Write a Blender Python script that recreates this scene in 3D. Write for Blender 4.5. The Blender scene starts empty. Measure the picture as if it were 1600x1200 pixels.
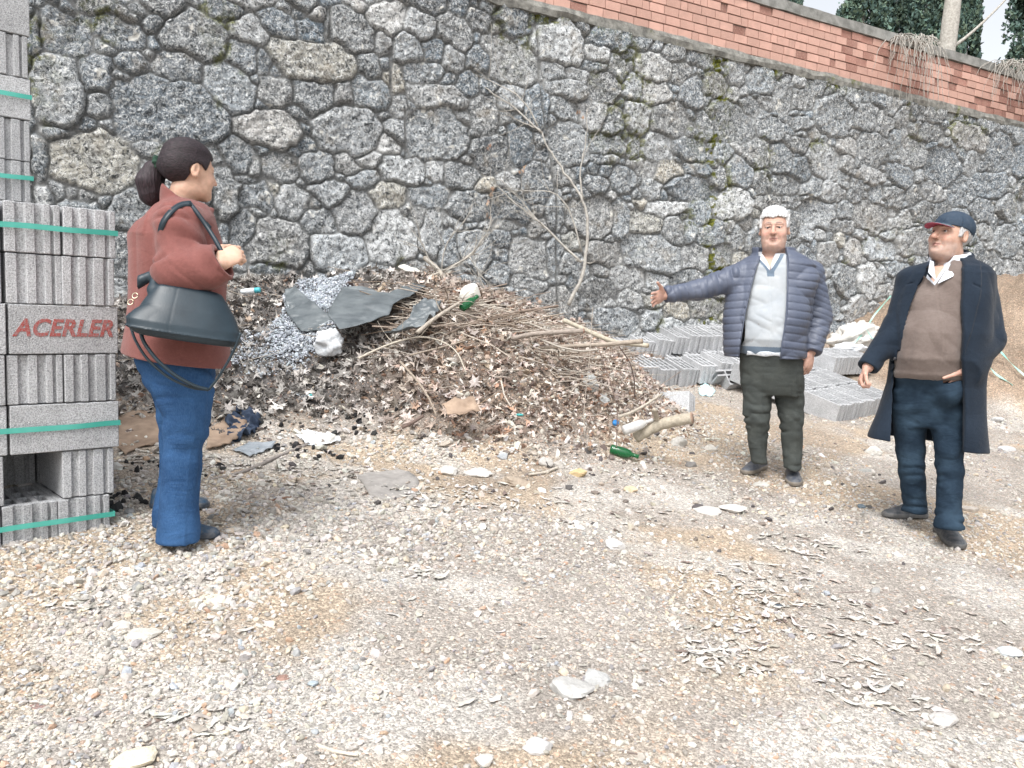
import bpy, math, random, time
import numpy as np
from math import cos, sin, pi, radians, sqrt, atan2
from mathutils import Matrix, Vector
T0 = time.time()
random.seed(7)
RNG = np.random.default_rng(11)
S = bpy.context.scene
COL = S.collection
# ------------------------------------------------------------------ camera
F = 1250.0; H = 1.45; PITCH = radians(4.57); ROLL = radians(1.5)
_f = np.array([0, cos(PITCH), -sin(PITCH)]); _u = np.array([0, sin(PITCH), cos(PITCH)]); _r = np.array([1.0, 0, 0])
CR = _r*cos(ROLL)+_u*sin(ROLL); CU = -_r*sin(ROLL)+_u*cos(ROLL); CF = _f
cam = bpy.data.cameras.new('camera'); camo = bpy.data.objects.new('camera', cam); COL.objects.link(camo)
cam.sensor_width = 36; cam.lens = 36*F/1600; cam.clip_start = 0.05; cam.clip_end = 2000
camo.matrix_world = Matrix(((CR[0], CU[0], -CF[0], 0), (CR[1], CU[1], -CF[1], 0), (CR[2], CU[2], -CF[2], H), (0, 0, 0, 1)))
S.camera = camo
# ------------------------------------------------------------------ light: bright overcast
w = bpy.data.worlds.new('World'); S.world = w; w.use_nodes = True
nt = w.node_tree; nt.nodes.clear()
sky = nt.nodes.new('ShaderNodeTexSky'); sky.sky_type = 'NISHITA'; sky.sun_disc = False
SUN_EL, SUN_AZ = radians(55), radians(200)
sky.sun_elevation = SUN_EL; sky.sun_rotation = SUN_AZ; sky.dust_density = 4; sky.air_density = 1.2
hs = nt.nodes.new('ShaderNodeHueSaturation'); hs.inputs['Saturation'].default_value = 0.22
bg = nt.nodes.new('ShaderNodeBackground'); bg.inputs[1].default_value = 0.15
wo = nt.nodes.new('ShaderNodeOutputWorld')
nt.links.new(sky.outputs[0], hs.inputs['Color']); nt.links.new(hs.outputs[0], bg.inputs[0]); nt.links.new(bg.outputs[0], wo.inputs[0])
sl = bpy.data.lights.new('sun', 'SUN'); sl.energy = 1.5; sl.angle = radians(25); sl.color = (1, 0.985, 0.96)
so = bpy.data.objects.new('sun', sl); COL.objects.link(so)
sd = Vector((sin(SUN_AZ)*cos(SUN_EL), cos(SUN_AZ)*cos(SUN_EL), sin(SUN_EL)))
so.rotation_euler = sd.to_track_quat('Z', 'Y').to_euler(); so.location = (0, 0, 30)
S.view_settings.view_transform = 'Standard'; S.view_settings.look = 'None'; S.view_settings.gamma = 1
S.view_settings.exposure = 0.82
S.cycles.max_bounces = 6; S.cycles.diffuse_bounces = 3; S.cycles.glossy_bounces = 2; S.cycles.transparent_max_bounces = 6

# ------------------------------------------------------------------ helpers
def at(px, py, Y):
    """world point on the photograph's ray through (px,py) at distance Y"""
    d = CR*(px-800)/F-CU*(py-600)/F+CF
    return np.array([0, 0, H])+d*(Y/d[1])
WDIR = np.array([0.8762, 0.4819, 0]); WN = np.array([0.4819, -0.8762, 0]); WO = np.array([0, 7.95, 0])
def wall_sz(px, py):
    d = CR*(px-800)/F-CU*(py-600)/F+CF
    t = 7.95/(d[1]-.55*d[0]); p = np.array([0, 0, H])+d*t
    return p[0]/WDIR[0], p[2]
def wpt(s, z, out=0.0):
    return WO+WDIR*s+WN*out+np.array([0, 0, z])
_lat2 = RNG.random((64, 64)).astype(np.float32); _lat3 = RNG.random((32, 32, 32)).astype(np.float32)
def vn2(x, y):
    xi = np.floor(x).astype(int); yi = np.floor(y).astype(int); fx = x-xi; fy = y-yi
    fx = fx*fx*(3-2*fx); fy = fy*fy*(3-2*fy)
    a = _lat2[xi % 64, yi % 64]; b = _lat2[(xi+1) % 64, yi % 64]; c = _lat2[xi % 64, (yi+1) % 64]; d = _lat2[(xi+1) % 64, (yi+1) % 64]
    return (a*(1-fx)+b*fx)*(1-fy)+(c*(1-fx)+d*fx)*fy
def fb2(x, y, o=4):
    r = 0; a = .5
    for i in range(o):
        r = r+a*vn2(x*2**i+17.3*i, y*2**i+5.1*i); a *= .5
    return r/(1-.5**o)
def vn3(x, y, z):
    xi = np.floor(x).astype(int); yi = np.floor(y).astype(int); zi = np.floor(z).astype(int)
    fx = x-xi; fy = y-yi; fz = z-zi
    fx = fx*fx*(3-2*fx); fy = fy*fy*(3-2*fy); fz = fz*fz*(3-2*fz)
    r = 0
    for i in (0, 1):
        for j in (0, 1):
            for k in (0, 1):
                r = r+_lat3[(xi+i) % 32, (yi+j) % 32, (zi+k) % 32]*(fx if i else 1-fx)*(fy if j else 1-fy)*(fz if k else 1-fz)
    return r
def sst(a, b, x):
    t = np.clip((x-a)/(b-a), 0, 1); return t*t*(3-2*t)
def tag(o, label=None, cat=None, group=None, kind=None):
    if label: o['label'] = label
    if cat: o['category'] = cat
    if group: o['group'] = group
    if kind: o['kind'] = kind
    return o
def empty(name, loc, label=None, cat=None, group=None):
    o = bpy.data.objects.new(name, None); COL.objects.link(o); o.location = [float(v) for v in loc]
    o.empty_display_size = .1
    return tag(o, label, cat, group)
def mk(name, V, Fc, mat, parent=None, col=None, smooth=True, origin=None, attrs=None, mats=None, fmat=None):
    V = np.asarray(V, dtype=np.float32).reshape(-1, 3)
    if origin is None:
        if parent is not None: origin = np.array(parent.location)
        else:
            origin = np.array([(V[:, 0].min()+V[:, 0].max())/2, (V[:, 1].min()+V[:, 1].max())/2, V[:, 2].min()])
    me = bpy.data.meshes.new(name)
    groups = Fc if isinstance(Fc, (list, tuple)) and isinstance(Fc[0], np.ndarray) and Fc[0].ndim == 2 else [Fc]
    groups = [np.asarray(g, dtype=np.int32) for g in groups if len(g)]
    nf = sum(len(g) for g in groups); nl = sum(g.size for g in groups)
    me.vertices.add(len(V)); me.vertices.foreach_set('co', (V-np.asarray(origin, dtype=np.float32)).ravel())
    me.loops.add(nl); me.loops.foreach_set('vertex_index', np.concatenate([g.ravel() for g in groups]))
    me.polygons.add(nf)
    tot = np.concatenate([np.full(len(g), g.shape[1]) for g in groups]); st = np.concatenate([[0], np.cumsum(tot)[:-1]])
    me.polygons.foreach_set('loop_start', st.astype(np.int32)); me.polygons.foreach_set('loop_total', tot.astype(np.int32))
    me.polygons.foreach_set('use_smooth', np.full(nf, bool(smooth)))
    if fmat is not None: me.polygons.foreach_set('material_index', np.asarray(fmat, dtype=np.int32))
    me.update(calc_edges=True)
    if col is not None:
        c = np.ones((len(V), 4), dtype=np.float32); c[:, :3] = col
        a = me.color_attributes.new('Col', 'FLOAT_COLOR', 'POINT'); a.data.foreach_set('color', c.ravel())
    for k, v in (attrs or {}).items():
        a = me.attributes.new(k, 'FLOAT', 'POINT'); a.data.foreach_set('value', np.asarray(v, dtype=np.float32).ravel())
    for m in (mats or [mat]): me.materials.append(m)
    o = bpy.data.objects.new(name, me); COL.objects.link(o)
    if parent is not None: o.parent = parent; o.location = [float(a-b) for a, b in zip(origin, parent.location)]
    else: o.location = [float(v) for v in origin]
    return o
class MB:
    """collects pieces of one mesh"""
    def __init__(s): s.V = []; s.Q = []; s.T = []; s.C = []; s.n = 0
    def add(s, V, Fq=None, Ft=None, col=None):
        V = np.asarray(V, dtype=float).reshape(-1, 3)
        if Fq is not None and len(Fq): s.Q.append(np.asarray(Fq)+s.n)
        if Ft is not None and len(Ft): s.T.append(np.asarray(Ft)+s.n)
        s.V.append(V); s.n += len(V)
        s.C.append(np.tile(np.asarray(col if col is not None else (1, 1, 1), dtype=float), (len(V), 1)) if col is None or np.ndim(col) == 1 else col)
        return s
    def box(s, c, h, R=None, col=None):
        v = np.array([[x, y, z] for x in (-1, 1) for y in (-1, 1) for z in (-1, 1)], dtype=float)*np.array(h)
        if R is not None: v = v@np.asarray(R).T
        s.add(v+np.array(c), [[0, 1, 3, 2], [4, 6, 7, 5], [0, 4, 5, 1], [2, 3, 7, 6], [0, 2, 6, 4], [1, 5, 7, 3]], col=col); return s
    def tube(s, pts, rad, seg=7, col=None, cap=True):
        pts = np.asarray(pts, dtype=float); n = len(pts); rad = np.broadcast_to(np.asarray(rad, dtype=float), (n,))
        tn = np.gradient(pts, axis=0); tn /= np.linalg.norm(tn, axis=1, keepdims=True)+1e-9
        up = np.array([0, 0, 1.0]) if abs(tn[0][2]) < .9 else np.array([1.0, 0, 0])
        a = np.cross(tn[0], up); a /= np.linalg.norm(a); V = []
        for i in range(n):
            a = a-tn[i]*np.dot(a, tn[i]); a /= np.linalg.norm(a)+1e-9; b = np.cross(tn[i], a)
            th = np.arange(seg)*2*pi/seg
            V.append(pts[i]+rad[i]*(np.cos(th)[:, None]*a+np.sin(th)[:, None]*b))
        V = np.concatenate(V); Q = []
        for i in range(n-1):
            for k in range(seg):
                k2 = (k+1) % seg; Q.append([i*seg+k, i*seg+k2, (i+1)*seg+k2, (i+1)*seg+k])
        Tt = []
        if cap:
            V = np.concatenate([V, pts[:1], pts[-1:]])
            for k in range(seg):
                k2 = (k+1) % seg; Tt.append([n*seg, k2, k]); Tt.append([n*seg+1, (n-1)*seg+k, (n-1)*seg+k2])
        s.add(V, Q, Tt, col); return s
    def build(s, name, mat, parent=None, smooth=True, **k):
        V = np.concatenate(s.V); g = []
        if s.Q: g.append(np.concatenate(s.Q))
        if s.T: g.append(np.concatenate(s.T))
        return mk(name, V, g, mat, parent, col=np.concatenate(s.C), smooth=smooth, **k)
def rot(axis, a):
    return np.array(Matrix.Rotation(a, 3, axis))
def basis(x, z=(0, 0, 1)):
    x = np.array(x, dtype=float); x /= np.linalg.norm(x); z = np.array(z, dtype=float); y = np.cross(z, x); y /= np.linalg.norm(y); z = np.cross(x, y)
    return np.stack([x, y, z], axis=1)
# ------------------------------------------------------------------ materials
class NT:
    def __init__(s, name):
        s.m = bpy.data.materials.new(name); s.m.use_nodes = True; s.t = s.m.node_tree; s.t.nodes.clear()
        s.o = s.t.nodes.new('ShaderNodeOutputMaterial'); s.b = s.t.nodes.new('ShaderNodeBsdfPrincipled')
        s.t.links.new(s.b.outputs[0], s.o.inputs[0]); s.tc = None
    def n(s, t, **k):
        x = s.t.nodes.new('ShaderNode'+t)
        for a, b in k.items(): setattr(x, a, b)
        return x
    def l(s, a, b): s.t.links.new(a, b)
    def set(s, inp, v):
        if hasattr(v, 'links') or isinstance(v, bpy.types.NodeSocket): s.l(v, inp)
        else:
            if isinstance(v, (tuple, list)) and len(v) == 3 and inp.type == 'RGBA': v = (*v, 1)
            inp.default_value = v
    def obj(s):
        if not s.tc: s.tc = s.n('TexCoord')
        return s.tc.outputs['Object']
    def mapv(s, scale, rotz=0):
        m = s.n('Mapping'); s.l(s.obj(), m.inputs[0]); m.inputs['Scale'].default_value = scale; m.inputs['Rotation'].default_value = (0, 0, rotz); return m.outputs[0]
    def noise(s, scale, detail=4, rough=.55, vec=None, out='Fac', dist=0):
        x = s.n('TexNoise'); s.l(vec or s.obj(), x.inputs['Vector']); x.inputs['Scale'].default_value = scale
        x.inputs['Detail'].default_value = detail; x.inputs['Roughness'].default_value = rough; x.inputs['Distortion'].default_value = dist
        return x.outputs[out]
    def vor(s, scale, feat='F1', out='Distance', vec=None, rnd=1):
        x = s.n('TexVoronoi', feature=feat); s.l(vec or s.obj(), x.inputs['Vector']); x.inputs['Scale'].default_value = scale; x.inputs['Randomness'].default_value = rnd
        return x.outputs[out]
    def ramp(s, fac, *st):
        r = s.n('ValToRGB'); e = r.color_ramp.elements
        while len(e) < len(st): e.new(.5)
        for i, (p, c) in enumerate(st):
            e[i].position = p; e[i].color = (c, c, c, 1) if isinstance(c, (int, float)) else (*c, 1)
        s.l(fac, r.inputs[0]); return r.outputs[0]
    def mix(s, fac, a, b, mode='MIX'):
        x = s.n('Mix', data_type='RGBA', blend_type=mode); s.set(x.inputs[0], fac); s.set(x.inputs[6], a); s.set(x.inputs[7], b); return x.outputs[2]
    def math(s, op, a, b=0.0):
        x = s.n('Math', operation=op); s.set(x.inputs[0], a); s.set(x.inputs[1], b); return x.outputs[0]
    def attr(s, name, out='Color'):
        x = s.n('Attribute', attribute_name=name); return x.outputs[out]
    def bump(s, h, strength=.5, dist=.01):
        x = s.n('Bump'); s.l(h, x.inputs['Height']); x.inputs['Strength'].default_value = strength; x.inputs['Distance'].default_value = dist
        s.l(x.outputs[0], s.b.inputs['Normal'])
    def fin(s, color=None, rough=.8, spec=.3, **k):
        if color is not None: s.set(s.b.inputs['Base Color'], color)
        s.set(s.b.inputs['Roughness'], rough); s.b.inputs['Specular IOR Level'].default_value = spec
        for a, b in k.items(): s.set(s.b.inputs[a.replace('_', ' ')], b)
        return s.m
def simple(name, c1, c2=None, scale=20, rough=.8, bump=.3, bs=None, bd=.004, spec=.3, lo=.35, hi=.65, attr=False, detail=4, **k):
    t = NT(name); c2 = c2 or tuple(x*.75 for x in c1)
    f = t.ramp(t.noise(scale, detail), (lo, 0.0), (hi, 1.0)); c = t.mix(f, c1, c2)
    if attr: c = t.mix(1.0, c, t.attr('Col'), 'MULTIPLY')
    if bump: t.bump(t.noise(bs or scale*4, 4), bump, bd)
    return t.fin(c, rough, spec, **k)
# ------------------------------------------------------------------ terrain
PL = (0.1464, -0.0619, 0.0895)
def plane(x, y): return PL[0]+PL[1]*x+PL[2]*y
def gp(px, py):
    d = CR*(px-800)/F-CU*(py-600)/F+CF
    t = (PL[0]-H)/(d[2]-PL[1]*d[0]-PL[2]*d[1]); return np.array([0, 0, H])+d*t
_ctl = []
for p in [(100, 760), (200, 705), (300, 722), (350, 725), (450, 738), (500, 745), (600, 765), (700, 765), (800, 770), (900, 768), (1000, 760), (1090, 715), (1110, 665), (1080, 640), (1150, 640), (1250, 670),
          (1400, 670), (1510, 665), (1620, 660), (900, 900), (300, 900), (1400, 900), (800, 1150), (100, 1150), (1550, 1150), (1200, 800)]:
    g = gp(*p); _ctl.append((g[0], g[1], 0))
for p in [(200, 640, 4.9), (200, 520, 5.7), (300, 630, 5.0), (300, 470, 6.25), (450, 650, 5.05), (450, 560, 5.7), (450, 450, 6.6), (380, 432, 6.45),
          (540, 690, 4.95), (540, 600, 5.4), (540, 500, 6.0), (560, 436, 7.1), (640, 690, 4.9), (640, 600, 5.3), (640, 520, 5.8), (640, 450, 6.5), (660, 430, 7.3),
          (760, 700, 4.9), (760, 640, 5.15), (760, 560, 5.5), (760, 500, 5.9), (760, 478, 6.3), (790, 465, 7.5), (850, 700, 4.95), (850, 620, 5.35), (860, 560, 5.75), (860, 519, 6.3), (870, 500, 7.9),
          (930, 700, 5.15), (940, 640, 5.6), (940, 598, 6.1), (930, 556, 6.7), (1010, 700, 5.5), (1010, 660, 5.9), (1030, 634, 6.5), (60, 500, 5.6),
          (960, 545, 8.5), (1080, 545, 8.9), (1000, 566, 8.25), (1100, 562, 8.6), (1030, 607, 8.15), (1120, 604, 8.25), (1300, 560, 9.3), (1310, 590, 8.4),
          (1340, 560, 9.6), (1390, 525, 9.9), (1440, 480, 10.1), (1560, 440, 10.4), (1600, 440, 10.3), (1590, 540, 9.2), (1560, 590, 8.7), (1700, 430, 10.2), (1700, 540, 9.0), (1660, 610, 8.2)]:
    q = at(*p); _ctl.append((q[0], q[1], q[2]-plane(q[0], q[1])))
for x, y in [(-14, -8), (0, -8), (14, -8), (-14, 3), (-5, 0), (16, 3), (-14, 30), (0, 30), (20, 30), (7, 4), (-3.2, 3.2), (-5, 3)]: _ctl.append((x, y, 0))
_ctl = np.array(_ctl)
_D = np.linalg.norm(_ctl[:, None, :2]-_ctl[None, :, :2], axis=2)+np.eye(len(_ctl))*-0.02
_w = np.linalg.solve(_D, _ctl[:, 2])
def resid(x, y):
    x = np.asarray(x, dtype=float); y = np.asarray(y, dtype=float); r = np.zeros(x.shape)
    for (cx, cy, _), ww in zip(_ctl, _w): r = r+ww*np.sqrt((x-cx)**2+(y-cy)**2+.01)
    return np.clip(r, -.03, 1.6)*sst(13, 10, np.hypot(x, y-3))
def gz(x, y, rough=True):
    x = np.asarray(x, dtype=float); y = np.asarray(y, dtype=float)
    r = resid(x, y); z = plane(np.clip(x, -20, 20), np.clip(y, -20, 20))+r
    if rough:
        z = z+(fb2(x*1.3+5, y*1.3, 3)-.5)*.05+(fb2(x*9, y*9, 3)-.5)*(.018+.10*sst(.06, .3, r))+(fb2(x*3.1+2, y*3.1, 3)-.5)*.22*sst(.1, .4, r)*(x < 2.4)+(np.abs(fb2(x*5, y*5+7, 3)-.5)-.1)*.25*sst(.1, .4, r)*(x > 2.8)
        z = z+(vn2(x*40, y*40)-.5)*.006
    return z
def axis_pts(lo, a, b, hi, st, g=1.35):
    m = list(np.arange(a, b+st, st)); x = b+st; d = st; r = []
    while x < hi: d = min(d*g, 12); x += d; r.append(x)
    x = a; d = st; l = []
    while x > lo: d = min(d*g, 12); x -= d; l.append(x)
    return np.array(l[::-1]+m+r)
gx = axis_pts(-120, -5.2, 7.6, 120, .032); gy = axis_pts(-60, 1.0, 12, 150, .032)
X, Y = np.meshgrid(gx, gy, indexing='ij'); Z = gz(X, Y)
Rr = resid(X, Y)
behind = (Y-7.95-.55*X)
Z = np.where(behind > .5, np.minimum(Z, plane(X.clip(-20, 20), Y.clip(-20, 20))), Z)
sandm = sst(.08, .25, Rr)*sst(3.2, 4.2, X)
bank = sst(.05, .22, Rr)*sst(3.0, 2.4, X)
n1 = fb2(X*1.1, Y*1.1, 5); n2 = fb2(X*2.3+9, Y*2.3+4, 4); n3 = fb2(X*.8+31, Y*.8+14, 4)
c_grey = np.array([.355, .322, .288]); c_or = np.array([.42, .335, .245]); c_wh = np.array([.49, .465, .43]); c_dk = np.array([.24, .20, .17])
C = c_grey+(c_or-c_grey)*sst(.46, .60, n1)[..., None]*.75
C = C+(c_wh-C)*sst(.56, .68, n2)[..., None]*.75
C = C+(c_dk-C)*sst(.62, .74, n3)[..., None]*.35
c_soil = np.array([.175, .142, .118]); c_ash = np.array([.10, .10, .105]); c_sand = np.array([.265, .205, .155])
soil = c_soil+(c_ash-c_soil)*(sst(-.6, -1.4, X)*.8)[..., None]
C = C+(soil-C)*(bank*.95)[..., None]
C = C+(c_sand*(.8+.5*n2[..., None])-C)*sandm[..., None]
nx, ny = X.shape
idx = np.arange(nx*ny).reshape(nx, ny)
Q = np.stack([idx[:-1, :-1], idx[1:, :-1], idx[1:, 1:], idx[:-1, 1:]], axis=-1).reshape(-1, 4)
V = np.stack([X, Y, Z], axis=-1).reshape(-1, 3)
t = NT('gravel_ground')
vc = t.vor(95, out='Color'); sep = t.n('SeparateColor'); t.l(vc, sep.inputs[0])
vd = t.vor(95); vc2 = t.vor(240, out='Color'); sep2 = t.n('SeparateColor'); t.l(vc2, sep2.inputs[0])
tone = t.ramp(sep.outputs[0], (0, .68), (.6, .97), (.85, 1.15), (1, 1.5))
tone2 = t.ramp(sep2.outputs[0], (0, .62), (.5, 1.0), (1, 1.4))
c = t.mix(1.0, t.attr('Col'), tone, 'MULTIPLY'); c = t.mix(1.0, c, tone2, 'MULTIPLY')
c = t.mix(t.ramp(sep.outputs[1], (.93, 0.0), (.97, .5)), c, (.50, .32, .22))
edge = t.ramp(vd, (.0, 1.0), (.55, .55))
c = t.mix(1.0, c, t.ramp(t.noise(1.7, 5, .6), (.3, .85), (.7, 1.12)), 'MULTIPLY')
hh = t.math('ADD', t.math('MULTIPLY', vd, -1.0), t.math('MULTIPLY', t.noise(300, 3), .5))
t.bump(hh, .8, .006)
m_ground = t.fin(c, .95, .2)
# the terrain is cut in three: level gravel ground, rubbish mound soil, sand heap
fr = Rr.reshape(-1)[Q].mean(1); fx = V[Q, 0].mean(1); fy = V[Q, 1].mean(1)
Csave = C.reshape(-1, 3)
def sub(name, mask, kind='structure', label=None):
    q = Q[mask]; u, inv = np.unique(q, return_inverse=True)
    o = mk(name, V[u], inv.reshape(-1, 4), m_ground, col=Csave[u], origin=(0, 0, 0)); tag(o, label, None, None, kind); return o
is_sand = (fr > .13) & (fx > 3.6) & (fy-7.95-.55*fx < .4); is_soil = (fr > .12) & (fx < 1.9) & (fy-7.95-.55*fx < .4) & (fy > 3)
sub('ground', ~is_sand & ~is_soil)
sub('soil_mound', is_soil); sub('sand_mound', is_sand)
# upper terrace behind the wall
tv = [wpt(-40, 4.35, -.35), wpt(40, 4.35, -.35), wpt(60, 4.6, -60), wpt(-60, 4.6, -60)]
o = mk('upper_terrace', tv, [[0, 1, 2, 3]], simple('terrace_earth', (.14, .13, .07), (.2, .16, .1), 2), origin=(0, 0, 0)); tag(o, kind='structure')
# ------------------------------------------------------------------ stone wall
# tone: 0 dark blue-grey, 1 mid grey, 2 light grey, 3 near white, 4 beige
ST = """100 50 78 62 0;187 50 82 42 0;247 38 32 32 0;305 60 100 78 1;392 50 55 45 2;165 15 88 30 0;258 12 62 32 0;350 15 68 30 0;90 140 80 115 1;148 118 52 70 0;200 95 44 34 0;280 105 78 44 0
265 175 180 108 0;155 165 38 44 1;357 145 78 72 2;145 252 145 88 4;62 245 30 70 1;92 208 60 26 1;417 203 104 54 3;433 42 58 38 0;484 47 40 35 0;545 47 75 60 1;602 25 55 45 3;655 38 45 40 2;708 48 60 50 1;752 33 40 35 0
490 95 124 58 4;577 105 38 40 1;599 70 26 30 2;636 78 40 42 2;671 75 30 35 0;707 93 40 32 2;754 95 50 40 0;435 143 58 45 1;495 155 60 50 1;538 152 28 32 2;582 145 54 50 1;617 125 28 40 4;660 112 55 35 1;686 150 85 35 2
758 178 48 55 1;722 184 24 28 2;545 203 104 72 2;683 210 95 84 1;619 203 32 34 2;605 228 40 35 3;770 240 60 60 0;812 225 40 60 0;433 263 66 44 1;400 263 20 30 1;495 262 52 45 1;546 264 45 32 2;628 267 60 50 3;581 250 28 20 3;683 270 38 32 3;718 275 50 38 1
800 98 88 68 1;872 68 78 60 3;932 85 30 28 3;865 113 34 25 1;882 142 66 28 1;928 104 35 20 1;950 60 60 30 0;963 105 30 38 1;1018 103 56 45 3;1063 114 30 34 1;1050 84 35 25 1;943 137 48 42 0;985 135 27 38 2;1024 145 46 42 3;1080 145 40 50 0;1118 132 38 36 1
1046 187 52 56 1;994 185 48 52 3;957 190 32 45 0;927 178 45 45 2;1103 195 32 42 1;1143 190 78 65 1;950 227 55 35 1;990 228 20 32 1;1024 231 50 40 2;1079 233 58 35 0;890 228 64 62 1;1044 268 38 35 4;1004 258 45 30 2;1088 262 34 20 0;1128 240 26 36 1;945 250 40 20 1
1252 155 35 35 1;1225 150 26 50 1;1300 182 55 62 1;1350 182 40 42 1;1377 195 28 40 1;1447 207 52 28 1;1512 215 55 38 2;1282 252 50 56 2;1247 190 38 18 2;1360 235 48 52 1;1427 240 38 48 2;1475 262 54 58 0;1320 230 28 28 2;1405 272 38 38 0;1560 237 40 58 0;1357 277 45 26 2;1590 250 26 50 0
402 312 46 36 2;455 316 46 50 2;512 303 58 36 2;566 283 50 32 2;605 302 58 36 4;555 335 64 56 2;500 346 52 34 2;430 383 92 80 2;530 396 84 64 3;613 374 78 88 3;673 362 28 74 2;440 262 10 10 1;675 308 70 30 1;400 330 20 20 1;350 300 46 70 1;380 370 40 70 1;348 380 30 60 1;420 425 60 20 1
590 430 50 24 2;655 430 60 40 2;832 403 68 62 2;735 320 80 40 1;790 330 70 50 0;835 290 50 60 0;740 390 60 60 1;700 385 40 60 1;790 345 50 30 1;820 440 60 24 1;780 430 40 30 1;730 445 60 30 1;920 340 76 62 1;865 330 30 60 1;862 400 30 50 1;905 300 30 20 0;930 290 40 26 0
1018 295 28 26 2;1082 296 76 38 0;1002 318 14 16 4;1042 324 60 24 3;1092 335 34 34 1;1138 322 54 50 3;1010 350 40 38 4;1053 361 38 40 1;1077 358 18 44 1;1020 395 86 58 2;1080 402 50 36 2;970 345 30 60 1;948 398 64 34 1;985 408 20 28 2;985 440 54 40 2;940 455 60 40 1;956 468 20 36 3;986 470 36 34 2
1028 438 34 26 3;1070 433 48 24 2;1057 487 44 30 4;1104 478 50 34 2;1022 500 30 34 3;1045 510 44 26 3;962 502 76 36 2;1085 512 24 24 2;1113 510 32 20 2;1108 362 38 40 1;1152 372 22 40 1;1175 372 24 44 2;1125 402 34 36 1;1160 350 20 20 1;1195 320 40 30 1
1272 337 50 44 2;1218 290 60 34 1;1265 292 40 30 1;1297 302 40 32 2;1290 395 34 36 2;1310 352 44 22 2;1255 370 20 20 2;1362 341 58 44 1;1411 343 36 34 2;1437 332 30 34 1;1374 390 54 38 2;1430 380 54 44 2;1332 392 30 40 2;1318 330 20 26 1;1345 366 20 14 2;1386 372 24 26 2
1353 439 36 50 3;1376 432 14 34 2;1334 488 36 54 2;1400 420 44 26 1;1380 460 32 36 2;1318 440 40 50 1;1363 492 20 40 2;1340 540 40 30 2;1290 470 40 60 1;1537 364 24 28 1;1572 376 36 48 1;1551 411 36 34 0;1530 330 40 34 0;1575 325 40 40 1;1500 300 40 50 0;1545 290 50 40 0;1455 300 44 34 2;1395 310 26 36 1;1430 305 26 34 1;1400 335 20 20 2
1580 425 30 36 2;1525 400 26 34 0;1505 335 30 30 1;1450 420 40 40 1;1150 270 40 46 0;1180 240 44 50 1;1200 200 40 40 1;1215 245 40 44 1;1170 170 36 36 1;1240 225 40 30 1;1245 270 34 40 1;1190 290 36 30 1;210 330 60 60 1;120 340 100 60 1;70 330 40 60 2;190 400 60 70 1;180 455 40 40 3;250 400 70 60 1;300 400 40 60 1;60 60 30 60 0"""
S0, S1, Z0, Z1 = -6.0, 12.4, .25, 4.42
stones = []
for ln in ST.replace('\n', ';').split(';'):
    px, py, ww, hh_, tn = [float(v) for v in ln.split()]
    s, z = wall_sz(px, py); sa, _ = wall_sz(px-ww/2, py); sb, _ = wall_sz(px+ww/2, py); _, za = wall_sz(px, py+hh_/2); _, zb = wall_sz(px, py-hh_/2)
    stones.append([s, z, (sb-sa)/2*1.04, (zb-za)/2*1.04, random.uniform(-.12, .12), int(tn)])
def sdist(s, z, st):
    c, n_ = cos(st[4]), sin(st[4]); a = (s-st[0]); b = (z-st[1]); u = abs(a*c+b*n_)/st[2]; v = abs(-a*n_+b*c)/st[3]
    return ((u**2.5+v**2.5)**.4-1)*sqrt(st[2]*st[3])
ss = np.arange(S0, S1, .03); zz = np.arange(Z0, Z1, .03); SS, ZZ = np.meshgrid(ss, zz, indexing='ij')
F1 = np.full(SS.shape, 9.0)
for st in stones: F1 = np.minimum(F1, sdist(SS, ZZ, st))
def insert(i, j, r):
    a = random.uniform(.85, 1.45); st = [SS[i, j], ZZ[i, j], r*a, r/a*1.05, random.uniform(-.5, .5), random.choice([0, 1, 1, 1, 2, 2, 4])]
    if st[1] > 2.8: st[5] = random.choice([0, 0, 1, 1, 2])
    stones.append(st); R_ = .9; i0, i1 = max(0, i-30), i+31; j0, j1 = max(0, j-30), j+31
    F1[i0:i1, j0:j1] = np.minimum(F1[i0:i1, j0:j1], sdist(SS[i0:i1, j0:j1], ZZ[i0:i1, j0:j1], st))
for k in range(3000):
    i, j = np.unravel_index(np.argmax(F1), F1.shape); m = F1[i, j]
    if m < .035: break
    if m > .3:
        cand = np.argwhere(F1 > .26); i, j = cand[random.randrange(len(cand))]; insert(i, j, random.uniform(.10, .24))
    else: insert(i, j, m*random.uniform(.85, 1.0))
st_ = np.array([s[:5] for s in stones]); tones = np.array([s[5] for s in stones])
DS = .0125
ss = np.arange(S0, S1, DS); zz = np.arange(Z0, Z1+DS, DS); SS, ZZ = np.meshgrid(ss.astype(np.float32), zz.astype(np.float32), indexing='ij')
wS = SS+(fb2(SS*5, ZZ*5, 2)-.5)*.10+(fb2(SS*17, ZZ*17, 3)-.5)*.034; wZ = ZZ+(fb2(SS*5+40, ZZ*5+7, 2)-.5)*.10+(fb2(SS*17+9, ZZ*17+3, 3)-.5)*.034
A1 = np.full(SS.shape, 9, dtype=np.float32); A2 = A1.copy(); ID = np.zeros(SS.shape, dtype=np.int32)
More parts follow.
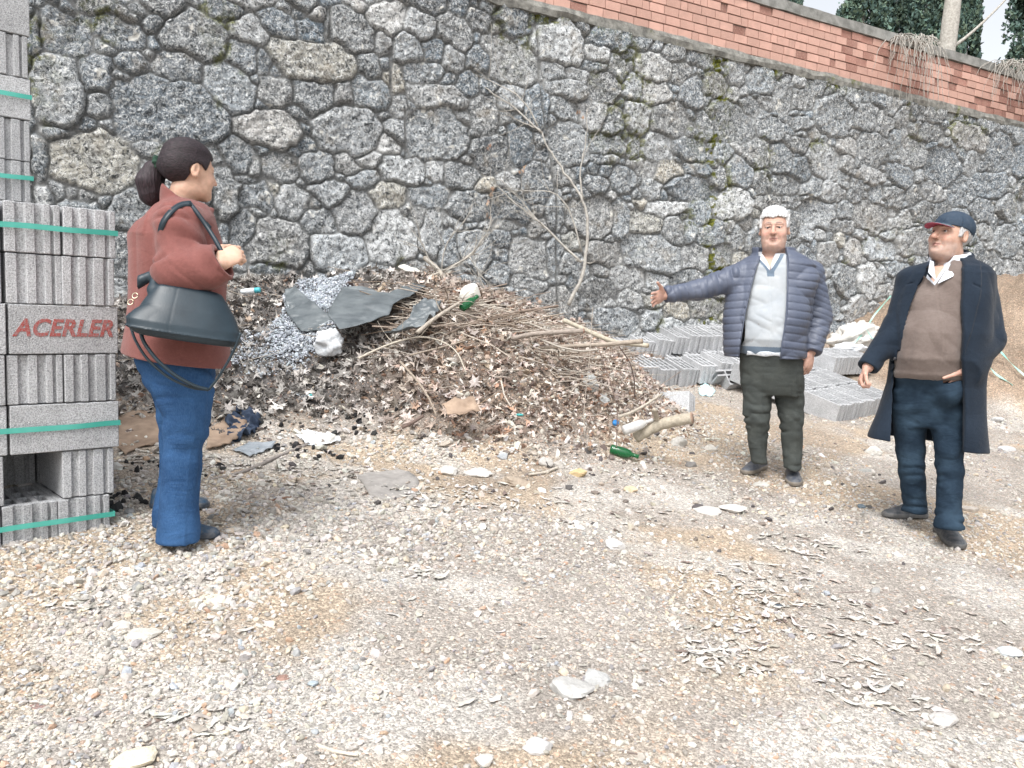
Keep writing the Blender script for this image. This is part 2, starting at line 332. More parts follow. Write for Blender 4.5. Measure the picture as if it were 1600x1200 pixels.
for n_, st in enumerate(stones):
    r = max(st[2], st[3])*1.35+.12
    i0 = max(0, int((st[0]-r-S0)/DS)); i1 = max(0, int((st[0]+r-S0)/DS)); j0 = max(0, int((st[1]-r-Z0)/DS)); j1 = max(0, int((st[1]+r-Z0)/DS))
    if i1 <= i0 or j1 <= j0: continue
    d = sdist(wS[i0:i1, j0:j1], wZ[i0:i1, j0:j1], st); a1 = A1[i0:i1, j0:j1]; a2 = A2[i0:i1, j0:j1]; idd = ID[i0:i1, j0:j1]
    lt = d < a1; a2[:] = np.where(lt, a1, np.minimum(a2, d)); idd[:] = np.where(lt, n_, idd); a1[:] = np.where(lt, d, a1)
sizes = np.sqrt(st_[:, 2]*st_[:, 3])[ID]
inn = np.minimum((A2-A1)*.5-.004, -A1+.42*sizes+.02)
for seam in ([(838, 20), (845, 150), (866, 300), (869, 440), (872, 500)], [(607, 75), (612, 140)], [(634, 170), (633, 250)], [(513, 12), (514, 70)]):
    q_ = np.array([wall_sz(*p) for p in seam]); q_ = q_[np.argsort(q_[:, 1])]; sx_ = np.interp(ZZ, q_[:, 1], q_[:, 0])+(fb2(ZZ*9, ZZ*0+3, 3)-.5)*.03; on = (ZZ > q_[0, 1]) & (ZZ < q_[-1, 1]); inn = np.where(on, np.minimum(inn, np.abs(SS-sx_)-.009), inn)
instone = sst(-.002, .010, inn)
NS = len(stones)
tx = RNG.normal(0, .09, NS)[ID]; tz = RNG.normal(0, .09, NS)[ID]; pr = RNG.uniform(-.012, .030, NS)[ID]
prof = 1-(1-np.clip(inn/np.minimum(.026, .5*sizes+.008), 0, 1))**2.0
rough = (fb2(SS*14, ZZ*14, 3)-.5)*.040+(np.abs(fb2(SS*30+3, ZZ*30, 3)-.5))*-.05
Hh = instone*(.003+prof*(.028+pr)+tx*(SS-st_[ID, 0])*prof+tz*(ZZ-st_[ID, 1])*prof+rough*prof)+(1-instone)*((fb2(SS*20, ZZ*20, 3)-.5)*.014-.006)
Hh = Hh+(fb2(SS*.7, ZZ*.7, 2)-.5)*.10
pal = np.array([[.225, .26, .295], [.325, .35, .37], [.45, .47, .485], [.62, .64, .65], [.50, .48, .42]])
br = RNG.uniform(.8, 1.2, NS); hue = RNG.normal(0, .02, NS)
SC = pal[tones]*br[:, None]; SC[:, 0] += hue*.6; SC[:, 2] -= hue*.6
colr = SC[ID]
dark = sst(.45, .72, fb2(SS*1.1+3, ZZ*1.6+8, 4))*sst(1.3, 3.0, ZZ)
colr = colr*(1-.30*dark[..., None])
moss = sst(.64, .74, fb2(SS*2.2+50, ZZ*1.5+11, 4))*.7
sm, _ = wall_sz(1115, 350); moss = np.maximum(moss, np.exp(-((SS-sm-.05*np.sin(ZZ*7))/.17)**2)*1.3*sst(.36, .5, fb2(SS*7, ZZ*5, 3)))
moss = np.maximum(moss, sst(4.28, 4.42, ZZ)*sst(.52, .64, fb2(SS*3, ZZ*3, 3)))
moss = moss*(1-.75*instone*sst(.02, .05, inn))*sst(.4, .55, fb2(SS*30, ZZ*30, 2))
P = WO+WDIR*SS[..., None]+WN*Hh[..., None]; P = P.astype(np.float32); P[..., 2] += ZZ
nx, ny = SS.shape; idx = np.arange(nx*ny, dtype=np.int32).reshape(nx, ny)
Q = np.stack([idx[:-1, :-1], idx[1:, :-1], idx[1:, 1:], idx[:-1, 1:]], axis=-1).reshape(-1, 4)
t = NT('rubble_stone')
mo = t.attr('stone', 'Fac'); ms = t.attr('moss', 'Fac')
fine = t.noise(30, 8, .76, dist=1.8); med = t.noise(12, 5, .65, dist=.4); big = t.noise(4.5, 4, .6)
c = t.mix(t.ramp(med, (.45, 0.0), (.62, .65)), t.attr('Col'), (.13, .145, .155))
c = t.mix(t.ramp(fine, (.49, 0.0), (.56, 1.0)), c, t.mix(.72, t.attr('Col'), (.88, .89, .88)))
c = t.mix(t.ramp(t.noise(20, 7, .74, dist=2.2), (.41, .95), (.49, 0.0)), c, (.055, .062, .068))
c = t.mix(t.ramp(t.noise(7.5, 5, .6, dist=.3), (.64, 0.0), (.68, .9)), c, (.78, .77, .72))
c = t.mix(t.ramp(big, (.58, 0.0), (.75, .45)), c, (.33, .27, .19))
mort = t.mix(t.ramp(t.noise(24, 5, .7), (.35, 0.0), (.65, 1.0)), (.17, .175, .175), (.37, .375, .37))
c = t.mix(1.0, c, (1.10, 1.10, 1.10), 'MULTIPLY'); c = t.mix(mo, mort, c)
c = t.mix(ms, c, t.mix(t.ramp(t.noise(60, 3), (.4, 0.0), (.6, 1.0)), (.055, .065, .02), (.20, .21, .04)))
t.bump(t.math('ADD', t.math('MULTIPLY', fine, 1.0), t.noise(130, 4, .7)), 1.0, .016)
m_stone = t.fin(c, .95, .15)
wall = empty('stone_wall', wpt(0, .8), 'tall grey rubble stone retaining wall with mossy mortar joints', 'wall')
mk('rubble_masonry', P.reshape(-1, 3), Q, m_stone, wall, col=colr.reshape(-1, 3), attrs={'stone': instone.reshape(-1), 'moss': moss.reshape(-1)})
m_conc = simple('old_concrete', (.30, .30, .285), (.17, .17, .16), 9, .95, .6, 60, .008)
def ridge(name, zlo, zhi, o0, o1, mat, parent, amp=.012, top=True, seed=0):
    """a long rough strip along the wall line"""
    s = np.arange(S0, S1, .04); prof_ = [(o0, zlo), (o1, zlo), (o1+.01, (zlo+zhi)/2), (o1, zhi), (o0, zhi)] if seed == 0 else [(o0, zlo), (o1, zlo), (o1, zhi), (o0, zhi)]
    V = []
    for k, (o_, z_) in enumerate(prof_):
        n_ = (fb2(s*4+seed, s*0+k*3.3, 3)-.5)*2*amp; n2_ = (fb2(s*4+seed+77, s*0+k*2.1, 3)-.5)*2*amp
        V.append(WO+WDIR*s[:, None]+WN*(o_+n_)[:, None]+np.stack([s*0, s*0, z_+n2_], 1))
    n = len(s); V = np.concatenate(V); Q = []
    K = len(prof_)
    for k in range(K):
        k2 = (k+1) % K; i = np.arange(n-1); Q.append(np.stack([k*n+i, k*n+i+1, k2*n+i+1, k2*n+i], 1)[:, ::-1])
    return mk(name, V, np.concatenate(Q), mat, parent, smooth=False)
t = NT('mossy_ledge'); c = t.mix(t.ramp(t.noise(14, 5, .65), (.35, 0.0), (.65, 1.0)), (.31, .305, .28), (.13, .13, .12))
c = t.mix(t.ramp(t.noise(3.2, 5, .7), (.60, 0.0), (.68, .8)), c, (.14, .16, .04)); t.bump(t.noise(50, 5), .8, .012); m_ledge = t.fin(c, .95, .2)
ridge('ledge', 4.42, 4.53, -.35, .03, m_ledge, wall, .022)
# ------------------------------------------------------------------ brick wall
bw = empty('brick_wall', wpt(0, 4.53), 'low wall of orange hollow bricks with grey coping on the stone wall', 'wall')
t = NT('brick'); c = t.mix(t.ramp(t.noise(9, 5, .6), (.35, 0.0), (.7, .5)), t.attr('Col'), (.38, .24, .2))
c = t.mix(t.ramp(t.noise(70, 3), (.55, 0.0), (.68, .45)), c, (.62, .42, .33)); t.bump(t.noise(120, 4), .5, .004); m_brick = t.fin(c, .9, .2)
mb = MB(); bwid, bh = .196, .094
for row in range(6):
    k = 0; s = S0+(row % 2)*.1+random.uniform(-.02, .02); z = 4.535+row*.0965
    while s < S1-.3:
        wd = bwid if random.random() > .1 else bwid*.5
        cl = vn2(np.array([s*1.1]), np.array([row*.35]))[0]; right = sst(3, 7, np.array([s]))[0]
        dk = random.random() < (.05+.30*right+.35*(cl > .72))
        cc = np.array([.56, .345, .285])*random.uniform(.85, 1.12) if not dk else np.array([.30, .155, .125])*random.uniform(.7, 1.3)
        outp = random.uniform(-.004, .004)-(.012 if dk and random.random() < .5 else 0)
        p = wpt(s+wd/2, z+bh/2, -.06+outp)
        mb.box(p, ((wd-.009)/2, .055, (bh-.010)/2), basis(WDIR), col=cc); s += wd
mb.build('brick', m_brick, bw, smooth=False)
mb = MB(); p = wpt((S0+S1)/2, 4.535+.29, -.08); mb.box(p, ((S1-S0)/2-.05, .055, .29), basis(WDIR)); mb.build('mortar', simple('brick_mortar', (.20, .17, .15), (.1, .09, .085), 20), bw, smooth=False)
cp = ridge('coping', 5.117, 5.235, -.18, .012, m_conc, bw, .008, seed=5)
# ------------------------------------------------------------------ concrete blocks
def hit(px, py, rough=False, tmax=16):
    d = CR*(px-800)/F-CU*(py-600)/F+CF
    ts = np.arange(1.2, tmax, .01); pts = np.array([0, 0, H])+d*ts[:, None]
    g = gz(pts[:, 0], pts[:, 1], rough); k = np.argmax(pts[:, 2] < g)
    return pts[k]
t = NT('concrete_block')
oi = t.n('ObjectInfo')
c = t.mix(t.ramp(t.noise(190, 4, .7), (.40, 0.0), (.56, 1.0)), (.30, .305, .315), (.57, .58, .595))
c = t.mix(t.ramp(t.vor(260), (.10, .85), (.22, 0.0)), c, (.09, .09, .095))
c = t.mix(t.ramp(t.noise(300, 2, .5), (.62, 0.0), (.68, .8)), c, (.70, .70, .71))
c = t.mix(1.0, c, t.ramp(t.noise(6, 4, .6), (.3, .82), (.7, 1.1)), 'MULTIPLY')
c = t.mix(1.0, c, t.ramp(oi.outputs['Random'], (0, .86), (1, 1.1)), 'MULTIPLY')
t.bump(t.math('ADD', t.noise(230, 5, .7), t.math('MULTIPLY', t.vor(200), .6)), .8, .005)
m_block = t.fin(c, .95, .15)
def block_mesh(name, L=.392, W=.192, Hh=.191, keep=None):
    xs = sorted([-L/2, -L/2+.014, -.158, -.062, -.048, .048, .062, .158, L/2-.014, L/2]); ys = sorted([-W/2, -.073, -.062, -.037, -.030, -.018, -.008, .010, .018, .026, .037, .058, .073, W/2])
    def solid(x, y):
        if abs(x) > L/2 or abs(y) > W/2: return False
        if x > L/2-.014 and (-.062 < y < -.037 or -.008 < y < .018 or .058 < y < .073): return False
        if x < -L/2+.014 and (-.073 < y < -.062 or -.037 < y < -.008 or .026 < y < .058): return False
        for a, b in ((-.158, -.062), (-.048, .048), (.062, .158)):
            if a < x < b and (-.073 < y < -.037 or -.018 < y < .018 or .037 < y < .073): return False
        return keep is None or keep(x, y)
    cx = [(a+b)/2 for a, b in zip(xs, xs[1:])]; cy = [(a+b)/2 for a, b in zip(ys, ys[1:])]
    m = [[solid(x, y) for y in cy] for x in cx]
    V = []; idx = {}; Fq = []
    def v(i, j, k):
        if (i, j, k) not in idx:
            idx[(i, j, k)] = len(V); V.append((xs[i], ys[j], (-Hh/2, Hh/2)[k]))
        return idx[(i, j, k)]
    nx, ny = len(cx), len(cy)
    g = lambda i, j: 0 <= i < nx and 0 <= j < ny and m[i][j]
    for i in range(nx):
        for j in range(ny):
            if not m[i][j]: continue
            Fq.append([v(i, j, 1), v(i+1, j, 1), v(i+1, j+1, 1), v(i, j+1, 1)]); Fq.append([v(i, j, 0), v(i, j+1, 0), v(i+1, j+1, 0), v(i+1, j, 0)])
            if not g(i-1, j): Fq.append([v(i, j, 0), v(i, j, 1), v(i, j+1, 1), v(i, j+1, 0)])
            if not g(i+1, j): Fq.append([v(i+1, j, 0), v(i+1, j+1, 0), v(i+1, j+1, 1), v(i+1, j, 1)])
            if not g(i, j-1): Fq.append([v(i, j, 0), v(i+1, j, 0), v(i+1, j, 1), v(i, j, 1)])
            if not g(i, j+1): Fq.append([v(i, j+1, 0), v(i, j+1, 1), v(i+1, j+1, 1), v(i+1, j+1, 0)])
    import bmesh
    me = bpy.data.meshes.new(name); bm = bmesh.new(); bv = [bm.verts.new(p) for p in V]
    for f in Fq: bm.faces.new([bv[i] for i in f])
    bm.normal_update()
    bmesh.ops.dissolve_limit(bm, angle_limit=.01, verts=bm.verts, edges=bm.edges)
    ed = [e for e in bm.edges if len(e.link_faces) == 2 and e.calc_face_angle(0) > .5 and (abs(e.verts[0].co.x) > .18 or abs(e.verts[0].co.y) > .09)]
    bmesh.ops.bevel(bm, geom=ed, offset=.003, segments=1, affect='EDGES')
    bm.to_mesh(me); bm.free(); me.materials.append(m_block); return me
BM = block_mesh('concrete_block')
def put(center, xax, zax, label, group, mesh=None, name='concrete_block', cat='block'):
    o = bpy.data.objects.new(name, mesh or BM); COL.objects.link(o)
    R = basis(xax, zax) if abs(np.dot(np.array(xax), np.array(zax))) < 1e-6 else basis(xax, zax)
    o.matrix_world = Matrix.Translation([float(v) for v in center]) @ Matrix(R.tolist()).to_4x4()
    return tag(o, label, cat, group)
FD = np.array([.8, .6, 0]); BD = np.array([-.6, .8, 0])
ordn = ['bottom', 'second', 'third', 'fourth', 'fifth', 'sixth', 'seventh', 'eighth', 'ninth', 'tenth', 'eleventh', 'twelfth', 'thirteenth', 'fourteenth']
FS = np.array([.728, .686, 0]); BS = np.array([-.686, .728, 0])
def jit(a=.004): return random.uniform(-a, a)
LH = .1955
def stack(C0, z0, types, gname, sname, wide, skip=(), off=None):
    """C0 = near right corner; types: 'e' ribbed ends to the front, 's' long sides to the front"""
    out = {}
    for k, ty in enumerate(types):
        z = z0+LH*(k+.5); o_ = (off or {}).get(k, 0)
        top = 'top' if k == len(types)-1 else ordn[k]
        if ty == 'e':
            cells = [(i, 0) for i in range(wide)]+[(0, 1)]+([(1, 1)] if (k, 1, 0) in skip else [])
            for i, j in cells:
                if (k, i, j) in skip: continue
                c = C0-FS*(.1+.2*i+jit()-o_)+BS*(.2+.4*j+jit(.006)); c = np.array([c[0], c[1], z])
                where = 'at the right corner' if i == 0 else ('next to the right corner' if i == 1 else 'third from the right corner')
                lab = f'grey ribbed-end block {where}, {top} layer of {sname}' if j == 0 else f'grey block {"behind the right corner" if i == 0 else "at the back of the dark gap"}, {top} layer of {sname}'
                out[(k, i, j)] = put(c, -BS*random.choice([1, -1])*1.0+FS*jit(.012), (0, 0, 1), lab, gname)
        else:
            for i, j in [(0, 0), (1, 0), (0, 1), (0, 2), (0, 3)]:
                if i >= max(1, wide-1): continue
                c = C0-FS*(.2+.4*i+jit()-o_-.008)+BS*(.1+.2*j+jit(.005)); c = np.array([c[0], c[1], z])
                where = 'at the right corner' if i == 0 else 'left of the corner block'
                lab = f'grey smooth-sided block {where}, {top} layer of {sname}' if j == 0 else f'grey block {["", "second", "third", "rearmost"][j]} from the front, {top} layer of {sname}'
                out[(k, i, j)] = put(c, FS+BS*jit(.01), (0, 0, 1), lab, gname)
    return out
c1 = at(184, 600, 3.32); C1 = np.array([c1[0], c1[1], 0]); zb1 = .485
st1 = stack(C1, zb1, ['e', 'e', 's', 'e', 's', 'e', 'e'], 'blocks of the near banded stack', 'the near stack', 3, skip={(1, 1, 0)}, off={0: -.03, 1: -.012})
c2 = at(48, 200, 3.93); C2 = np.array([c2[0], c2[1], 0]); zb2 = .585
st2 = stack(C2, zb2, list('esesesseesese'.replace(' ', ''))[:7]+['e', 'e', 's', 'e', 's', 'e', 's'], 'blocks of the tall stack behind', 'the tall rear stack', 2)
# bands
m_band = simple('green_strap', (.055, .36, .29), (.10, .46, .38), 8, .35, .1, 60, .001, .5)
def band(C0, z, wide, deep, label, group):
    a = C0-FS*(wide+.01)+BS*.4; loop = [C0-FS*wide-BS*.006, C0+FS*.007-BS*.006, C0+FS*.007+BS*deep, C0-FS*wide+BS*deep]
    V = []; n = 14
    for q, p in zip(loop, loop[1:]+loop[:1]):
        for i in range(n): V.append(q+(p-q)*i/n)
    V = np.array(V); m = len(V); zz = z+(vn2(np.arange(m)*.3, np.full(m, z*9))-.5)*.008
    inn = C0-FS*wide/2+BS*deep/2; out = V-(V-inn)*.003
    A = []
    for P_, hz in ((V, -.0105), (V, .0105), (out, .0105), (out, -.0105)):
        B = P_.copy(); B[:, 2] = zz+hz; A.append(B)
    Q = [[k*m+i, k*m+(i+1) % m, ((k+1) % 4)*m+(i+1) % m, ((k+1) % 4)*m+i] for k in range(4) for i in range(m)]
    o = mk('strapping_band', np.concatenate(A), Q, m_band, smooth=False); tag(o, label, 'strap', group)
band(C1, zb1+LH*6.52, .62, .8, 'green plastic band round the top layer of the near block stack', 'green bands round the block stacks')
band(C1, zb1+LH*2.52, .62, .8, 'green plastic band round the third layer of the near block stack', 'green bands round the block stacks')
band(C1-FS*.027-BS*.003, zb1+LH*.56, .62, .8, 'green plastic band round the bottom layer of the near block stack', 'green bands round the block stacks')
band(C2, 2.455, .42, .8, 'green plastic band high on the tall rear block stack', 'green bands round the block stacks')
band(C2, 2.07, .42, .8, 'lower green plastic band on the tall rear block stack, just above the near stack', 'green bands round the block stacks')
# stencilled word on the fifth layer corner block
bk = st1[(4, 0, 0)]
bk['label'] = 'grey block with red stencilled lettering at the right corner, fifth layer of the near stack'
fc = bpy.data.curves.new('lettering', 'FONT'); fc.body = 'ACERLER'; fc.size = .098; fc.shear = .28; fc.extrude = .0012; fc.space_character = 1.04; fc.align_x = 'CENTER'; fc.align_y = 'CENTER'; fc.offset = .0028
fo = bpy.data.objects.new('tmp', fc); COL.objects.link(fo); bpy.context.view_layer.update()
fm = bpy.data.meshes.new_from_object(fo.evaluated_get(bpy.context.evaluated_depsgraph_get())); bpy.data.objects.remove(fo)
t = NT('red_stencil_paint'); c = t.mix(t.ramp(t.noise(160, 4, .7), (.42, 0.0), (.62, .75)), (.36, .07, .06), (.30, .27, .27)); t.bump(t.noise(230, 4), .5, .003); m_red = t.fin(c, .9, .2)
fm.materials.clear(); fm.materials.append(m_red); fm.name = 'lettering'
lo = bpy.data.objects.new('lettering', fm); COL.objects.link(lo)
b_ = np.array([[FS[0], 0, -BS[0]], [FS[1], 0, -BS[1]], [0, 1, 0]])
wx = max(v.co.x for v in fm.vertices)-min(v.co.x for v in fm.vertices)
bpy.context.view_layer.update()
pos = np.array(bk.matrix_world.translation)-BS*.0968+np.array([0, 0, .004])-FS*.004
Mx = Matrix.Translation(pos.tolist()) @ Matrix(b_.tolist()).to_4x4() @ Matrix.Diagonal((.362/wx, .95, 1, 1))
lo.parent = bk; lo.matrix_parent_inverse = Matrix.Identity(4); lo.matrix_local = bk.matrix_world.inverted() @ Mx
# loose blocks by the wall
def loose(px, py, d, L, pitch, roll, label, group, back=.196, mesh=None):
    L = np.array([L[0], L[1], 0.0]); L /= np.linalg.norm(L); side = np.array([L[1], -L[0], 0])
    R = rot(side.tolist(), pitch); L2 = R@L; up = R@np.array([0, 0, 1.0]); up = rot(L2.tolist(), roll)@up
    c = at(px, py, d)+L2*back
    return put(c, L2*random.choice([-1, 1]), up, label, group, mesh)
G1 = 'loose blocks leaning in rows below the wall'
up_row = [(957, 544), (983, 549), (1009, 547), (1039, 545), (1068, 541), (1090, 539), (1106, 539), (1127, 539), (1150, 540)]
pos_w = ['leftmost', 'second from the left', 'third from the left', 'fourth from the left', 'fifth from the left', 'sixth from the left', 'seventh from the left', 'eighth from the left', 'ninth from the left']
for i, (px, py) in enumerate(up_row):
    loose(px, py, 8.45+i*.03, (-.36, .93), radians(15), radians(7-(i > 4)*5+random.uniform(-3, 3)), f'grey slotted block leaning in upper row by the wall, {pos_w[i]}', G1)
    if i % 1 == 0: loose(px-22, py-16, 8.84+i*.03, (-.36, .93), radians(14), radians(5+random.uniform(-3, 3)), f'grey slotted block touching the stone wall, upper row, {pos_w[i]}', G1)
low_row = [(966, 582), (990, 590), (1017, 588), (1046, 592), (1078, 591), (1108, 586), (1136, 582), (1166, 580)]
for i, (px, py) in enumerate(low_row):
    loose(px, py, 8.02+i*.03, (-.36, .93), radians(15), radians(random.uniform(-2, 7)), f'grey slotted block in lower front row by the heap, {pos_w[i]}', G1)
    loose(px-20, py-18, 8.40+i*.03, (-.36, .93), radians(14), radians(random.uniform(0, 5)), f'grey slotted block in second line of lower row, {pos_w[i]}', G1)
G2 = 'blocks laid in rows between the two men'
for j in range(3):
    for i in range(5):
        p0 = at(1310, 643, 7.1); c = p0+FD*(.1+.197*i)+BD*(.2+.4*j)+np.array([0, 0, .108*j+.012*i]);
        R = rot(FD.tolist(), radians(15.5)); L2 = R@BD
        put(c+np.array([0, 0, .015]), L2, R@np.array([0, 0, 1.0]), f'grey slotted block in {["front", "middle", "rear"][j]} line of the bed between the men, {pos_w[i]}', G2)
for i in range(4):
    p0 = at(1311, 567, 8.15)+np.array([0, .1, .0]); c = p0+FD*(.1+.198*i)+BD*.2
    put(c, BD+np.array([0, 0, .22]), np.array([0, 0, 1.0])-.22*BD, f'grey slotted block on top of the bed between the men, {pos_w[i]}', G2)
brk = block_mesh('broken_block', keep=lambda x, y: x > -.07 or (x > -.12 and y > 0))
p = hit(1137, 606); put(p+np.array([0, 0, .06]), (.93, .3, .05), (.15, -.75, .6), 'broken ribbed piece of block lying tilted on the gravel left of the padded-jacket man', None, brk, 'broken_block')
p = hit(1047, 628); put(p+np.array([0, 0, -.03]), (.8, -.4, .1), (.1, .3, .9), 'broken block fragment half buried at the right foot of the heap', None, brk, 'broken_block')
# ------------------------------------------------------------------ gravel, leaves, chips
def icos():
    p = (1+5**.5)/2
    v = np.array([[-1, p, 0], [1, p, 0], [-1, -p, 0], [1, -p, 0], [0, -1, p], [0, 1, p], [0, -1, -p], [0, 1, -p], [p, 0, -1], [p, 0, 1], [-p, 0, -1], [-p, 0, 1]], dtype=float)
    v /= np.linalg.norm(v[0])
    f = np.array([[0, 11, 5], [0, 5, 1], [0, 1, 7], [0, 7, 10], [0, 10, 11], [1, 5, 9], [5, 11, 4], [11, 10, 2], [10, 7, 6], [7, 1, 8], [3, 9, 4], [3, 4, 2], [3, 2, 6], [3, 6, 8], [3, 8, 9], [4, 9, 5], [2, 4, 11], [6, 2, 10], [8, 6, 7], [9, 8, 1]])
    return v, f
IV, IF = icos()
def randrot(n, tilt=1.0):
    a = RNG.uniform(0, 2*pi, n); ax = RNG.normal(0, tilt, n); ay = RNG.normal(0, tilt, n)
    ca, sa = np.cos(a), np.sin(a); Rz = np.zeros((n, 3, 3)); Rz[:, 0, 0] = ca; Rz[:, 0, 1] = -sa; Rz[:, 1, 0] = sa; Rz[:, 1, 1] = ca; Rz[:, 2, 2] = 1
    Rx = np.zeros((n, 3, 3)); Rx[:, 0, 0] = 1; Rx[:, 1, 1] = np.cos(ax); Rx[:, 1, 2] = -np.sin(ax); Rx[:, 2, 1] = np.sin(ax); Rx[:, 2, 2] = np.cos(ax)
    Ry = np.zeros((n, 3, 3)); Ry[:, 1, 1] = 1; Ry[:, 0, 0] = np.cos(ay); Ry[:, 0, 2] = np.sin(ay); Ry[:, 2, 0] = -np.sin(ay); Ry[:, 2, 2] = np.cos(ay)
    return Ry@Rx@Rz
def scatter(name, pos, size, shape_v, shape_f, mat, colr, tilt=.3, jitter=.25, flat=(1, 1, .6), kind='stuff', label=None, smooth=False, extra=None):
    n = len(pos); k = len(shape_v)
    V = np.tile(shape_v, (n, 1, 1))
    if jitter: V = V*(1+RNG.uniform(-jitter, jitter, (n, k, 1)))
    fl = np.array(flat)*RNG.uniform(.7, 1.3, (n, 3)); V = V*fl[:, None, :]
    if extra is not None: V = extra(V)
    R = randrot(n, tilt); V = np.einsum('nij,nkj->nki', R, V)*np.asarray(size)[:, None, None]+pos[:, None, :]
    Fc = (shape_f[None]+(np.arange(n)*k)[:, None, None]).reshape(-1, shape_f.shape[1])
    o = mk(name, V.reshape(-1, 3), Fc, mat, col=np.repeat(colr, k, axis=0), smooth=smooth, origin=(0, 0, 0)); tag(o, label, None, None, kind); return o
def pick(pal, n, p=None, var=.12):
    pal = np.array(pal); c = pal[RNG.choice(len(pal), n, p=p)]; return c*RNG.uniform(1-var, 1+var, (n, 1))*RNG.uniform(.97, 1.03, (n, 3))
def inview(x, y, m=.12):
    return (np.abs(x/np.maximum(y, .1)) < .64+m)
t = NT('pebble'); c = t.mix(1.0, t.attr('Col'), t.ramp(t.noise(90, 4), (.3, .8), (.7, 1.1)), 'MULTIPLY'); t.bump(t.noise(150, 3), .4, .003); m_peb = t.fin(c, .85, .3)
# pebbles: density falls with distance as in the picture
n = 95000
y = 1.35+ (RNG.random(n)**1.5)*7.2; x = RNG.uniform(-1, 1, n)*(.72*y+.3)
wgt = fb2(x*1.4+3, y*1.4+8, 4)+.18*sst(-.2, -1.2, x)*sst(4.6, 3.4, y)
ok = (resid(x, y) < .12) & (y < 7.95+.55*x-.3) & (RNG.random(n) < sst(.36, .62, wgt)*.9+.10)
x, y = x[ok], y[ok]; n = len(x); sz = np.exp(RNG.normal(-5.45, .42, n))*(1+.09*y)*(1+.45*sst(.4, -.6, x)*sst(2.2, 3.0, y)); sz = np.clip(sz, .0025, .020)
pos = np.stack([x, y, gz(x, y)+sz*.25], 1)
pc = pick([[.56, .53, .49], [.45, .42, .38], [.36, .335, .305], [.58, .50, .40], [.30, .29, .29], [.48, .33, .24], [.42, .44, .47]], n, [.34, .28, .18, .09, .07, .015, .025])
scatter('gravel', pos, sz, IV, IF, m_peb, pc, .5, .22, (1.15, .9, .62), label='loose pale pebbles strewn over the yard', smooth=False)
# rubbish heap litter
def heap_pts(n, lo=.03, xr=(-4.2, 2.2), yr=(3.9, 8.6)):
    x = RNG.uniform(*xr, n); y = RNG.uniform(*yr, n); r = resid(x, y)
    ok = (y < 7.95+.55*x-.1) & (RNG.random(n) < sst(lo, lo+.2, r)) & inview(x, y)
    return x[ok], y[ok], r[ok]
lf = [(0, -.95)]
for a, r in [(-60, .30), (-38, .85), (-20, .34), (12, .95), (38, .40), (62, .90), (90, .5), (118, .90), (142, .40), (168, .95), (200, .34), (218, .85), (240, .30)]: lf.append((r*cos(radians(a)), r*sin(radians(a))))
lv = np.array([(0, 0, 0)]+[(a[0]*.62, a[1]*.62, 0) for a in lf]); k = len(lf)
LF = np.array([[0, 1+i, 1+(i+1) % k] for i in range(k)])
def curl(V):
    n = len(V); c1_ = RNG.normal(.2, .45, (n, 1)); c2_ = RNG.normal(0, .45, (n, 1)); c3_ = RNG.normal(0, .4, (n, 1))
    V = V.copy(); V[..., 2] += c1_*V[..., 0]**2*1.6+c2_*V[..., 1]**2*1.4+c3_*V[..., 0]*V[..., 1]*1.6+RNG.normal(0, .05, V.shape[:2]); V[..., 0] *= 1-.35*np.abs(c1_); return V
t = NT('dry_leaf'); c = t.mix(1.0, t.attr('Col'), t.ramp(t.noise(70, 4), (.3, .7), (.7, 1.15)), 'MULTIPLY'); t.bump(t.noise(120, 3), .4, .003); m_leaf = t.fin(c, .8, .25)
LPAL = [[.60, .49, .43], [.62, .56, .51], [.46, .37, .31], [.19, .14, .115], [.50, .32, .23], [.38, .33, .30]]
x, y, r = heap_pts(34000); n = len(x)
keepp = RNG.random(n) < np.where(x > 0.0, .55, .80); cl_ = [hit(497, 465)[:2], hit(480, 525)[:2], hit(560, 478)[:2]]; far = np.ones(len(x), bool)
for q_, rr_ in zip(cl_, (.30, .28, .25)): far &= (np.hypot(x-q_[0], (y-q_[1])*.7) > rr_) | (RNG.random(len(x)) < .10)
keepp &= far; x, y, r = x[keepp], y[keepp], r[keepp]; n = len(x)
sz = RNG.uniform(.040, .098, n)*np.where(x > 0, .75, 1.0); pos = np.stack([x, y, gz(x, y)+RNG.uniform(.0, .05, n)], 1)
lc = pick(LPAL, n, [.28, .20, .20, .16, .05, .11], .25); gm = (sst(-.3, -1.2, x)*.75)[:, None]; lc = lc*(1-gm)+gm*(lc.mean(1, keepdims=True)*np.array([1.0, .98, .94])); lc *= (1-.45*sst(-.7, -1.6, x)*sst(.55, .35, RNG.random(n)))[:, None]
scatter('leaf_litter', pos, sz, lv, LF, m_leaf, lc, .65, .15, (1, .85, 1), label='dry brown plane leaves covering the heap', extra=curl, smooth=True)
x, y, r = heap_pts(60000, .0); n = len(x); keepp = RNG.random(n) < np.where(x > -.4, 1.0, .35); x, y = x[keepp], y[keepp]; n = len(x)
sz = np.exp(RNG.normal(-4.65, .40, n)); pos = np.stack([x, y, gz(x, y)+sz*.4], 1)
scatter('wood_chips', pos, sz, IV, IF, m_peb, pick([[.60, .56, .50], [.42, .33, .26], [.26, .17, .12], [.72, .70, .66], [.12, .09, .08]], n, [.28, .24, .22, .14, .12], .2), .9, .3, (1.5, .8, .35), label='chips and small debris over the heap')
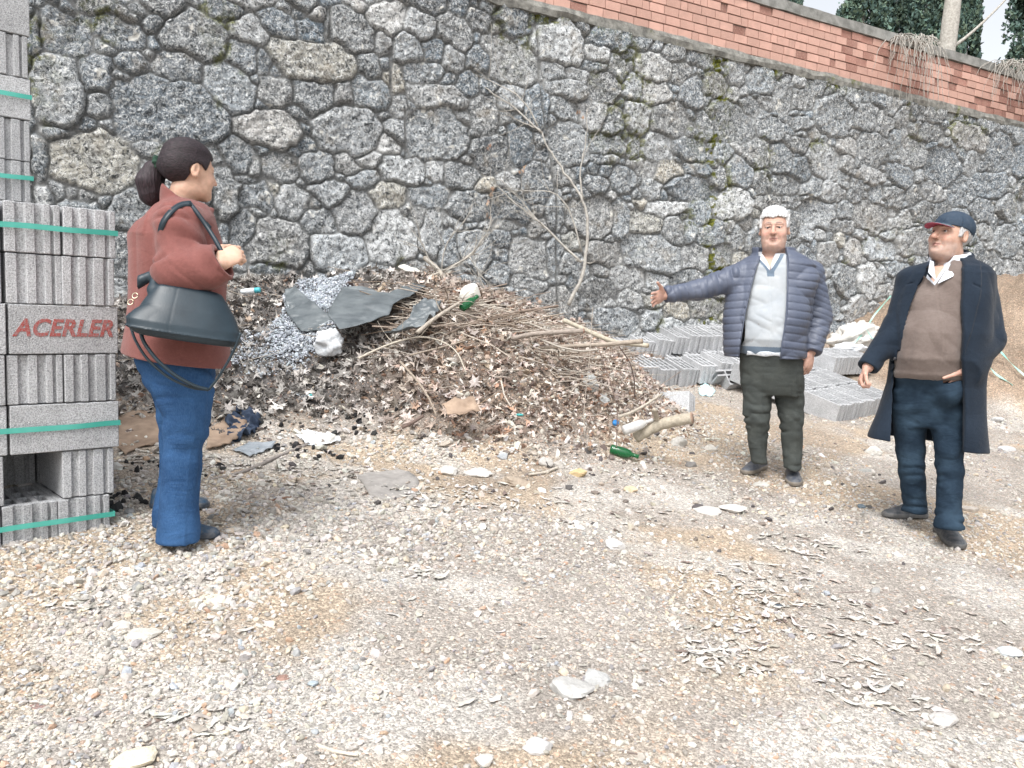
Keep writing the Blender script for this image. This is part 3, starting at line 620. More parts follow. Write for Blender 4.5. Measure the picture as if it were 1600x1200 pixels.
# foot of heap: coarse crumbs spilling over gravel
x = RNG.uniform(-3.2, 3.0, 9000); y = RNG.uniform(3.6, 6.4, 9000); r = resid(x, y); ok = (r < .1) & (RNG.random(9000) < sst(-.02, .05, r)*.8+.06); x, y = x[ok], y[ok]; n = len(x)
sz = np.exp(RNG.normal(-4.5, .45, n)); pos = np.stack([x, y, gz(x, y)+sz*.2], 1)
scatter('rubble_crumbs', pos, sz, IV, IF, m_peb, pick([[.66, .64, .60], [.45, .40, .34], [.20, .17, .15], [.10, .09, .09]], n, [.45, .3, .15, .1]), .5, .3, (1.2, .9, .55), label='small rubble along the foot of the heap')
# flattened pale leaves on the gravel
def patch(cx, cy, rx, ry, n):
    a = RNG.uniform(0, 2*pi, n); q = RNG.random(n)**.7; return cx+rx*q*np.cos(a), cy+ry*q*np.sin(a)
xs_, ys_ = [], []
for px, py, rx, ry, n in [(1210, 930, .42, .38, 110), (1150, 975, .26, .20, 45), (1330, 990, .45, .28, 40), (1130, 1030, .16, .12, 80), (1370, 1080, .2, .18, 50), (1270, 850, .3, .2, 60), (660, 900, .08, .05, 14), (320, 905, .1, .05, 10), (120, 950, .1, .06, 20), (300, 1130, .2, .06, 22), (640, 770, .8, .3, 150), (880, 790, .7, .3, 70), (450, 735, .7, .25, 160), (260, 720, .5, .25, 90), (1040, 740, .4, .25, 60), (1450, 1000, .5, .4, 60), (500, 1000, .9, .4, 26)]:
    g = hit(px, py); a, b = patch(g[0], g[1], rx, ry, n); xs_.append(a); ys_.append(b)
x = np.concatenate(xs_); y = np.concatenate(ys_); n = len(x); sz = RNG.uniform(.016, .046, n)
lv2 = np.array([(0, 0, 0)]+[((.62+.25*((i*7) % 3-1)*.5)*cos(i*2*pi/14)*.5, (.8+.16*((i*5) % 3-1))*sin(i*2*pi/14), 0) for i in range(14)]); LF2 = np.array([[0, 1+i, 1+(i+1) % 14] for i in range(14)])
scatter('fallen_leaves', np.stack([x, y, gz(x, y)+.004+RNG.uniform(0, .005, n)], 1), sz, lv2, LF2, m_leaf, pick([[.60, .57, .53], [.53, .50, .46], [.40, .36, .32], [.22, .17, .15]], n, [.52, .30, .12, .06], .10), .07, .15, (1, 1, .6), label='pale flattened leaves trodden into the gravel', extra=lambda V: curl(V)*np.array([1, 1, .45]), smooth=True)
# charcoal lumps and pale crumbs around the burnt corner
pp = [];
for px, py, rx, n in [(265, 735, .35, 40), (470, 705, .25, 30), (200, 790, .25, 25), (330, 650, .5, 50), (560, 660, .3, 25)]:
    g = hit(px, py); a, b = patch(g[0], g[1], rx, rx*.5, n); pp.append(np.stack([a, b, gz(a, b)+.006], 1))
pp = np.concatenate(pp); n = len(pp)
scatter('charcoal', pp, np.exp(RNG.normal(-4.35, .4, n)), IV, IF, m_peb, pick([[.02, .02, .022], [.04, .04, .04]], n), 1, .35, (1.1, 1, .7), label='black charcoal lumps near the burnt corner')
a_, b_2 = [], []
for px, py, rx, ry, n in [(500, 460, .27, .42, 9000), (480, 520, .27, .34, 6500), (425, 560, .32, .3, 1200)]:
    g = hit(px, py); a, b = patch(g[0], g[1], rx, ry, n); a_.append(a); b_2.append(b)
a = np.concatenate(a_); b = np.concatenate(b_2); n = len(a); sz = np.exp(RNG.normal(-5.05, .3, n))
scatter('ash_crumbs', np.stack([a, b, gz(a, b)+.025+RNG.uniform(0, .03, n)], 1), sz, IV, IF, m_peb, pick([[.50, .54, .59], [.38, .41, .45], [.20, .215, .235], [.68, .71, .75]], n, [.34, .33, .18, .15]), 1, .3, (1.1, 1, .6), label='blue grey crumbs heaped beside the black sheet')
# fine twigs
mb = MB(); x, y, r = heap_pts(2600, .12); q = RNG.random(len(x)) < np.where((x > -.9) & (y > 4.8), .75, .22); x, y = x[q], y[q]
for a, b in zip(x, y):
    L_ = random.uniform(.08, .34); th = random.uniform(-.6, .6)+(pi if random.random() < .5 else 0); k = 4; z0 = float(gz(a, b))+random.uniform(.01, .05)
    s_ = np.linspace(0, L_, k); P_ = np.stack([a+np.cos(th)*s_, b+np.sin(th)*s_*.6, 0*s_], 1)+np.cumsum(RNG.normal(0, .008, (k, 3)), 0)
    P_[:, 2] = z0+s_*random.uniform(-.15, .3)+P_[:, 2]
    mb.tube(P_, np.linspace(.0032, .0015, k), 4, col=np.array(random.choice([(.42, .36, .30), (.30, .24, .2), (.55, .50, .44), (.2, .15, .12)])), cap=False)
for k in range(170):
    px_, py_ = random.uniform(600, 930), random.uniform(478, 560); a, b, z0 = hit(px_, py_) if False else at(px_, py_, 5.6+(560-py_)*.008); z0 = float(gz(a, b))+random.uniform(.02, .12)
    L_ = random.uniform(.3, .8); th = random.gauss(.1, .5 if k % 2 else 1.4); kk = 7; s_ = np.linspace(-L_/2, L_/2, kk); P_ = np.stack([a+np.cos(th)*s_, b+np.sin(th)*s_*.5, z0+s_*random.uniform(-.28, .30)], 1)+np.cumsum(RNG.normal(0, .012, (kk, 3)), 0)
    P_[:, 2] = np.maximum(P_[:, 2], gz(P_[:, 0], P_[:, 1])+.004); mb.tube(P_, np.linspace(random.uniform(.003, .0065), .002, kk), 5, col=np.array(random.choice([(.46, .40, .34), (.36, .29, .24), (.58, .53, .46), (.22, .17, .13)])), cap=False)
o = mb.build('twigs', m_peb, origin=(0, 0, 0)); tag(o, 'tangle of thin dry twigs over the crest of the heap', kind='stuff')
# ------------------------------------------------------------------ figures: implicit surfaces
f32 = np.float32
def cap(P, a, b, ra, rb=None):
    rb = ra if rb is None else rb; a = np.asarray(a, f32); b = np.asarray(b, f32); ba = b-a; pa = P-a
    h = np.clip(pa@ba/(ba@ba+1e-12), 0, 1); return np.linalg.norm(pa-h[:, None]*ba, axis=1)-(ra+(rb-ra)*h)
def ell(P, c, r, R=None):
    q = P-np.asarray(c, f32)
    if R is not None: q = q@np.asarray(R, f32)
    r = np.asarray(r, f32); k = np.linalg.norm(q/r, axis=1); g = np.linalg.norm(q/(r*r), axis=1)+1e-6
    return k*(k-1)/g
def smin(a, b, k=.02):
    h = np.clip(.5+.5*(b-a)/k, 0, 1); return b+(a-b)*h-k*h*(1-h)
def smax(a, b, k=.01): return -smin(-a, -b, k)
def chain(P, pts, rs, k=.0):
    d = None
    for i in range(len(pts)-1):
        e = cap(P, pts[i], pts[i+1], rs[i], rs[i+1]); d = e if d is None else (smin(d, e, k) if k else np.minimum(d, e))
    return d
def surface_nets(v, xs, ys, zs):
    s = v < 0
    c = np.zeros(tuple(n-1 for n in v.shape), np.uint8); sl = (slice(None, -1), slice(1, None))
    for i in (0, 1):
        for j in (0, 1):
            for k in (0, 1): c += s[sl[i], sl[j], sl[k]]
    act = (c > 0) & (c < 8); I, J_, K = np.nonzero(act); n = len(I)
    idx = np.full(act.shape, -1, np.int32); idx[I, J_, K] = np.arange(n)
    acc = np.zeros((n, 3), f32); cnt = np.zeros(n, f32)
    cv = {(a, b, d): v[I+a, J_+b, K+d] for a in (0, 1) for b in (0, 1) for d in (0, 1)}
    for ax in range(3):
        for u in (0, 1):
            for w_ in (0, 1):
                p = [u, w_]; p.insert(ax, 0); q = list(p); q[ax] = 1; va, vb = cv[tuple(p)], cv[tuple(q)]
                m = (va < 0) != (vb < 0); t = np.where(m, va/(va-vb+1e-20*(va == vb)), 0)
                pt = np.tile(np.array(p, f32), (n, 1)); pt[:, ax] = t; acc[m] += pt[m]; cnt[m] += 1
    fr = acc/cnt[:, None]
    V = np.stack([xs[I]+fr[:, 0]*(xs[I+1]-xs[I]), ys[J_]+fr[:, 1]*(ys[J_+1]-ys[J_]), zs[K]+fr[:, 2]*(zs[K+1]-zs[K])], 1)
    Fs = []
    for ax in range(3):
        a = [slice(None)]*3; b = [slice(None)]*3; a[ax] = slice(None, -1); b[ax] = slice(1, None)
        m = s[tuple(a)] != s[tuple(b)]; A, B, C = np.nonzero(m); o = [A, B, C]; u, w_ = [x for x in range(3) if x != ax]
        ok = (o[u] > 0) & (o[w_] > 0) & (o[u] < v.shape[u]-1) & (o[w_] < v.shape[w_]-1); o = [x[ok] for x in o]
        def cell(du, dw):
            q = [x.copy() for x in o]; q[u] -= du; q[w_] -= dw; return idx[q[0], q[1], q[2]]
        quad = np.stack([cell(1, 1), cell(0, 1), cell(0, 0), cell(1, 0)], 1); neg = s[o[0], o[1], o[2]]
        flip = neg if ax != 1 else ~neg
        quad[~flip] = quad[~flip][:, ::-1]; Fs.append(quad)
    Fc = np.concatenate(Fs); Fc = Fc[(Fc >= 0).all(1)]
    return V.astype(f32), Fc
def grid_eval(f, xs, ys, zs, st=4, margin=1.9):
    def pad(a):
        n = (-(len(a)-1)) % st; d = a[-1]-a[-2]; return np.concatenate([a, a[-1]+d*np.arange(1, n+1)]).astype(f32)
    xs, ys, zs = pad(xs), pad(ys), pad(zs)
    cx, cy, cz = xs[::st], ys[::st], zs[::st]
    G = np.stack(np.meshgrid(cx, cy, cz, indexing='ij'), -1).reshape(-1, 3); cv = f(G).reshape(len(cx), len(cy), len(cz)).astype(f32)
    v = np.repeat(np.repeat(np.repeat(cv, st, 0), st, 1), st, 2)[:len(xs), :len(ys), :len(zs)].copy()
    wx = np.diff(cx)[:, None, None]; wy = np.diff(cy)[None, :, None]; wz = np.diff(cz)[None, None, :]
    diag = np.sqrt(wx**2+wy**2+wz**2)
    m = np.full(diag.shape, 9.0, f32)
    for i in (0, 1):
        for j in (0, 1):
            for k in (0, 1): m = np.minimum(m, np.abs(cv[i:len(cx)-1+i, j:len(cy)-1+j, k:len(cz)-1+k]))
    A = m < diag*margin*.5+.012
    fm = np.zeros(v.shape, bool); R_ = np.repeat(np.repeat(np.repeat(A, st, 0), st, 1), st, 2)
    for i in (0, 1):
        for j in (0, 1):
            for k in (0, 1): fm[i:i+R_.shape[0], j:j+R_.shape[1], k:k+R_.shape[2]] |= R_
    I, J_, K = np.nonzero(fm); P = np.stack([xs[I], ys[J_], zs[K]], 1)
    out = np.empty(len(P), f32)
    for a in range(0, len(P), 200000): out[a:a+200000] = f(P[a:a+200000])
    v[I, J_, K] = out
    return v, xs, ys, zs
def sdfmesh(name, f, lo, hi, h, mat, parent, colf=None, axes=None, smooth=True, sm=0):
    if axes is None: axes = [np.arange(a-3*h, b+3*h, h, dtype=f32) for a, b in zip(lo, hi)]
    v, xs, ys, zs = grid_eval(f, *axes); V, Fc = surface_nets(v, xs, ys, zs)
    if sm:
        for _ in range(sm):
            acc = np.zeros_like(V); cnt = np.zeros(len(V), f32)
            for i in range(4):
                np.add.at(acc, Fc[:, i], V[Fc[:, (i+1) % 4]]); np.add.at(cnt, Fc[:, i], 1)
            V = V*.5+.5*acc/np.maximum(cnt, 1)[:, None]
    col = colf(V) if colf is not None else None
    loc = np.array(parent.location) if parent is not None else np.zeros(3)
    return mk(name, V+loc.astype(f32), Fc, mat, parent, col=col, smooth=smooth, origin=loc)
def gaxis(lo, hi, segs, coarse):
    """grid coordinates with fine steps inside the given spans"""
    r = [lo]
    while r[-1] < hi:
        st = coarse
        for a, b, s in segs:
            if a-.03 <= r[-1] <= b+.03: st = min(st, s)
            elif r[-1] < a-.03: st = min(st, max(s, (a-.03-r[-1])+1e-4) if a-.03-r[-1] < st else st)
        r.append(r[-1]+st)
    return np.array(r, f32)
class Loft:
    """horizontal oval sections; rows: (py, left px, right px, centre depth offset, half depth)"""
    yaw = 0.0
    def __init__(s, rows, J, pw=2.3):
        L = []; s.c_, s.s_ = cos(Loft.yaw), sin(Loft.yaw)
        for py, xl, xr, yc, ry in rows:
            a = J(xl, py, yc); b = J(xr, py, yc); L.append(((a[2]+b[2])/2, (a[0]+b[0])/2, abs(b[0]-a[0])/2*s.c_, (a[1]+b[1])/2, ry))
        L.sort(); s.t = np.array(L); s.pw = pw
    def at(s, z): return [np.interp(z, s.t[:, 0], s.t[:, i]) for i in (1, 2, 3, 4)]
    def __call__(s, P, off=0.0, ends=True, k=.012):
        cx, rx, cy, ry = s.at(P[:, 2]); rx = rx+off; ry = ry+off
        dx = P[:, 0]-cx; dy = P[:, 1]-cy; q = (np.abs((dx*s.c_-dy*s.s_)/rx)**s.pw+np.abs((dx*s.s_+dy*s.c_)/ry)**s.pw)**(1/s.pw)
        d = (q-1)*np.minimum(rx, ry)
        if ends: d = smax(smax(d, P[:, 2]-s.t[-1, 0]-off, k), s.t[0, 0]-P[:, 2]-off, k)
        return d.astype(f32)
def front_y(loft, x, z, off=0.0):
    ys_ = np.linspace(-.45, .1, 221); d = loft(np.stack([np.full(221, x), ys_, np.full(221, z)], 1).astype(f32), off); k = np.argmax(d < 0); return float(ys_[k])
def edge_px(loft, J, pts, off=0.0, pull=0):
    out = []
    for px, py in pts:
        dys = np.linspace(-.42, .12, 217); P_ = np.array([J(px, py, d) for d in dys]); d = loft(P_.astype(f32), off); k = int(np.argmax(d < 0)) if (d < 0).any() else int(np.argmin(d)); out.append((P_[k, 2], P_[k, 0]))
    out = np.array(out); return out[np.argsort(out[:, 0])]
def folds(P, fx, fy, fz, amp, seed=0): return amp*(2.6*np.abs(vn3(P[:, 0]*fx+seed, P[:, 1]*fy+seed*.7, P[:, 2]*fz+seed*1.3)-.5)**.8*-1+.42)
def headframe(fwd, pitch=0, roll_=0):
    f = np.array([fwd[0], fwd[1], 0.0]); f /= np.linalg.norm(f); x = np.cross(f, [0, 0, 1.0])
    R = np.stack([x, f*cos(pitch)+np.array([0, 0, sin(pitch)]), -f*sin(pitch)+np.array([0, 0, cos(pitch)])], 1)
    if roll_: R = R@np.array([[cos(roll_), 0, -sin(roll_)], [0, 1, 0], [sin(roll_), 0, cos(roll_)]])
    return R.astype(f32)
def cranium(Q): return smin(ell(Q, (0, -.018, .032), (.077, .098, .088)), ell(Q, (0, .02, .0), (.070, .072, .085)), .02)
def head_sdf(Q, p):
    """Q: local (side, forward, up), eye level at 0, chin at -.115"""
    A = np.abs(Q[:, 0]); S_ = Q.copy(); S_[:, 0] = A
    d = cranium(Q)
    d = smin(d, ell(Q, (0, .028, -.035), (.063*p['wide'], .066, .080)), .02)
    d = smin(d, ell(S_, (.030*p['wide'], .035, -.078), (.034, .045, .034)), .03)
    d = smin(d, ell(Q, (0, .078, -.100), (.026, .018, .017)), .025)
    d = smin(d, ell(S_, (.040*p['wide'], .064, -.036), (.024, .022, .024)), .02)
    if p.get('jowl'): d = smin(d, ell(Q, (0, .035, -.115), (.055*p['wide'], .045, .028)), .03)
    d = smin(d, cap(S_, (.006, .092, .019), (.046, .074, .020), .009, .007), .012)
    d = smax(d, -ell(S_, (.033, .101, .001), (.021, .018, .014)), .014)
    d = smin(d, ell(S_, (.032, .0745, -.001), (.0145, .0115, .0115)), .004)
    d = smin(d, cap(S_, (.019, .0882, .0074), (.046, .0765, .0056), .0044), .004)
    d = smin(d, cap(S_, (.021, .0867, -.0086), (.044, .0775, -.0082), .0032), .004)
    n = p['nose']
    d = smin(d, cap(Q, (0, .091, .010), (0, .110*1.0+.006*n, -.034), .0075, .0115*n), .012)
    d = smin(d, ell(S_, (.0125*n, .098, -.038), (.0085, .011, .0085)), .006)
    d = smax(d, -ell(S_, (.0065, .106, -.0475), (.0035, .006, .004)), .003)
    d = smin(d, cap(S_, (.0, .0945, -.0625), (.024, .083, -.067), .0058, .0030), .005)
    d = smin(d, cap(S_, (.0, .0925, -.0755), (.020, .084, -.072), .0068, .0035), .006)
    d = smax(d, -cap(S_, (.0, .1035, -.0685), (.026, .0895, -.0690), .0026+.0022*p.get('open', 0)), .004)
    d = smax(d, -cap(S_, (.021, .100, -.040), (.036, .090, -.072), .0058), .010)
    e = ell(S_, (.080, -.012, -.006), (.0085, .0185, .031), rot('X', -.2)); e = smax(e, -ell(S_, (.0905, -.007, -.001), (.0085, .0105, .019)), .005); e = smin(e, cap(S_, (.078, -.010, -.030), (.083, -.010, -.030), .009), .01)
    d = smin(d, e, .006)
    d = smax(d, -cap(Q, (-.014, .101, -.0895), (.014, .101, -.0895), .006), .012)
    if p.get('wr'): d = d+p['wr']*np.sin(Q[:, 2]*520)*sst(.035, .05, Q[:, 2])*sst(.02, .06, Q[:, 1])
    return d
def head_col(Q, p):
    Q = Q.copy()
    A = np.abs(Q[:, 0]); n = len(Q); c = np.tile(np.array(p['skin']), (n, 1))
    def blend(m, col): nonlocal c; c = c+(np.array(col)-c)*m[:, None]
    fr = sst(.03, .06, Q[:, 1])
    if p.get('flush'): blend(np.exp(-((A-.045)**2+(Q[:, 2]+.035)**2)/.0005)*fr*.5, p['flush']); blend(np.exp(-((A)**2+(Q[:, 2]+.036)**2)/.00022)*fr*.45, p['flush'])
    if p.get('beard'): blend(sst(-.045, -.06, Q[:, 2])*sst(.0, .03, Q[:, 1])*p['beard'][1]*(1-np.exp(-(A**2/.0009+(Q[:, 2]+.0685)**2/.00018))), p['beard'][0])
    lip = np.exp(-((A/.023)**6))*np.exp(-((Q[:, 2]+.069)/.0085)**4)*sst(.075, .085, Q[:, 1]); blend(lip*.75, p['lip'])
    blend(np.exp(-((A/.024)**8))*np.exp(-((Q[:, 2]+.0688)/.0022)**2)*sst(.07, .08, Q[:, 1])*.9, (.12, .05, .045))
    zb = .0245+.004*np.sin(np.clip((A-.012)/.036, 0, 1)*pi)
    blend(np.exp(-((Q[:, 2]-zb)/.0048)**4)*sst(.011, .015, A)*sst(.052, .044, A)*fr*p['brow'][1], p['brow'][0])
    blend(np.exp(-((A-.032)/.017)**4-((Q[:, 2]-.0005)/.0048)**2)*sst(.06, .07, Q[:, 1])*.85, (.07, .045, .04))  # eye socket shading put into the skin colour
    blend(np.exp(-((A-.032)/.02)**4-((Q[:, 2]+.012)/.007)**2)*fr*.35, np.array(p['skin'])*.6)
    fold = np.abs((A-.020)-(-.040-Q[:, 2])*.42); blend(np.exp(-(fold/.004)**2)*sst(-.036, -.045, Q[:, 2])*sst(-.078, -.066, Q[:, 2])*fr*.4*p.get('line', 1), np.array(p['skin'])*.55)
    for zz_ in (.040, .049): blend(np.exp(-((Q[:, 2]-zz_-.002*np.sin(Q[:, 0]*70))/.0013)**2)*(A < .035)*fr*.30*p.get('line', 1), np.array(p['skin'])*.6)
    blend(np.exp(-((A-.005)/.0015)**2)*np.exp(-((Q[:, 2]-.021)/.007)**4)*fr*.3*p.get('line', 1), np.array(p['skin'])*.55)
    blend((fb2(Q[:, 0]*70+9, Q[:, 2]*70+Q[:, 1]*40, 3)-.45).clip(0, 1)*.9, np.array(p['skin'])*np.array([.86, .72, .66]))
    blend(np.exp(-((A-.0065)/.0035)**2-((Q[:, 2]+.047)/.004)**2)*sst(.09, .1, Q[:, 1])*.8, (.15, .06, .05))
    return c
def hand_sdf(P, wrist, d, th, curl=.3, spread=.06, sc=1.0, tcurl=.3, fan=None):
    """d: hand direction, th: side the thumb is on; fingers bend towards the palm normal"""
    d = np.array(d, float); d /= np.linalg.norm(d); th = np.array(th, float); th -= d*np.dot(th, d); th /= np.linalg.norm(th); pn = np.cross(d, th)*hand_sdf.flip
    w_ = np.array(wrist, float); R = np.stack([d, th, pn], 1)
    dd = ell(P, w_+d*.045*sc, (.056*sc, .043*sc, .017*sc), R); dd = smin(dd, ell(P, w_+d*.068*sc, (.030*sc, .043*sc, .014*sc), R), .01)
    for i, (o, L) in enumerate([(.031, .072), (.0105, .082), (-.0105, .076), (-.031, .060)]):
        a = (o/.031)*spread*1.0; dr = d*cos(a)+th*sin(a); p = w_+d*.082*sc+th*o*sc; ang = 0; cu = curl*(1+.12*i)
        for j, (fr_, r0, r1) in enumerate([(.44, .0098, .0090), (.32, .0090, .0082), (.24, .0082, .0070)]):
            ang += cu*(.7 if j == 0 else 1.0); q = p+(dr*cos(ang)+pn*sin(ang))*L*fr_*sc; dd = smin(dd, cap(P, p, q, r0*sc, r1*sc), .0035); p = q
    p = w_+d*.022*sc+th*.030*sc+pn*.006; dr = d*.62+th*.78; q = p+dr*.042*sc+pn*.006; dd = smin(dd, cap(P, p, q, .0150*sc, .0118*sc), .012)
    dr2 = d*cos(.9-tcurl)+th*sin(.9-tcurl)*.8+pn*tcurl*.6; dr2 /= np.linalg.norm(dr2); q2 = q+dr2*.034*sc; dd = smin(dd, cap(P, q, q2, .0112*sc, .0095*sc), .004)
    q3 = q2+(dr2+pn*.25*tcurl)*.024*sc; return smin(dd, cap(P, q2, q3, .0095*sc, .0080*sc), .003)
hand_sdf.flip = 1
def shoe_parts(P, heel, toe, w=.046, hgt=.075):
    """heel and toe on the ground"""
    heel = np.array(heel, float); toe = np.array(toe, float); L = np.linalg.norm(toe-heel); d = (toe-heel)/L; up = np.array([0, 0, 1.0]); sd_ = np.cross(d, up)
    R = np.stack([d, sd_, np.cross(sd_, d)], 1).astype(f32); Q = (P-heel.astype(f32))@R; x = Q[:, 0]/L
    wd = w*np.interp(x, [-.02, .08, .35, .68, .88, 1.0], [.55, .78, .72, 1.0, .82, .45]); ht = np.interp(x, [0, .2, .38, .55, .75, .92, 1.0], [.085, .095, .088, .068, .048, .040, .030])
    xx = smax(-Q[:, 0], Q[:, 0]-L, .03)
    q = (np.abs(Q[:, 1]/wd)**2.4+np.clip(Q[:, 2]/ht, 0, 9)**2.2)**(1/2.2)-1
    d_ = smax(smax(q*np.minimum(wd, ht)*.9, xx, .02), -Q[:, 2], .003)
    sole = smax(smax(np.abs(Q[:, 1])-wd-.004, xx-.004, .03), np.abs(Q[:, 2]-.012)-.012, .004)
    return d_, sole, Q, x
# ------------------------------------------------------------------ people
t = NT('skin'); c = t.mix(1.0, t.attr('Col'), t.ramp(t.noise(55, 4), (.3, .88), (.7, 1.08)), 'MULTIPLY'); t.bump(t.noise(260, 3), .25, .002); t.b.inputs['Subsurface Weight'].default_value = .12; t.b.inputs['Subsurface Radius'].default_value = (.01, .004, .002); t.b.inputs['Subsurface Scale'].default_value = 1.0
m_skin = t.fin(c, .55, .35)
t = NT('eye_surface'); m_eye = t.fin(t.attr('Col'), .15, .5)
def cloth(name, c1, c2, scale=14, rough=.9, bump=.35, bs=500, bd=.0015, spec=.15, sheen=0.0, attr=False):
    t = NT(name); c = t.mix(t.ramp(t.noise(scale, 5, .6), (.35, 0.0), (.65, 1.0)), c1, c2); c = t.mix(t.ramp(t.noise(90, 4, .7), (.35, .22), (.6, 0.0)), c, tuple(v*.55 for v in c1))
    if attr: c = t.mix(1.0, c, t.attr('Col'), 'MULTIPLY')
    t.bump(t.math('ADD', t.math('MULTIPLY', t.noise(bs, 3), .25), t.noise(7, 6, .55, t.mapv((1, 1, 1.8)), dist=1.6)), bump*.9, .022); t.b.inputs['Sheen Weight'].default_value = sheen
    return t.fin(c, rough, spec)
def eyes(root, HC, R, sc, look=(0, 0), ed=.0785):
    for sx in (-1, 1):
        c0 = np.array([sx*.032, ed, -.0008])*sc; r = .0112*sc; V = []; n, m = 14, 20
        th = np.linspace(0, pi, n); ph = np.arange(m)*2*pi/m
        V = np.array([[sin(a)*cos(b), cos(a), sin(a)*sin(b)] for a in th for b in ph]); Q = [[i*m+j, i*m+(j+1) % m, (i+1)*m+(j+1) % m, (i+1)*m+j] for i in range(n-1) for j in range(m)]
        lk = np.array([look[0], 1, look[1]], float); lk /= np.linalg.norm(lk); a = np.arccos(np.clip(V@lk, -1, 1)); col = np.where(a[:, None] < .26, [[.01, .01, .01]], np.where(a[:, None] < .62, [[.06, .035, .025]], [[.50, .46, .44]]))
        W = (V*r+c0)@R.T+HC+np.array(root.location)
        mk('eye', W, np.array(Q), m_eye, root, col=col)
def Jf(d0, base): return lambda px, py, dy=0.0: at(px, py, d0+dy)-base
# shoes
t = NT('shoe_leather'); c = t.mix(t.ramp(t.noise(30, 5, .65), (.4, 0.0), (.7, .6)), t.attr('Col'), (.22, .21, .20)); t.bump(t.noise(110, 4), .4, .003); m_shoe = t.fin(c, .55, .4)
def shoe(root, heel, toe, upc, solec, lace=True, w=.046, name='shoe'):
    b = np.array(root.location); heel = np.array(heel)-b; toe = np.array(toe)-b
    heel[2] = float(gz(heel[0]+b[0], heel[1]+b[1]))-b[2]+.004; toe[2] = float(gz(toe[0]+b[0], toe[1]+b[1]))-b[2]+.006
    def f(P):
        d_, sole, Q, x = shoe_parts(P, heel, toe, w)
        d_ = d_-.0015*(np.abs(np.sin(x*38))*(x > .35)*(x < .66)*(np.abs(Q[:, 1]) < .02)); return smin(d_, sole, .002)
    def cf(V):
        d_, sole, Q, x = shoe_parts(V, heel, toe, w); m = (sole < d_) | (Q[:, 2] < .022); return np.where(m[:, None], np.array([solec]), np.array([upc])*(1+.3*(fb2(x*8, Q[:, 1]*60, 3)-.5))[:, None])
    lo = np.minimum(heel, toe)-.09; hi = np.maximum(heel, toe)+.09; hi[2] += .06; lo[2] += .06
    o = sdfmesh(name, f, lo, hi, .0045, m_shoe, root, cf, sm=1)
    if lace:
        d = (toe-heel); L = np.linalg.norm(d); d /= L; s_ = np.cross(d, [0, 0, 1]); mb = MB()
        for i in range(4):
            x = .44+i*.065; hh = np.interp(x, [.38, .55, .75], [.090, .070, .050])
            for sg in (-1, 1):
                p = [heel+d*L*(x+.02*(j/4-.5))+s_*sg*(.020*(j/4*2-1))+np.array([0, 0, hh+.004-.010*abs(j/4*2-1)**2]) for j in range(5)]; mb.tube(np.array(p)+b, .0022, 5, col=np.array([.05, .055, .07]))
        mb.build('lace', m_shoe, o)
    return o
# ============================ man in the padded jacket
B1 = hit(1207, 752); B1 = np.array([B1[0], B1[1], float(gz(B1[0], B1[1]))]); d1 = B1[1]
man = empty('person', B1, 'white-haired man in open blue padded jacket pointing with outstretched arm', 'person')
J = Jf(d1, B1); Loft.yaw = atan2(B1[0], B1[1])
fw = np.array([-.36, -.93])
HC1 = J(1210, 357, -.02); HR1 = headframe(fw, radians(-2), radians(-1)); HS1 = 1.03
hp1 = dict(wide=1.12, nose=1.18, jowl=True, skin=(.55, .35, .275), flush=(.58, .29, .24), lip=(.46, .22, .20), brow=((.17, .13, .12), .85), beard=((.50, .38, .34), .35), wr=.0004)
tor1 = Loft([(396, 1186, 1234, .02, .09), (405, 1172, 1250, .01, .11), (420, 1160, 1262, .0, .125), (460, 1158, 1256, -.01, .145), (500, 1155, 1254, -.025, .165), (530, 1154, 1254, -.03, .17), (556, 1156, 1254, -.01, .155), (600, 1158, 1254, .0, .13), (615, 1165, 1250, .0, .11)], J)
legL1 = Loft([(590, 1158, 1209, 0, .09), (630, 1161, 1205, 0, .085), (650, 1163, 1203, -.01, .078), (668, 1165, 1201, 0, .072), (700, 1170, 1198, .01, .062), (724, 1175, 1198, .01, .054)], J, 2)
legR1 = Loft([(590, 1206, 1256, 0, .09), (630, 1212, 1256, 0, .085), (655, 1217, 1256, -.01, .078), (672, 1220, 1255, 0, .072), (700, 1222, 1254, 0, .064), (733, 1224, 1252, -.02, .056)], J, 2)
shA, elA, wrA = J(1152, 434, .02), J(1096, 452, .0), J(1040, 461, -.03)
shB, elB, wrB = J(1266, 430, .03), J(1281, 496, .03), J(1268, 549, -.05)
def body1(P):
    Q = (P-HC1.astype(f32))@HR1/HS1; d = head_sdf(Q, hp1)*HS1
    nk = cap(P, HC1+HR1@np.array([0, -.02, -.09]), J(1208, 415, .03), .066, .075); d = smin(d, nk, .025)
    d = smin(d, tor1(P, -.03), .03)
    d = smin(d, chain(P, [shA, elA, wrA], [.055, .045, .029]), .03); d = smin(d, chain(P, [shB, elB, wrB], [.055, .045, .029]), .03)
    d = smin(d, legL1(P, -.022), .02); d = smin(d, legR1(P, -.022), .02)
    hand_sdf.flip = -1
    d = smin(d, hand_sdf(P, wrA+np.array([-.012, 0, -.003]), (-.70, -.68, -.22), (.1, -.1, 1), .16, .14, 1.0, .1), .012)
    hand_sdf.flip = 1
    return smin(d, hand_sdf(P, wrB+np.array([-.01, -.01, -.005]), (-.18, -.12, -1), (-.75, -.65, 0), .5, .05, 1.16, .6), .012)
def bcol(HC, HR, HS, hp, hands=(.56, .34, .27)):
    def cf(V):
        Q = (V-HC.astype(f32))@HR/HS; near = (np.linalg.norm(Q, axis=1) < .17)[:, None]; c = np.where(near, head_col(Q, hp), np.array([hp['skin']])); return np.where((V[:, 2] < HC[2]-.35)[:, None], np.array([hands]), c)
    return cf
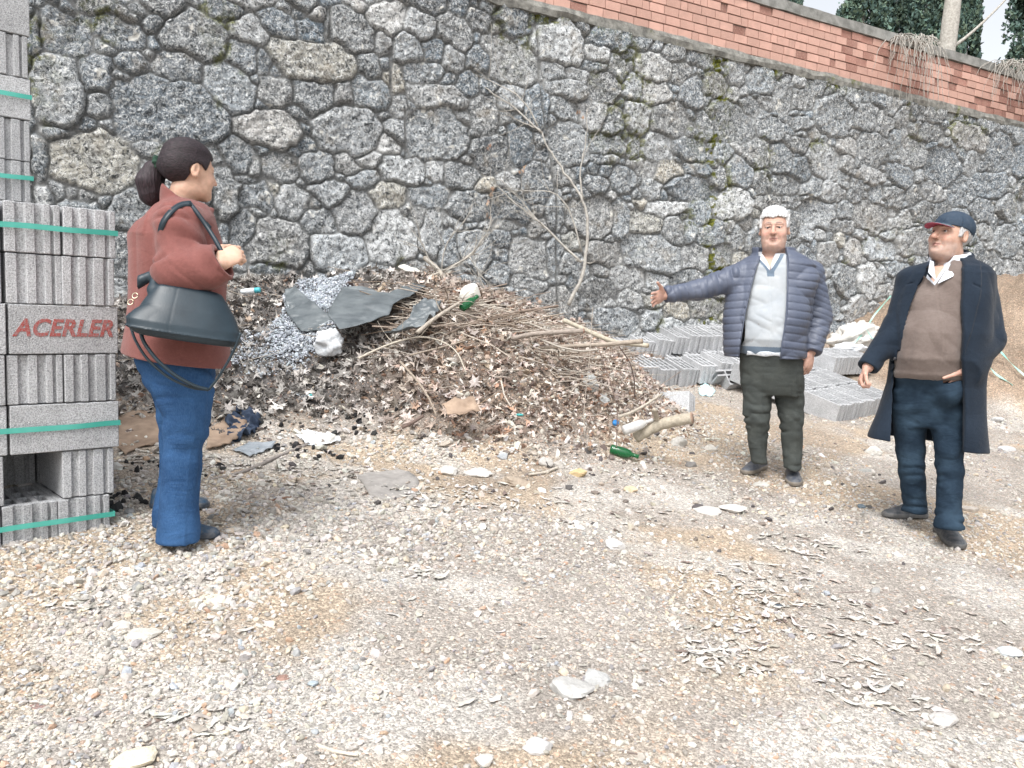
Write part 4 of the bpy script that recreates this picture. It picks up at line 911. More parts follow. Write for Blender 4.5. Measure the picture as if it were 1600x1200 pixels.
hx = [(HC1[0]-.1, HC1[0]+.1, .0026), (wrA[0]-.22, wrA[0]+.02, .0032), (wrB[0]-.07, wrB[0]+.06, .0035)]
hz = [(HC1[2]-.14, HC1[2]+.14, .0026), (wrA[2]-.08, wrA[2]+.07, .0032), (wrB[2]-.2, wrB[2]+.03, .0035)]
axb = [gaxis(-1.0, .42, hx, .012), gaxis(-.30, .26, [(-.22, .12, .003)], .010), gaxis(-.02, 1.82, hz, .012)]
sdfmesh('body', body1, None, None, None, m_skin, man, bcol(HC1, HR1, HS1, hp1), axes=axb)
eyes(man, HC1, HR1, HS1, (0, 0), .0775)
t = NT('white_hair'); c = t.mix(t.ramp(t.noise(1, 5, .6, t.mapv((160, 160, 40))), (.35, 0.0), (.6, 1.0)), (.40, .40, .41), (.70, .70, .69)); t.bump(t.noise(1, 4, .6, t.mapv((240, 240, 50))), .8, .006); m_whair = t.fin(c, .6, .3)
def hair1(P):
    P = P+(.004*(vn3(P[:, 0]*90, P[:, 1]*90, P[:, 2]*60)-.5))[:, None].astype(f32)
    Q = (P-HC1.astype(f32))@HR1/HS1; sh = cranium(Q)-.011-.008*sst(.05, .11, Q[:, 2])-.011*(fb2(np.arctan2(Q[:, 0], Q[:, 1]+.02)*9, Q[:, 2]*26, 3)-.5)-.006*(fb2(np.arctan2(Q[:, 0], Q[:, 1]+.02)*34, Q[:, 2]*18, 2)-.5)-.0012*np.sin(Q[:, 0]*400+Q[:, 2]*60)
    A = np.abs(Q[:, 0]); fringe = .058-.004*np.sin(Q[:, 0]*95+1)-.002*np.sin(Q[:, 0]*330)+.004*fb2(Q[:, 0]*120, Q[:, 0]*0, 2)
    keep = np.minimum(np.minimum(np.maximum(fringe-Q[:, 2], -.5), np.maximum(Q[:, 1]-.030+.2*np.maximum(-Q[:, 2], 0), .012-Q[:, 2]-.0)), np.maximum(Q[:, 1]+.035, -.062-Q[:, 2]))
    keep = np.minimum(keep, np.maximum(np.maximum(Q[:, 1]-.036, .000-Q[:, 2]), .055-A))
    d = smax(sh, keep, .007); return smax(d, -(cap(np.stack([A, Q[:, 1], Q[:, 2]], 1), (.07, -.012, -.006), (.12, -.012, -.006), .024)), .004)*HS1
sdfmesh('hair', hair1, HC1-.17, HC1+.17, .0032, m_whair, man)
m_trou = cloth('grey_trousers', (.078, .086, .080), (.055, .062, .060), 7)
def trou1(P):
    z = P[:, 2]; d = smin(smin(legL1(P), legR1(P), .015), tor1(P, .004), .02)
    d = smax(d, z-(J(1205, 552)[2]+.0), .01)
    kn = np.exp(-((z-J(1200, 655)[2])/.10)**2)+.8*np.exp(-((z-J(1200, 728)[2])/.06)**2)+.25
    d = d+folds(P, 9, 9, 24, .011, 3)*kn+folds(P+P[:, [2, 2, 0]]*.6, 10, 9, 18, .004, 8)
    cr = np.minimum(np.abs(P[:, 0]-legL1.at(z)[0]), np.abs(P[:, 0]-legR1.at(z)[0])); return d-.003*np.exp(-(cr/.006)**2)*(P[:, 1] < 0)
sdfmesh('trousers', trou1, (-.32, -.24, .0), (.32, .24, J(1205, 552)[2]+.03), .0055, m_trou, man, sm=1)
t = NT('quilted_nylon'); c = t.mix(t.ramp(t.noise(6, 4, .6), (.35, 0.0), (.65, 1.0)), (.078, .094, .138), (.104, .120, .166)); t.bump(t.noise(70, 4), .35, .006); m_quilt = t.fin(c, .48, .45)
jac1 = Loft([(392, 1186, 1238, .02, .10), (402, 1166, 1256, .01, .12), (414, 1150, 1272, .0, .135), (430, 1142, 1276, .0, .15), (460, 1136, 1268, -.01, .17), (500, 1130, 1264, -.02, .185), (540, 1129, 1260, -.02, .185), (560, 1129, 1259, -.015, .175)], J, 2.4)
def quilt(tt, n=.047): return .0048*(1-np.exp(-(np.abs(np.sin(pi*tt/n))/.38)**1.5))
def armt(P, a, b):
    ba = (b-a); L = np.linalg.norm(ba); return (P-a.astype(f32))@(ba/L).astype(f32)
def jacket_outer(P, off=0.0):
    z = P[:, 2]; q = quilt(z+.012*np.sin(P[:, 0]*9)) if off == 0 else 0
    d = jac1(P, off, True, .02)-q
    qa = quilt(armt(P, shA, wrA)+.02*np.sin(P[:, 2]*14), .042) if off == 0 else 0; qb = quilt(z+.35*P[:, 0], .036) if off == 0 else 0
    a = chain(P, [shA+np.array([.06, 0, .0]), shA, elA, wrA], [.085+off, .080+off, .062+off, .045+off], .02)-qa*.9; a = smax(a, -(armt(P, wrA, elA)+.004), .006)
    b = chain(P, [shB+np.array([-.05, 0, .01]), shB, elB, wrB], [.085+off, .078+off, .070+off, .058+off], .03)-qb*.9; b = smax(b, -(armt(P, wrB, elB)+.004), .006)
    if off == 0: a = a+folds(P, 22, 12, 12, .010, 4); b = b+folds(P, 10, 10, 18, .008, 6); d = d+folds(P, 6, 6, 5, .014, 9)
    return smin(smin(d, a, .028), b, .028)
eL = edge_px(jac1, J, [(1153, 561), (1155, 540), (1163, 490), (1172, 450), (1180, 420), (1187, 400)])
eR = edge_px(jac1, J, [(1220, 561), (1222, 540), (1229, 490), (1231, 450), (1231, 420), (1230, 400)])
m_plaid = NT('checked_shirt'); t = m_plaid; wv = t.n('TexBrick'); t.l(t.mapv((1, 1, 1)), wv.inputs[0]); c = t.mix(t.ramp(t.noise(90, 1), (.42, 0.0), (.60, 1.0)), (.72, .75, .78), (.56, .60, .66)); t.t.nodes.remove(wv); t.bump(t.noise(60, 3), .3, .003); m_plaid = t.fin(c, .85, .2)
def shirt1(P):
    a = tor1(P, -.010); z = P[:, 2]; zv = J(1205, 418)[2]; cx = J(1205, 418, -.11)[0]
    tail = smax(smax(np.maximum(tor1(P, .017, False), jac1(P, -.020))+.003*np.sin(P[:, 0]*55), z-J(1205, 548)[2]), J(1205, 560)[2]-z+.0015*np.sin(P[:, 0]*35+1))
    nk = np.hypot(P[:, 0]-J(1209, 400)[0], P[:, 1]-.02); q = (P-(HC1+HR1@np.array([0, -.02, -.15])).astype(f32))
    coll = smax(np.abs(nk-.088-.3*np.maximum(J(1205, 396)[2]-z, 0))-.006, np.abs(z-J(1205, 402)[2]-.12*(P[:, 1]))-.030, .004)
    coll = smin(coll, smax(a, z-J(1205, 400)[2]), .01)
    V_ = np.maximum(np.abs(P[:, 0]-cx)-.36*np.maximum(z-zv, 0)-.004, P[:, 1]); coll = smax(coll, -V_, .003)
    return np.minimum(np.maximum(coll, J(1205, 440)[2]-z), tail)
sdfmesh('shirt', shirt1, (-.22, -.22, J(1205, 575)[2]), (.24, .2, J(1205, 380)[2]), .005, m_plaid, man, sm=1)
t = NT('pale_knit'); c = t.mix(t.ramp(t.noise(11, 5, .6), (.35, 0.0), (.65, 1.0)), (.36, .39, .42), (.43, .455, .475)); c = t.mix(1.0, c, t.attr('Col'), 'MULTIPLY')
c = t.mix(t.ramp(t.noise(30, 3, .5, dist=1), (.70, 0.0), (.74, .6)), c, (.25, .22, .2)); t.bump(t.noise(400, 3), .4, .002); m_knit = t.fin(c, .95, .1, Sheen_Weight=.2)
def sweater1(P):
    z = P[:, 2]; d = tor1(P, .006); d = smax(d, z-J(1205, 398)[2]); d = smax(d, J(1205, 553)[2]-z, .004)
    uL = np.interp(z, eL[:, 0], eL[:, 1]); uR = np.interp(z, eR[:, 0], eR[:, 1]); d = np.where((P[:, 0] < uL-.004) | (P[:, 0] > uR+.004) | (P[:, 1] > 0), smax(d, jac1(P, -.024), .006), d); d = d+folds(P, 6, 6, 9, .008, 5)+folds(P+P[:, [1, 2, 0]]*.5, 12, 8, 20, .004, 2)-.003*sst(J(1205, 538)[2]+.004, J(1205, 540)[2], z)*0
    cx = J(1204, 424, -.12)[0]; V_ = np.maximum(np.abs(P[:, 0]-cx)-.62*np.maximum(z-J(1204, 426)[2], 0), P[:, 1]); return smax(d, -V_, .004)
def swc1(V):
    z = V[:, 2]; cx = J(1204, 424, -.12)[0]; e = np.abs(V[:, 0]-cx)-.62*np.maximum(z-J(1204, 426)[2], 0); rib = (z < J(1205, 541)[2]) | ((e < .020) & (z > J(1204, 434)[2]) & (V[:, 1] < 0))
    return np.where(rib[:, None], [[.34, .42, .52]], [[1, 1, 1]])
sdfmesh('sweater', sweater1, (-.24, -.24, J(1205, 556)[2]), (.26, .2, J(1205, 395)[2]), .005, m_knit, man, swc1, sm=1)
def jacket1(P):
    z = P[:, 2]; uL = np.interp(z, eL[:, 0], eL[:, 1]); uR = np.interp(z, eR[:, 0], eR[:, 1]); o_ = jacket_outer(P)
    nk = np.hypot((P[:, 0]-J(1210, 400)[0])*.92, P[:, 1]-.02); col_ = smax(np.abs(nk-.112)-.011, np.abs(z-J(1205, 396)[2]-.10*P[:, 1])-.036, .008)
    o_ = smin(o_, col_, .012)
    sh = smax(o_, -np.minimum(jacket_outer(P, -.016), 9), .004)
    sh = smax(sh, J(1205, 560, -.1)[2]-z, .006); inner_neck = np.maximum(nk-.098, J(1205, 420)[2]-z)
    sh = smax(sh, -inner_neck, .004)
    op = np.maximum(np.maximum(uL-P[:, 0], P[:, 0]-uR), P[:, 1]+.0); return smax(sh, -op, .006)
sdfmesh('jacket', jacket1, (wrA[0]-.03, -.26, J(1205, 566)[2]), (.42, .24, J(1205, 376)[2]), .0052, m_quilt, man)
mb = MB(); ez = np.linspace(J(1205, 559)[2], J(1205, 402)[2], 22)
for ed, sg in ((eL, 1), (eR, -1)):
    pts = []
    for z in ez:
        x = np.interp(z, ed[:, 0], ed[:, 1]); pts.append((x+sg*.002, front_y(jac1, x, z)-.001, z))
    mb.tube(np.array(pts)+B1, .0045, 6, col=np.array([.06, .07, .13]))
mb.build('zip', m_quilt, man)
for hp_, tp_ in (((1194, 735), (1163, 744)), ((1236, 740), (1242, 762))):
    h_, t_ = hit(*hp_), hit(*tp_); dd_ = t_-h_; dd_[2] = 0
    if hp_[0] == 1194: dd_ = np.array([-.62, -.72, 0])
    else: dd_ = np.array([-.25, -.96, 0])
    dd_ /= np.linalg.norm(dd_); a_ = (t_-dd_*.285); shoe(man, a_, t_, (.055, .065, .085), (.17, .145, .115), w=.052)
# ============================ man in the long dark coat
B2 = hit(1448, 838); B2 = np.array([B2[0], B2[1], float(gz(B2[0], B2[1]))]); d2 = B2[1]
man2 = empty('person', B2, 'man in flat cap, long dark coat and taupe sweater with one hand in his pocket', 'person')
J = Jf(d2, B2); J2 = J; Loft.yaw = atan2(B2[0], B2[1])
vd_ = np.array([B2[0], B2[1], 0])/np.hypot(B2[0], B2[1])
def turn(a):  # direction a degrees to picture-left of facing the camera
    f = -vd_[:2]; c_, s_ = cos(-a), sin(-a); return np.array([f[0]*c_-f[1]*s_, f[0]*s_+f[1]*c_])
HC2 = J(1485, 367, .0); HR2 = headframe(turn(radians(37)), radians(9), radians(3)); HS2 = 1.0
hp2 = dict(wide=1.04, nose=1.2, jowl=True, open=1, skin=(.53, .34, .26), flush=(.58, .27, .21), lip=(.42, .20, .18), brow=((.20, .15, .12), .75), beard=((.42, .35, .33), .4))
tor2 = Loft([(408, 1452, 1512, .02, .09), (418, 1435, 1525, .01, .11), (440, 1415, 1530, .0, .13), (480, 1408, 1522, -.02, .15), (520, 1402, 1514, -.045, .172), (560, 1397, 1509, -.05, .178), (586, 1397, 1509, -.03, .16), (600, 1395, 1511, -.01, .145), (640, 1395, 1512, 0, .125), (668, 1400, 1510, 0, .11)], J)
legL2 = Loft([(610, 1393, 1452, .03, .10), (660, 1394, 1449, .05, .095), (700, 1398, 1446, .06, .088), (722, 1402, 1446, .06, .082), (745, 1405, 1447, .07, .078), (790, 1410, 1449, .10, .076), (797, 1410, 1449, .10, .078)], J, 2.1)
legR2 = Loft([(610, 1452, 1512, -.02, .10), (660, 1453, 1510, -.05, .095), (705, 1459, 1506, -.09, .088), (725, 1461, 1506, -.09, .084), (750, 1463, 1505, -.10, .080), (790, 1462, 1503, -.13, .078), (822, 1461, 1505, -.16, .080)], J, 2.1)
shA2, elA2, wrA2 = J(1427, 441, .02), J(1401, 508, .02), J(1356, 574, -.04)
shB2, elB2, wrB2 = J(1529, 441, .02), J(1545, 533, -.09), J(1512, 577, -.200)
def body2(P):
    Q = (P-HC2.astype(f32))@HR2/HS2; d = head_sdf(Q, hp2)*HS2
    d = smin(d, cap(P, HC2+HR2@np.array([0, -.02, -.085]), J(1484, 425, .03), .064, .07), .025); d = smin(d, tor2(P, -.03), .03)
    d = smin(d, chain(P, [shA2, elA2, wrA2], [.055, .045, .028]), .03); d = smin(d, chain(P, [shB2, elB2, wrB2], [.055, .045, .028]), .03)
    d = smin(d, legL2(P, -.02), .02); d = smin(d, legR2(P, -.02), .02)
    hand_sdf.flip = -1
    d = smin(d, hand_sdf(P, wrA2+np.array([-.008, 0, -.006]), (-.40, -.15, -.9), (-.45, -.85, .1), 1.0, .02, .92, .9), .012)
    hand_sdf.flip = -1
    d = smin(d, hand_sdf(P, wrB2+np.array([-.006, .004, -.004]), (-.42, .42, -.80), (-.5, -.4, .5), .35, .0, .88, .0), .012)
    hand_sdf.flip = 1; return d
hx = [(HC2[0]-.12, HC2[0]+.12, .0026), (wrA2[0]-.12, wrA2[0]+.04, .0032), (wrB2[0]-.16, wrB2[0]+.03, .0035)]
hz = [(HC2[2]-.15, HC2[2]+.14, .0026), (wrA2[2]-.15, wrA2[2]+.03, .0032)]
axb = [gaxis(-.55, .48, hx, .012), gaxis(-.36, .30, [(-.30, .14, .003)], .010), gaxis(-.02, 1.82, hz, .012)]
sdfmesh('body', body2, None, None, None, m_skin, man2, bcol(HC2, HR2, HS2, hp2), axes=axb)
eyes(man2, HC2, HR2, HS2, (.0, .15), .0775)
t = NT('grey_hair'); c = t.mix(t.ramp(t.noise(1, 5, .6, t.mapv((160, 160, 40))), (.35, 0.0), (.6, 1.0)), (.34, .34, .35), (.58, .58, .58)); t.bump(t.noise(1, 4, .6, t.mapv((240, 240, 50))), .8, .006); m_ghair = t.fin(c, .6, .3)
def hair2(P):
    Q = (P-HC2.astype(f32))@HR2/HS2; sh = cranium(Q)-.009-.010*(fb2(Q[:, 1]*60+Q[:, 2]*9, Q[:, 2]*40, 3)-.5)
    A = np.abs(Q[:, 0]); keep = np.minimum(np.maximum(Q[:, 1]-.030, -.004-Q[:, 2]), np.maximum(Q[:, 1]+.030, -.066-Q[:, 2])); keep = np.minimum(keep, np.maximum(np.maximum(Q[:, 1]-.032, -.020-Q[:, 2]), .055-A))
    keep = np.maximum(keep, Q[:, 2]-.06); d = smax(sh, keep, .007)
    return smax(d, -(cap(np.stack([A, Q[:, 1], Q[:, 2]], 1), (.07, -.012, -.006), (.12, -.012, -.006), .024)), .004)*HS2
sdfmesh('hair', hair2, HC2-.17, HC2+.17, .0035, m_ghair, man2)
# flat baseball style cap
m_cap = cloth('navy_cap', (.035, .055, .085), (.055, .075, .105), 20, attr=True)
def cap_crown(Q):
    sh = ell(Q, (0, -.020, .040), (.092, .112, .086)); pl_ = (.026+.10*Q[:, 1])-Q[:, 2]
    pl_ = np.where(Q[:, 1] < 0, .026+.30*Q[:, 1]-Q[:, 2], pl_); o_ = smax(sh, pl_, .003); i_ = ell(Q, (0, -.020, .038), (.086, .106, .081)); return smax(o_, -i_, .002)+.0018*np.exp(-(np.sin(np.arctan2(Q[:, 0], Q[:, 1])*3+.5)/.10)**2)
def brim_mid(Q): return .036-.9*np.maximum(Q[:, 1]-.14, 0)*0-.10*(Q[:, 1]-.08)-3.2*Q[:, 0]**2
def brim(Q):
    e = np.sqrt((Q[:, 0]/.078)**2+((Q[:, 1]-.075)/.088)**2)-1
    return smax(smax(np.abs(Q[:, 2]-brim_mid(Q))-.0028, e*.075, .003), .070-Q[:, 1])
def capf(P):
    Q = (P-HC2.astype(f32))@HR2/HS2; return smin(cap_crown(Q), brim(Q), .004)*HS2
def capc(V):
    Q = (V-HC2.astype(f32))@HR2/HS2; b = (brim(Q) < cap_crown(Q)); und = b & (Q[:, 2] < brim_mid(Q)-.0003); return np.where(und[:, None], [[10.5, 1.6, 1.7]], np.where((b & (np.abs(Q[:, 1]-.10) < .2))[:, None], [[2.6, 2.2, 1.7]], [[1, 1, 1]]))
sdfmesh('cap', capf, HC2-.21, HC2+.21, .0035, m_cap, man2, capc)
m_jean2 = NT('dark_denim'); t = m_jean2; c = t.mix(t.ramp(t.noise(5, 4, .6), (.42, 0.0), (.66, 1.0)), (.015, .028, .046), (.036, .063, .095)); t.bump(t.math('ADD', t.math('MULTIPLY', t.noise(400, 3), .2), t.noise(7, 6, .55, t.mapv((1, 1, 2.2)), dist=1.6)), .4, .025); m_jean2 = t.fin(c, .9, .15)
def trou2(P):
    z = P[:, 2]; d = smin(smin(legL2(P), legR2(P), .012), tor2(P, -.004), .02); pk = wrB2+np.array([-.055, .045, -.115]); d = smin(d, ell(P, pk, (.062, .062, .075)), .05); d = smax(d, np.maximum(z-J2(1450, 590)[2], np.where((P[:, 0] > wrB2[0]-.11) & (P[:, 1] < -.11), z-wrB2[2]+.052-.25*(P[:, 0]-wrB2[0]), -9)), .004)
    zt = lambda y: J2(1440, y)[2]
    w_ = .9*np.exp(-((z-zt(725))/.09)**2)+.8*np.exp(-((z-zt(640))/.05)**2)+1.1*np.exp(-((z-zt(808))/.07)**2)+.2
    d = d+folds(P+P[:, [2, 2, 1]]*.25, 8, 8, 24, .010, 5)*w_+folds(P+P[:, [1, 2, 0]]*.5, 10, 9, 18, .004, 8)
    x0 = J2(1441, 600, -.12)[0]; return d-.003*np.exp(-((P[:, 0]-x0)/.012)**2)*(z > zt(645))*(P[:, 1] < 0)
sdfmesh('jeans', trou2, (-.40, -.34, .0), (.40, .30, J2(1450, 585)[2]+.03), .0058, m_jean2, man2, sm=1)
m_white = cloth('white_shirt', (.70, .73, .78), (.62, .66, .72), 8, bump=.2)
def shirt2(P):
    z = P[:, 2]; a = smax(smax(tor2(P, -.008), z-J2(1484, 410)[2]), J2(1484, 480)[2]-z); cx = J2(1463, 440, -.11)[0]
    q = P-J2(1484, 408, .02).astype(f32); nk = np.hypot(q[:, 0], q[:, 1]*1.0); top = z-(J2(1484, 397)[2]+.10*q[:, 1]+.16*q[:, 0]); coll = smax(smax(np.abs(nk-.090-.25*np.maximum(J2(1484, 398)[2]-z, 0))-.006, top, .003), -(top+.062), .004)
    d = smin(a, coll, .006); V_ = np.maximum(np.abs(P[:, 0]-cx-.32*np.maximum(z-J2(1463, 446)[2], 0)*.6)-.50*np.maximum(z-J2(1463, 445)[2], 0), P[:, 1]-.02); return smax(d, -V_, .003)
sdfmesh('shirt', shirt2, (-.2, -.22, J2(1484, 480)[2]), (.36, .2, J2(1484, 380)[2]), .0048, m_white, man2, sm=1)
mb = MB()
for sg in (-1, 1):   # collar points lying on the sweater
    a = J2(1484 if sg > 0 else 1458, 412 if sg > 0 else 409, -.085); b = J2(1463+sg*2, 443 if sg > 0 else 438, -.135); c_ = J2(1488 if sg > 0 else 1450, 432 if sg > 0 else 426, -.135)
    n_ = np.array([0, -.006, 0]); V = np.array([a, b, c_, J2(1499 if sg > 0 else 1453, 410 if sg > 0 else 407, -.065)]); mb.add(np.concatenate([V+n_, V])+B2, [[0, 1, 2, 3], [7, 6, 5, 4], [0, 4, 5, 1], [1, 5, 6, 2], [2, 6, 7, 3], [3, 7, 4, 0]])
mb.build('collar', m_white, man2, smooth=False)
m_coat = cloth('dark_wool_coat', (.011, .018, .030), (.018, .028, .044), 5, bs=300, bd=.002, sheen=.08)
coat = Loft([(404, 1458, 1518, .03, .09), (411, 1445, 1534, .01, .12), (418, 1426, 1546, .0, .14), (428, 1408, 1552, .0, .155), (460, 1402, 1553, -.01, .180), (520, 1393, 1550, -.025, .212), (560, 1387, 1543, -.02, .218), (600, 1382, 1540, .01, .200), (640, 1368, 1540, .02, .205), (680, 1354, 1540, .02, .215), (715, 1347, 1540, .02, .22)], J, 2.5)
eL2 = edge_px(coat, J, [(1389, 715), (1391, 680), (1396, 640), (1399, 600), (1402, 560), (1409, 520), (1420, 480), (1434, 445), (1445, 418), (1449, 408)])
eR2 = edge_px(coat, J, [(1506, 715), (1507, 640), (1506, 600), (1503, 560), (1502, 480), (1504, 420), (1504, 408)])
m_taupe = cloth('taupe_wool', (.150, .118, .105), (.185, .150, .135), 9, bs=380, bd=.002, sheen=.25)
def sweater2(P):
    z = P[:, 2]; d = tor2(P, .006); d = smax(d, z-J2(1484, 412)[2]); d = smax(d, J2(1450, 590)[2]+.10*(P[:, 0]-J2(1450, 590)[0])*0-z, .008)
    u = P+P[:, [1, 0, 0]]*.3; d = d+folds(u, 5, 5, 7, .014, 5)*.8+folds(P+P[:, [2, 1, 0]]*.7, 9, 8, 14, .006, 2)-.004*np.exp(-((z-J2(1450, 583)[2])/.012)**2)
    cx = J2(1463, 446, -.12)[0]; e = np.abs(P[:, 0]-cx-.10*np.maximum(z-J2(1463, 446)[2], 0))-.60*np.maximum(z-J2(1463, 449)[2], 0); V_ = np.maximum(e, P[:, 1]); uL = np.interp(z, eL2[:, 0], eL2[:, 1]); uR = np.interp(z, eR2[:, 0], eR2[:, 1]); d = np.where((P[:, 0] < uL-.004) | (P[:, 0] > uR+.004) | (P[:, 1] > 0), smax(d, coat(P, -.024), .006), d); return smax(d-.003*np.exp(-((e-.008)/.006)**2)*(P[:, 1] < 0), -V_, .004)
sdfmesh('sweater', sweater2, (-.34, -.32, J2(1450, 594)[2]), (.36, .2, J2(1484, 408)[2]), .0052, m_taupe, man2, sm=1)
def coat_outer(P, off=0.0):
    z = P[:, 2]; d = coat(P, off, True, .02)
    a = chain(P, [shA2+np.array([.05, 0, 0]), shA2, elA2, wrA2], [.078+off, .076+off, .064+off, .052+off], .02); a = smax(a, -(armt(P, wrA2, elA2)+.0), .005)
    b = chain(P, [shB2+np.array([-.05, 0, .0]), shB2, elB2, wrB2], [.080+off, .078+off, .074+off, .060+off], .02); b = smax(b, -(armt(P, wrB2, elB2)+.0), .005)
    if off == 0:
        a = a+folds(P, 7, 7, 12, .007, 4); b = b+folds(P, 7, 7, 12, .009, 6); low = sst(J2(1450, 540)[2], J2(1450, 690)[2], z)
        d = d+folds(P, 9, 5, 1.6, .020, 9)*(.35+low)
    return smin(smin(d, a, .04), b, .04), smin(a, b, .01)
def coatf(P):
    z = P[:, 2]; uL = np.interp(z, eL2[:, 0], eL2[:, 1]); uR = np.interp(z, eR2[:, 0], eR2[:, 1]); o_, sl_ = coat_outer(P)
    # lapels
    zt = lambda y: J2(1480, y)[2]; wl = .08*sst(zt(570), zt(450), z)
    e1 = np.maximum(uL-P[:, 0], P[:, 0]-uR); ww_ = np.where(P[:, 0] < (uL+uR)/2, wl*.55, wl); lpm = sst(ww_+.004, ww_-.004, e1)*(P[:, 1] < 0)*sst(zt(568), zt(555), z); gr = np.exp(-((z-zt(441)+.45*e1)/.004)**2)*(e1 > ww_*.45); o_ = o_-.008*lpm*(1-gr)
    nk = np.hypot(P[:, 0]-J2(1484, 400)[0], (P[:, 1]-.03)); o_ = smin(o_, smax(np.abs(nk-.118)-.012, np.abs(z-J2(1484, 410)[2]-.38*P[:, 1]-.12*(P[:, 0]-J2(1484, 400)[0]))-.036, .01)+2.0*np.maximum(J2(1474, 400)[0]-P[:, 0], 0), .012)
    in_, sli_ = coat_outer(P, -.018); sh = smax(o_, -in_, .004); sh = smax(sh, -np.maximum(nk-.104, J2(1484, 425)[2]-z), .004)
    hem = J2(1352, 684)[2]+(J2(1540, 703)[2]-J2(1352, 684)[2])*(P[:, 0]-J2(1352, 684)[0])/(J2(1540, 703)[0]-J2(1352, 684)[0]); sh = smax(sh, hem-z, .005)
    op = np.maximum(np.maximum(uL-P[:, 0], P[:, 0]-uR), P[:, 1]-.09*sst(zt(442), zt(418), z)); return np.minimum(smax(sh, -op, .005), smax(sl_, -sli_, .004))
sdfmesh('coat', coatf, (J2(1335, 600)[0]-.02, -.30, J2(1540, 712)[2]), (J2(1570, 600)[0]+.06, .30, J2(1484, 380)[2]), .0056, m_coat, man2)
for py_ in (530, 560):
    mb = MB()
    q_ = edge_px(coat, J2, [(1396 if py_ < 550 else 1393, py_)]); zz_, xe = [float(v) for v in q_[0]]; p = np.array([xe, front_y(coat, xe, zz_)-.004, zz_])+B2
    mb.tube([p+np.array([0, .0, 0]), p+np.array([-.002, -.012, 0])], .009, 10, col=np.array([.02, .02, .025]))
    mb.build('button', m_shoe, man2)
for k_, (tp_, dd_) in enumerate([((1380, 808), turn(radians(50))), ((1500, 857), turn(radians(-20)))]):
    t_ = hit(*tp_); dd_ = np.array([dd_[0], dd_[1], 0]); shoe(man2, t_-dd_*.275, t_, (.055, .062, .072), (.10, .10, .10), w=.053)
# ============================ woman in the rust coat
B3 = hit(284, 846); B3 = np.array([B3[0], B3[1], float(gz(B3[0], B3[1]))]); d3 = B3[1]
wom = empty('person', B3, 'dark-haired woman with ponytail, rust brown coat and flared blue jeans, seen from behind her shoulder', 'person')
J = Jf(d3, B3); J3 = J; Loft.yaw = atan2(B3[0], B3[1])
HC3 = J(297, 267, .0); HR3 = headframe((.70, .72), radians(-4), 0); HS3 = .93
hp3 = dict(wide=.94, line=.25, nose=.72, skin=(.60, .39, .29), lip=(.50, .22, .19), brow=((.10, .06, .05), .8), flush=(.62, .34, .26))
tor3 = Loft([(318, 262, 322, 0, .10), (340, 240, 334, 0, .15), (380, 214, 342, 0, .17), (430, 210, 345, 0, .17), (480, 210, 345, 0, .17), (540, 202, 345, 0, .18), (580, 214, 340, 0, .17), (610, 230, 338, 0, .15)], J)
legN3 = Loft([(560, 206, 336, -.07, .10), (600, 226, 336, -.08, .10), (649, 250, 334, -.09, .088), (680, 251, 330, -.09, .080), (706, 249, 321, -.09, .076), (750, 247, 317, -.09, .078), (790, 243, 314, -.09, .085), (830, 240, 318, -.09, .100), (850, 238, 318, -.09, .105)], J, 2.1)
legF3 = Loft([(560, 218, 325, .08, .10), (640, 238, 318, .09, .085), (700, 246, 312, .09, .075), (760, 242, 308, .09, .078), (800, 236, 312, .09, .095), (822, 235, 315, .09, .10)], J, 2.1)
shC, elC, wrC = J(281, 352, -.150), J(285, 424, -.215), J(346, 412, -.230)
def body3(P):
    Q = (P-HC3.astype(f32))@HR3/HS3; d = head_sdf(Q, hp3)*HS3
    d = smin(d, cap(P, HC3+HR3@np.array([0, -.02, -.08]), J(277, 340, .0), .050, .058), .02); d = smin(d, tor3(P, -.03), .03)
    d = smin(d, chain(P, [shC, elC, wrC], [.05, .042, .027]), .03)
    d = smin(d, chain(P, [J(276, 352, .16), J(285, 440, .19), J(335, 420, .05)], [.05, .042, .027]), .03)
    d = smin(d, legN3(P, -.026), .02); d = smin(d, legF3(P, -.026), .02)
    hand_sdf.flip = -1
    d = smin(d, hand_sdf(P, wrC+np.array([-.012, .0, .004]), (.55, .25, .35), (-.3, .35, .8), 1.15, .0, .92, 1.0), .012)
    hand_sdf.flip = 1
    return smin(d, hand_sdf(P, J(340, 418, .04), (.6, -.4, .3), (0, -.2, 1), .9, .0, .9, .8), .012)
hx = [(HC3[0]-.12, HC3[0]+.13, .0026), (wrC[0]-.02, wrC[0]+.13, .003)]; hz = [(HC3[2]-.15, HC3[2]+.14, .0026), (wrC[2]-.08, wrC[2]+.12, .003)]
axb = [gaxis(-.32, .32, hx, .012), gaxis(-.32, .30, [(-.26, .14, .003)], .010), gaxis(-.02, 1.75, hz, .012)]
sdfmesh('body', body3, None, None, None, m_skin, wom, bcol(HC3, HR3, HS3, hp3, hp3['skin']), axes=axb)
eyes(wom, HC3, HR3, HS3, (0, -.1), .0760)
t = NT('dark_hair'); c = t.mix(t.ramp(t.noise(1, 5, .6, t.mapv((60, 200, 200))), (.35, 0.0), (.65, 1.0)), (.009, .007, .009), (.040, .026, .032)); t.bump(t.noise(1, 4, .6, t.mapv((60, 320, 320))), .7, .005); m_dhair = t.fin(c, .5, .35)
t = NT('ponytail_hair'); c = t.mix(t.ramp(t.noise(1, 5, .6, t.mapv((240, 240, 30))), (.35, 0.0), (.65, 1.0)), (.009, .007, .009), (.048, .030, .038)); t.bump(t.noise(1, 4, .6, t.mapv((320, 320, 30))), .7, .005); m_ptail = t.fin(c, .45, .4)
ptC = J(248, 258, .02)
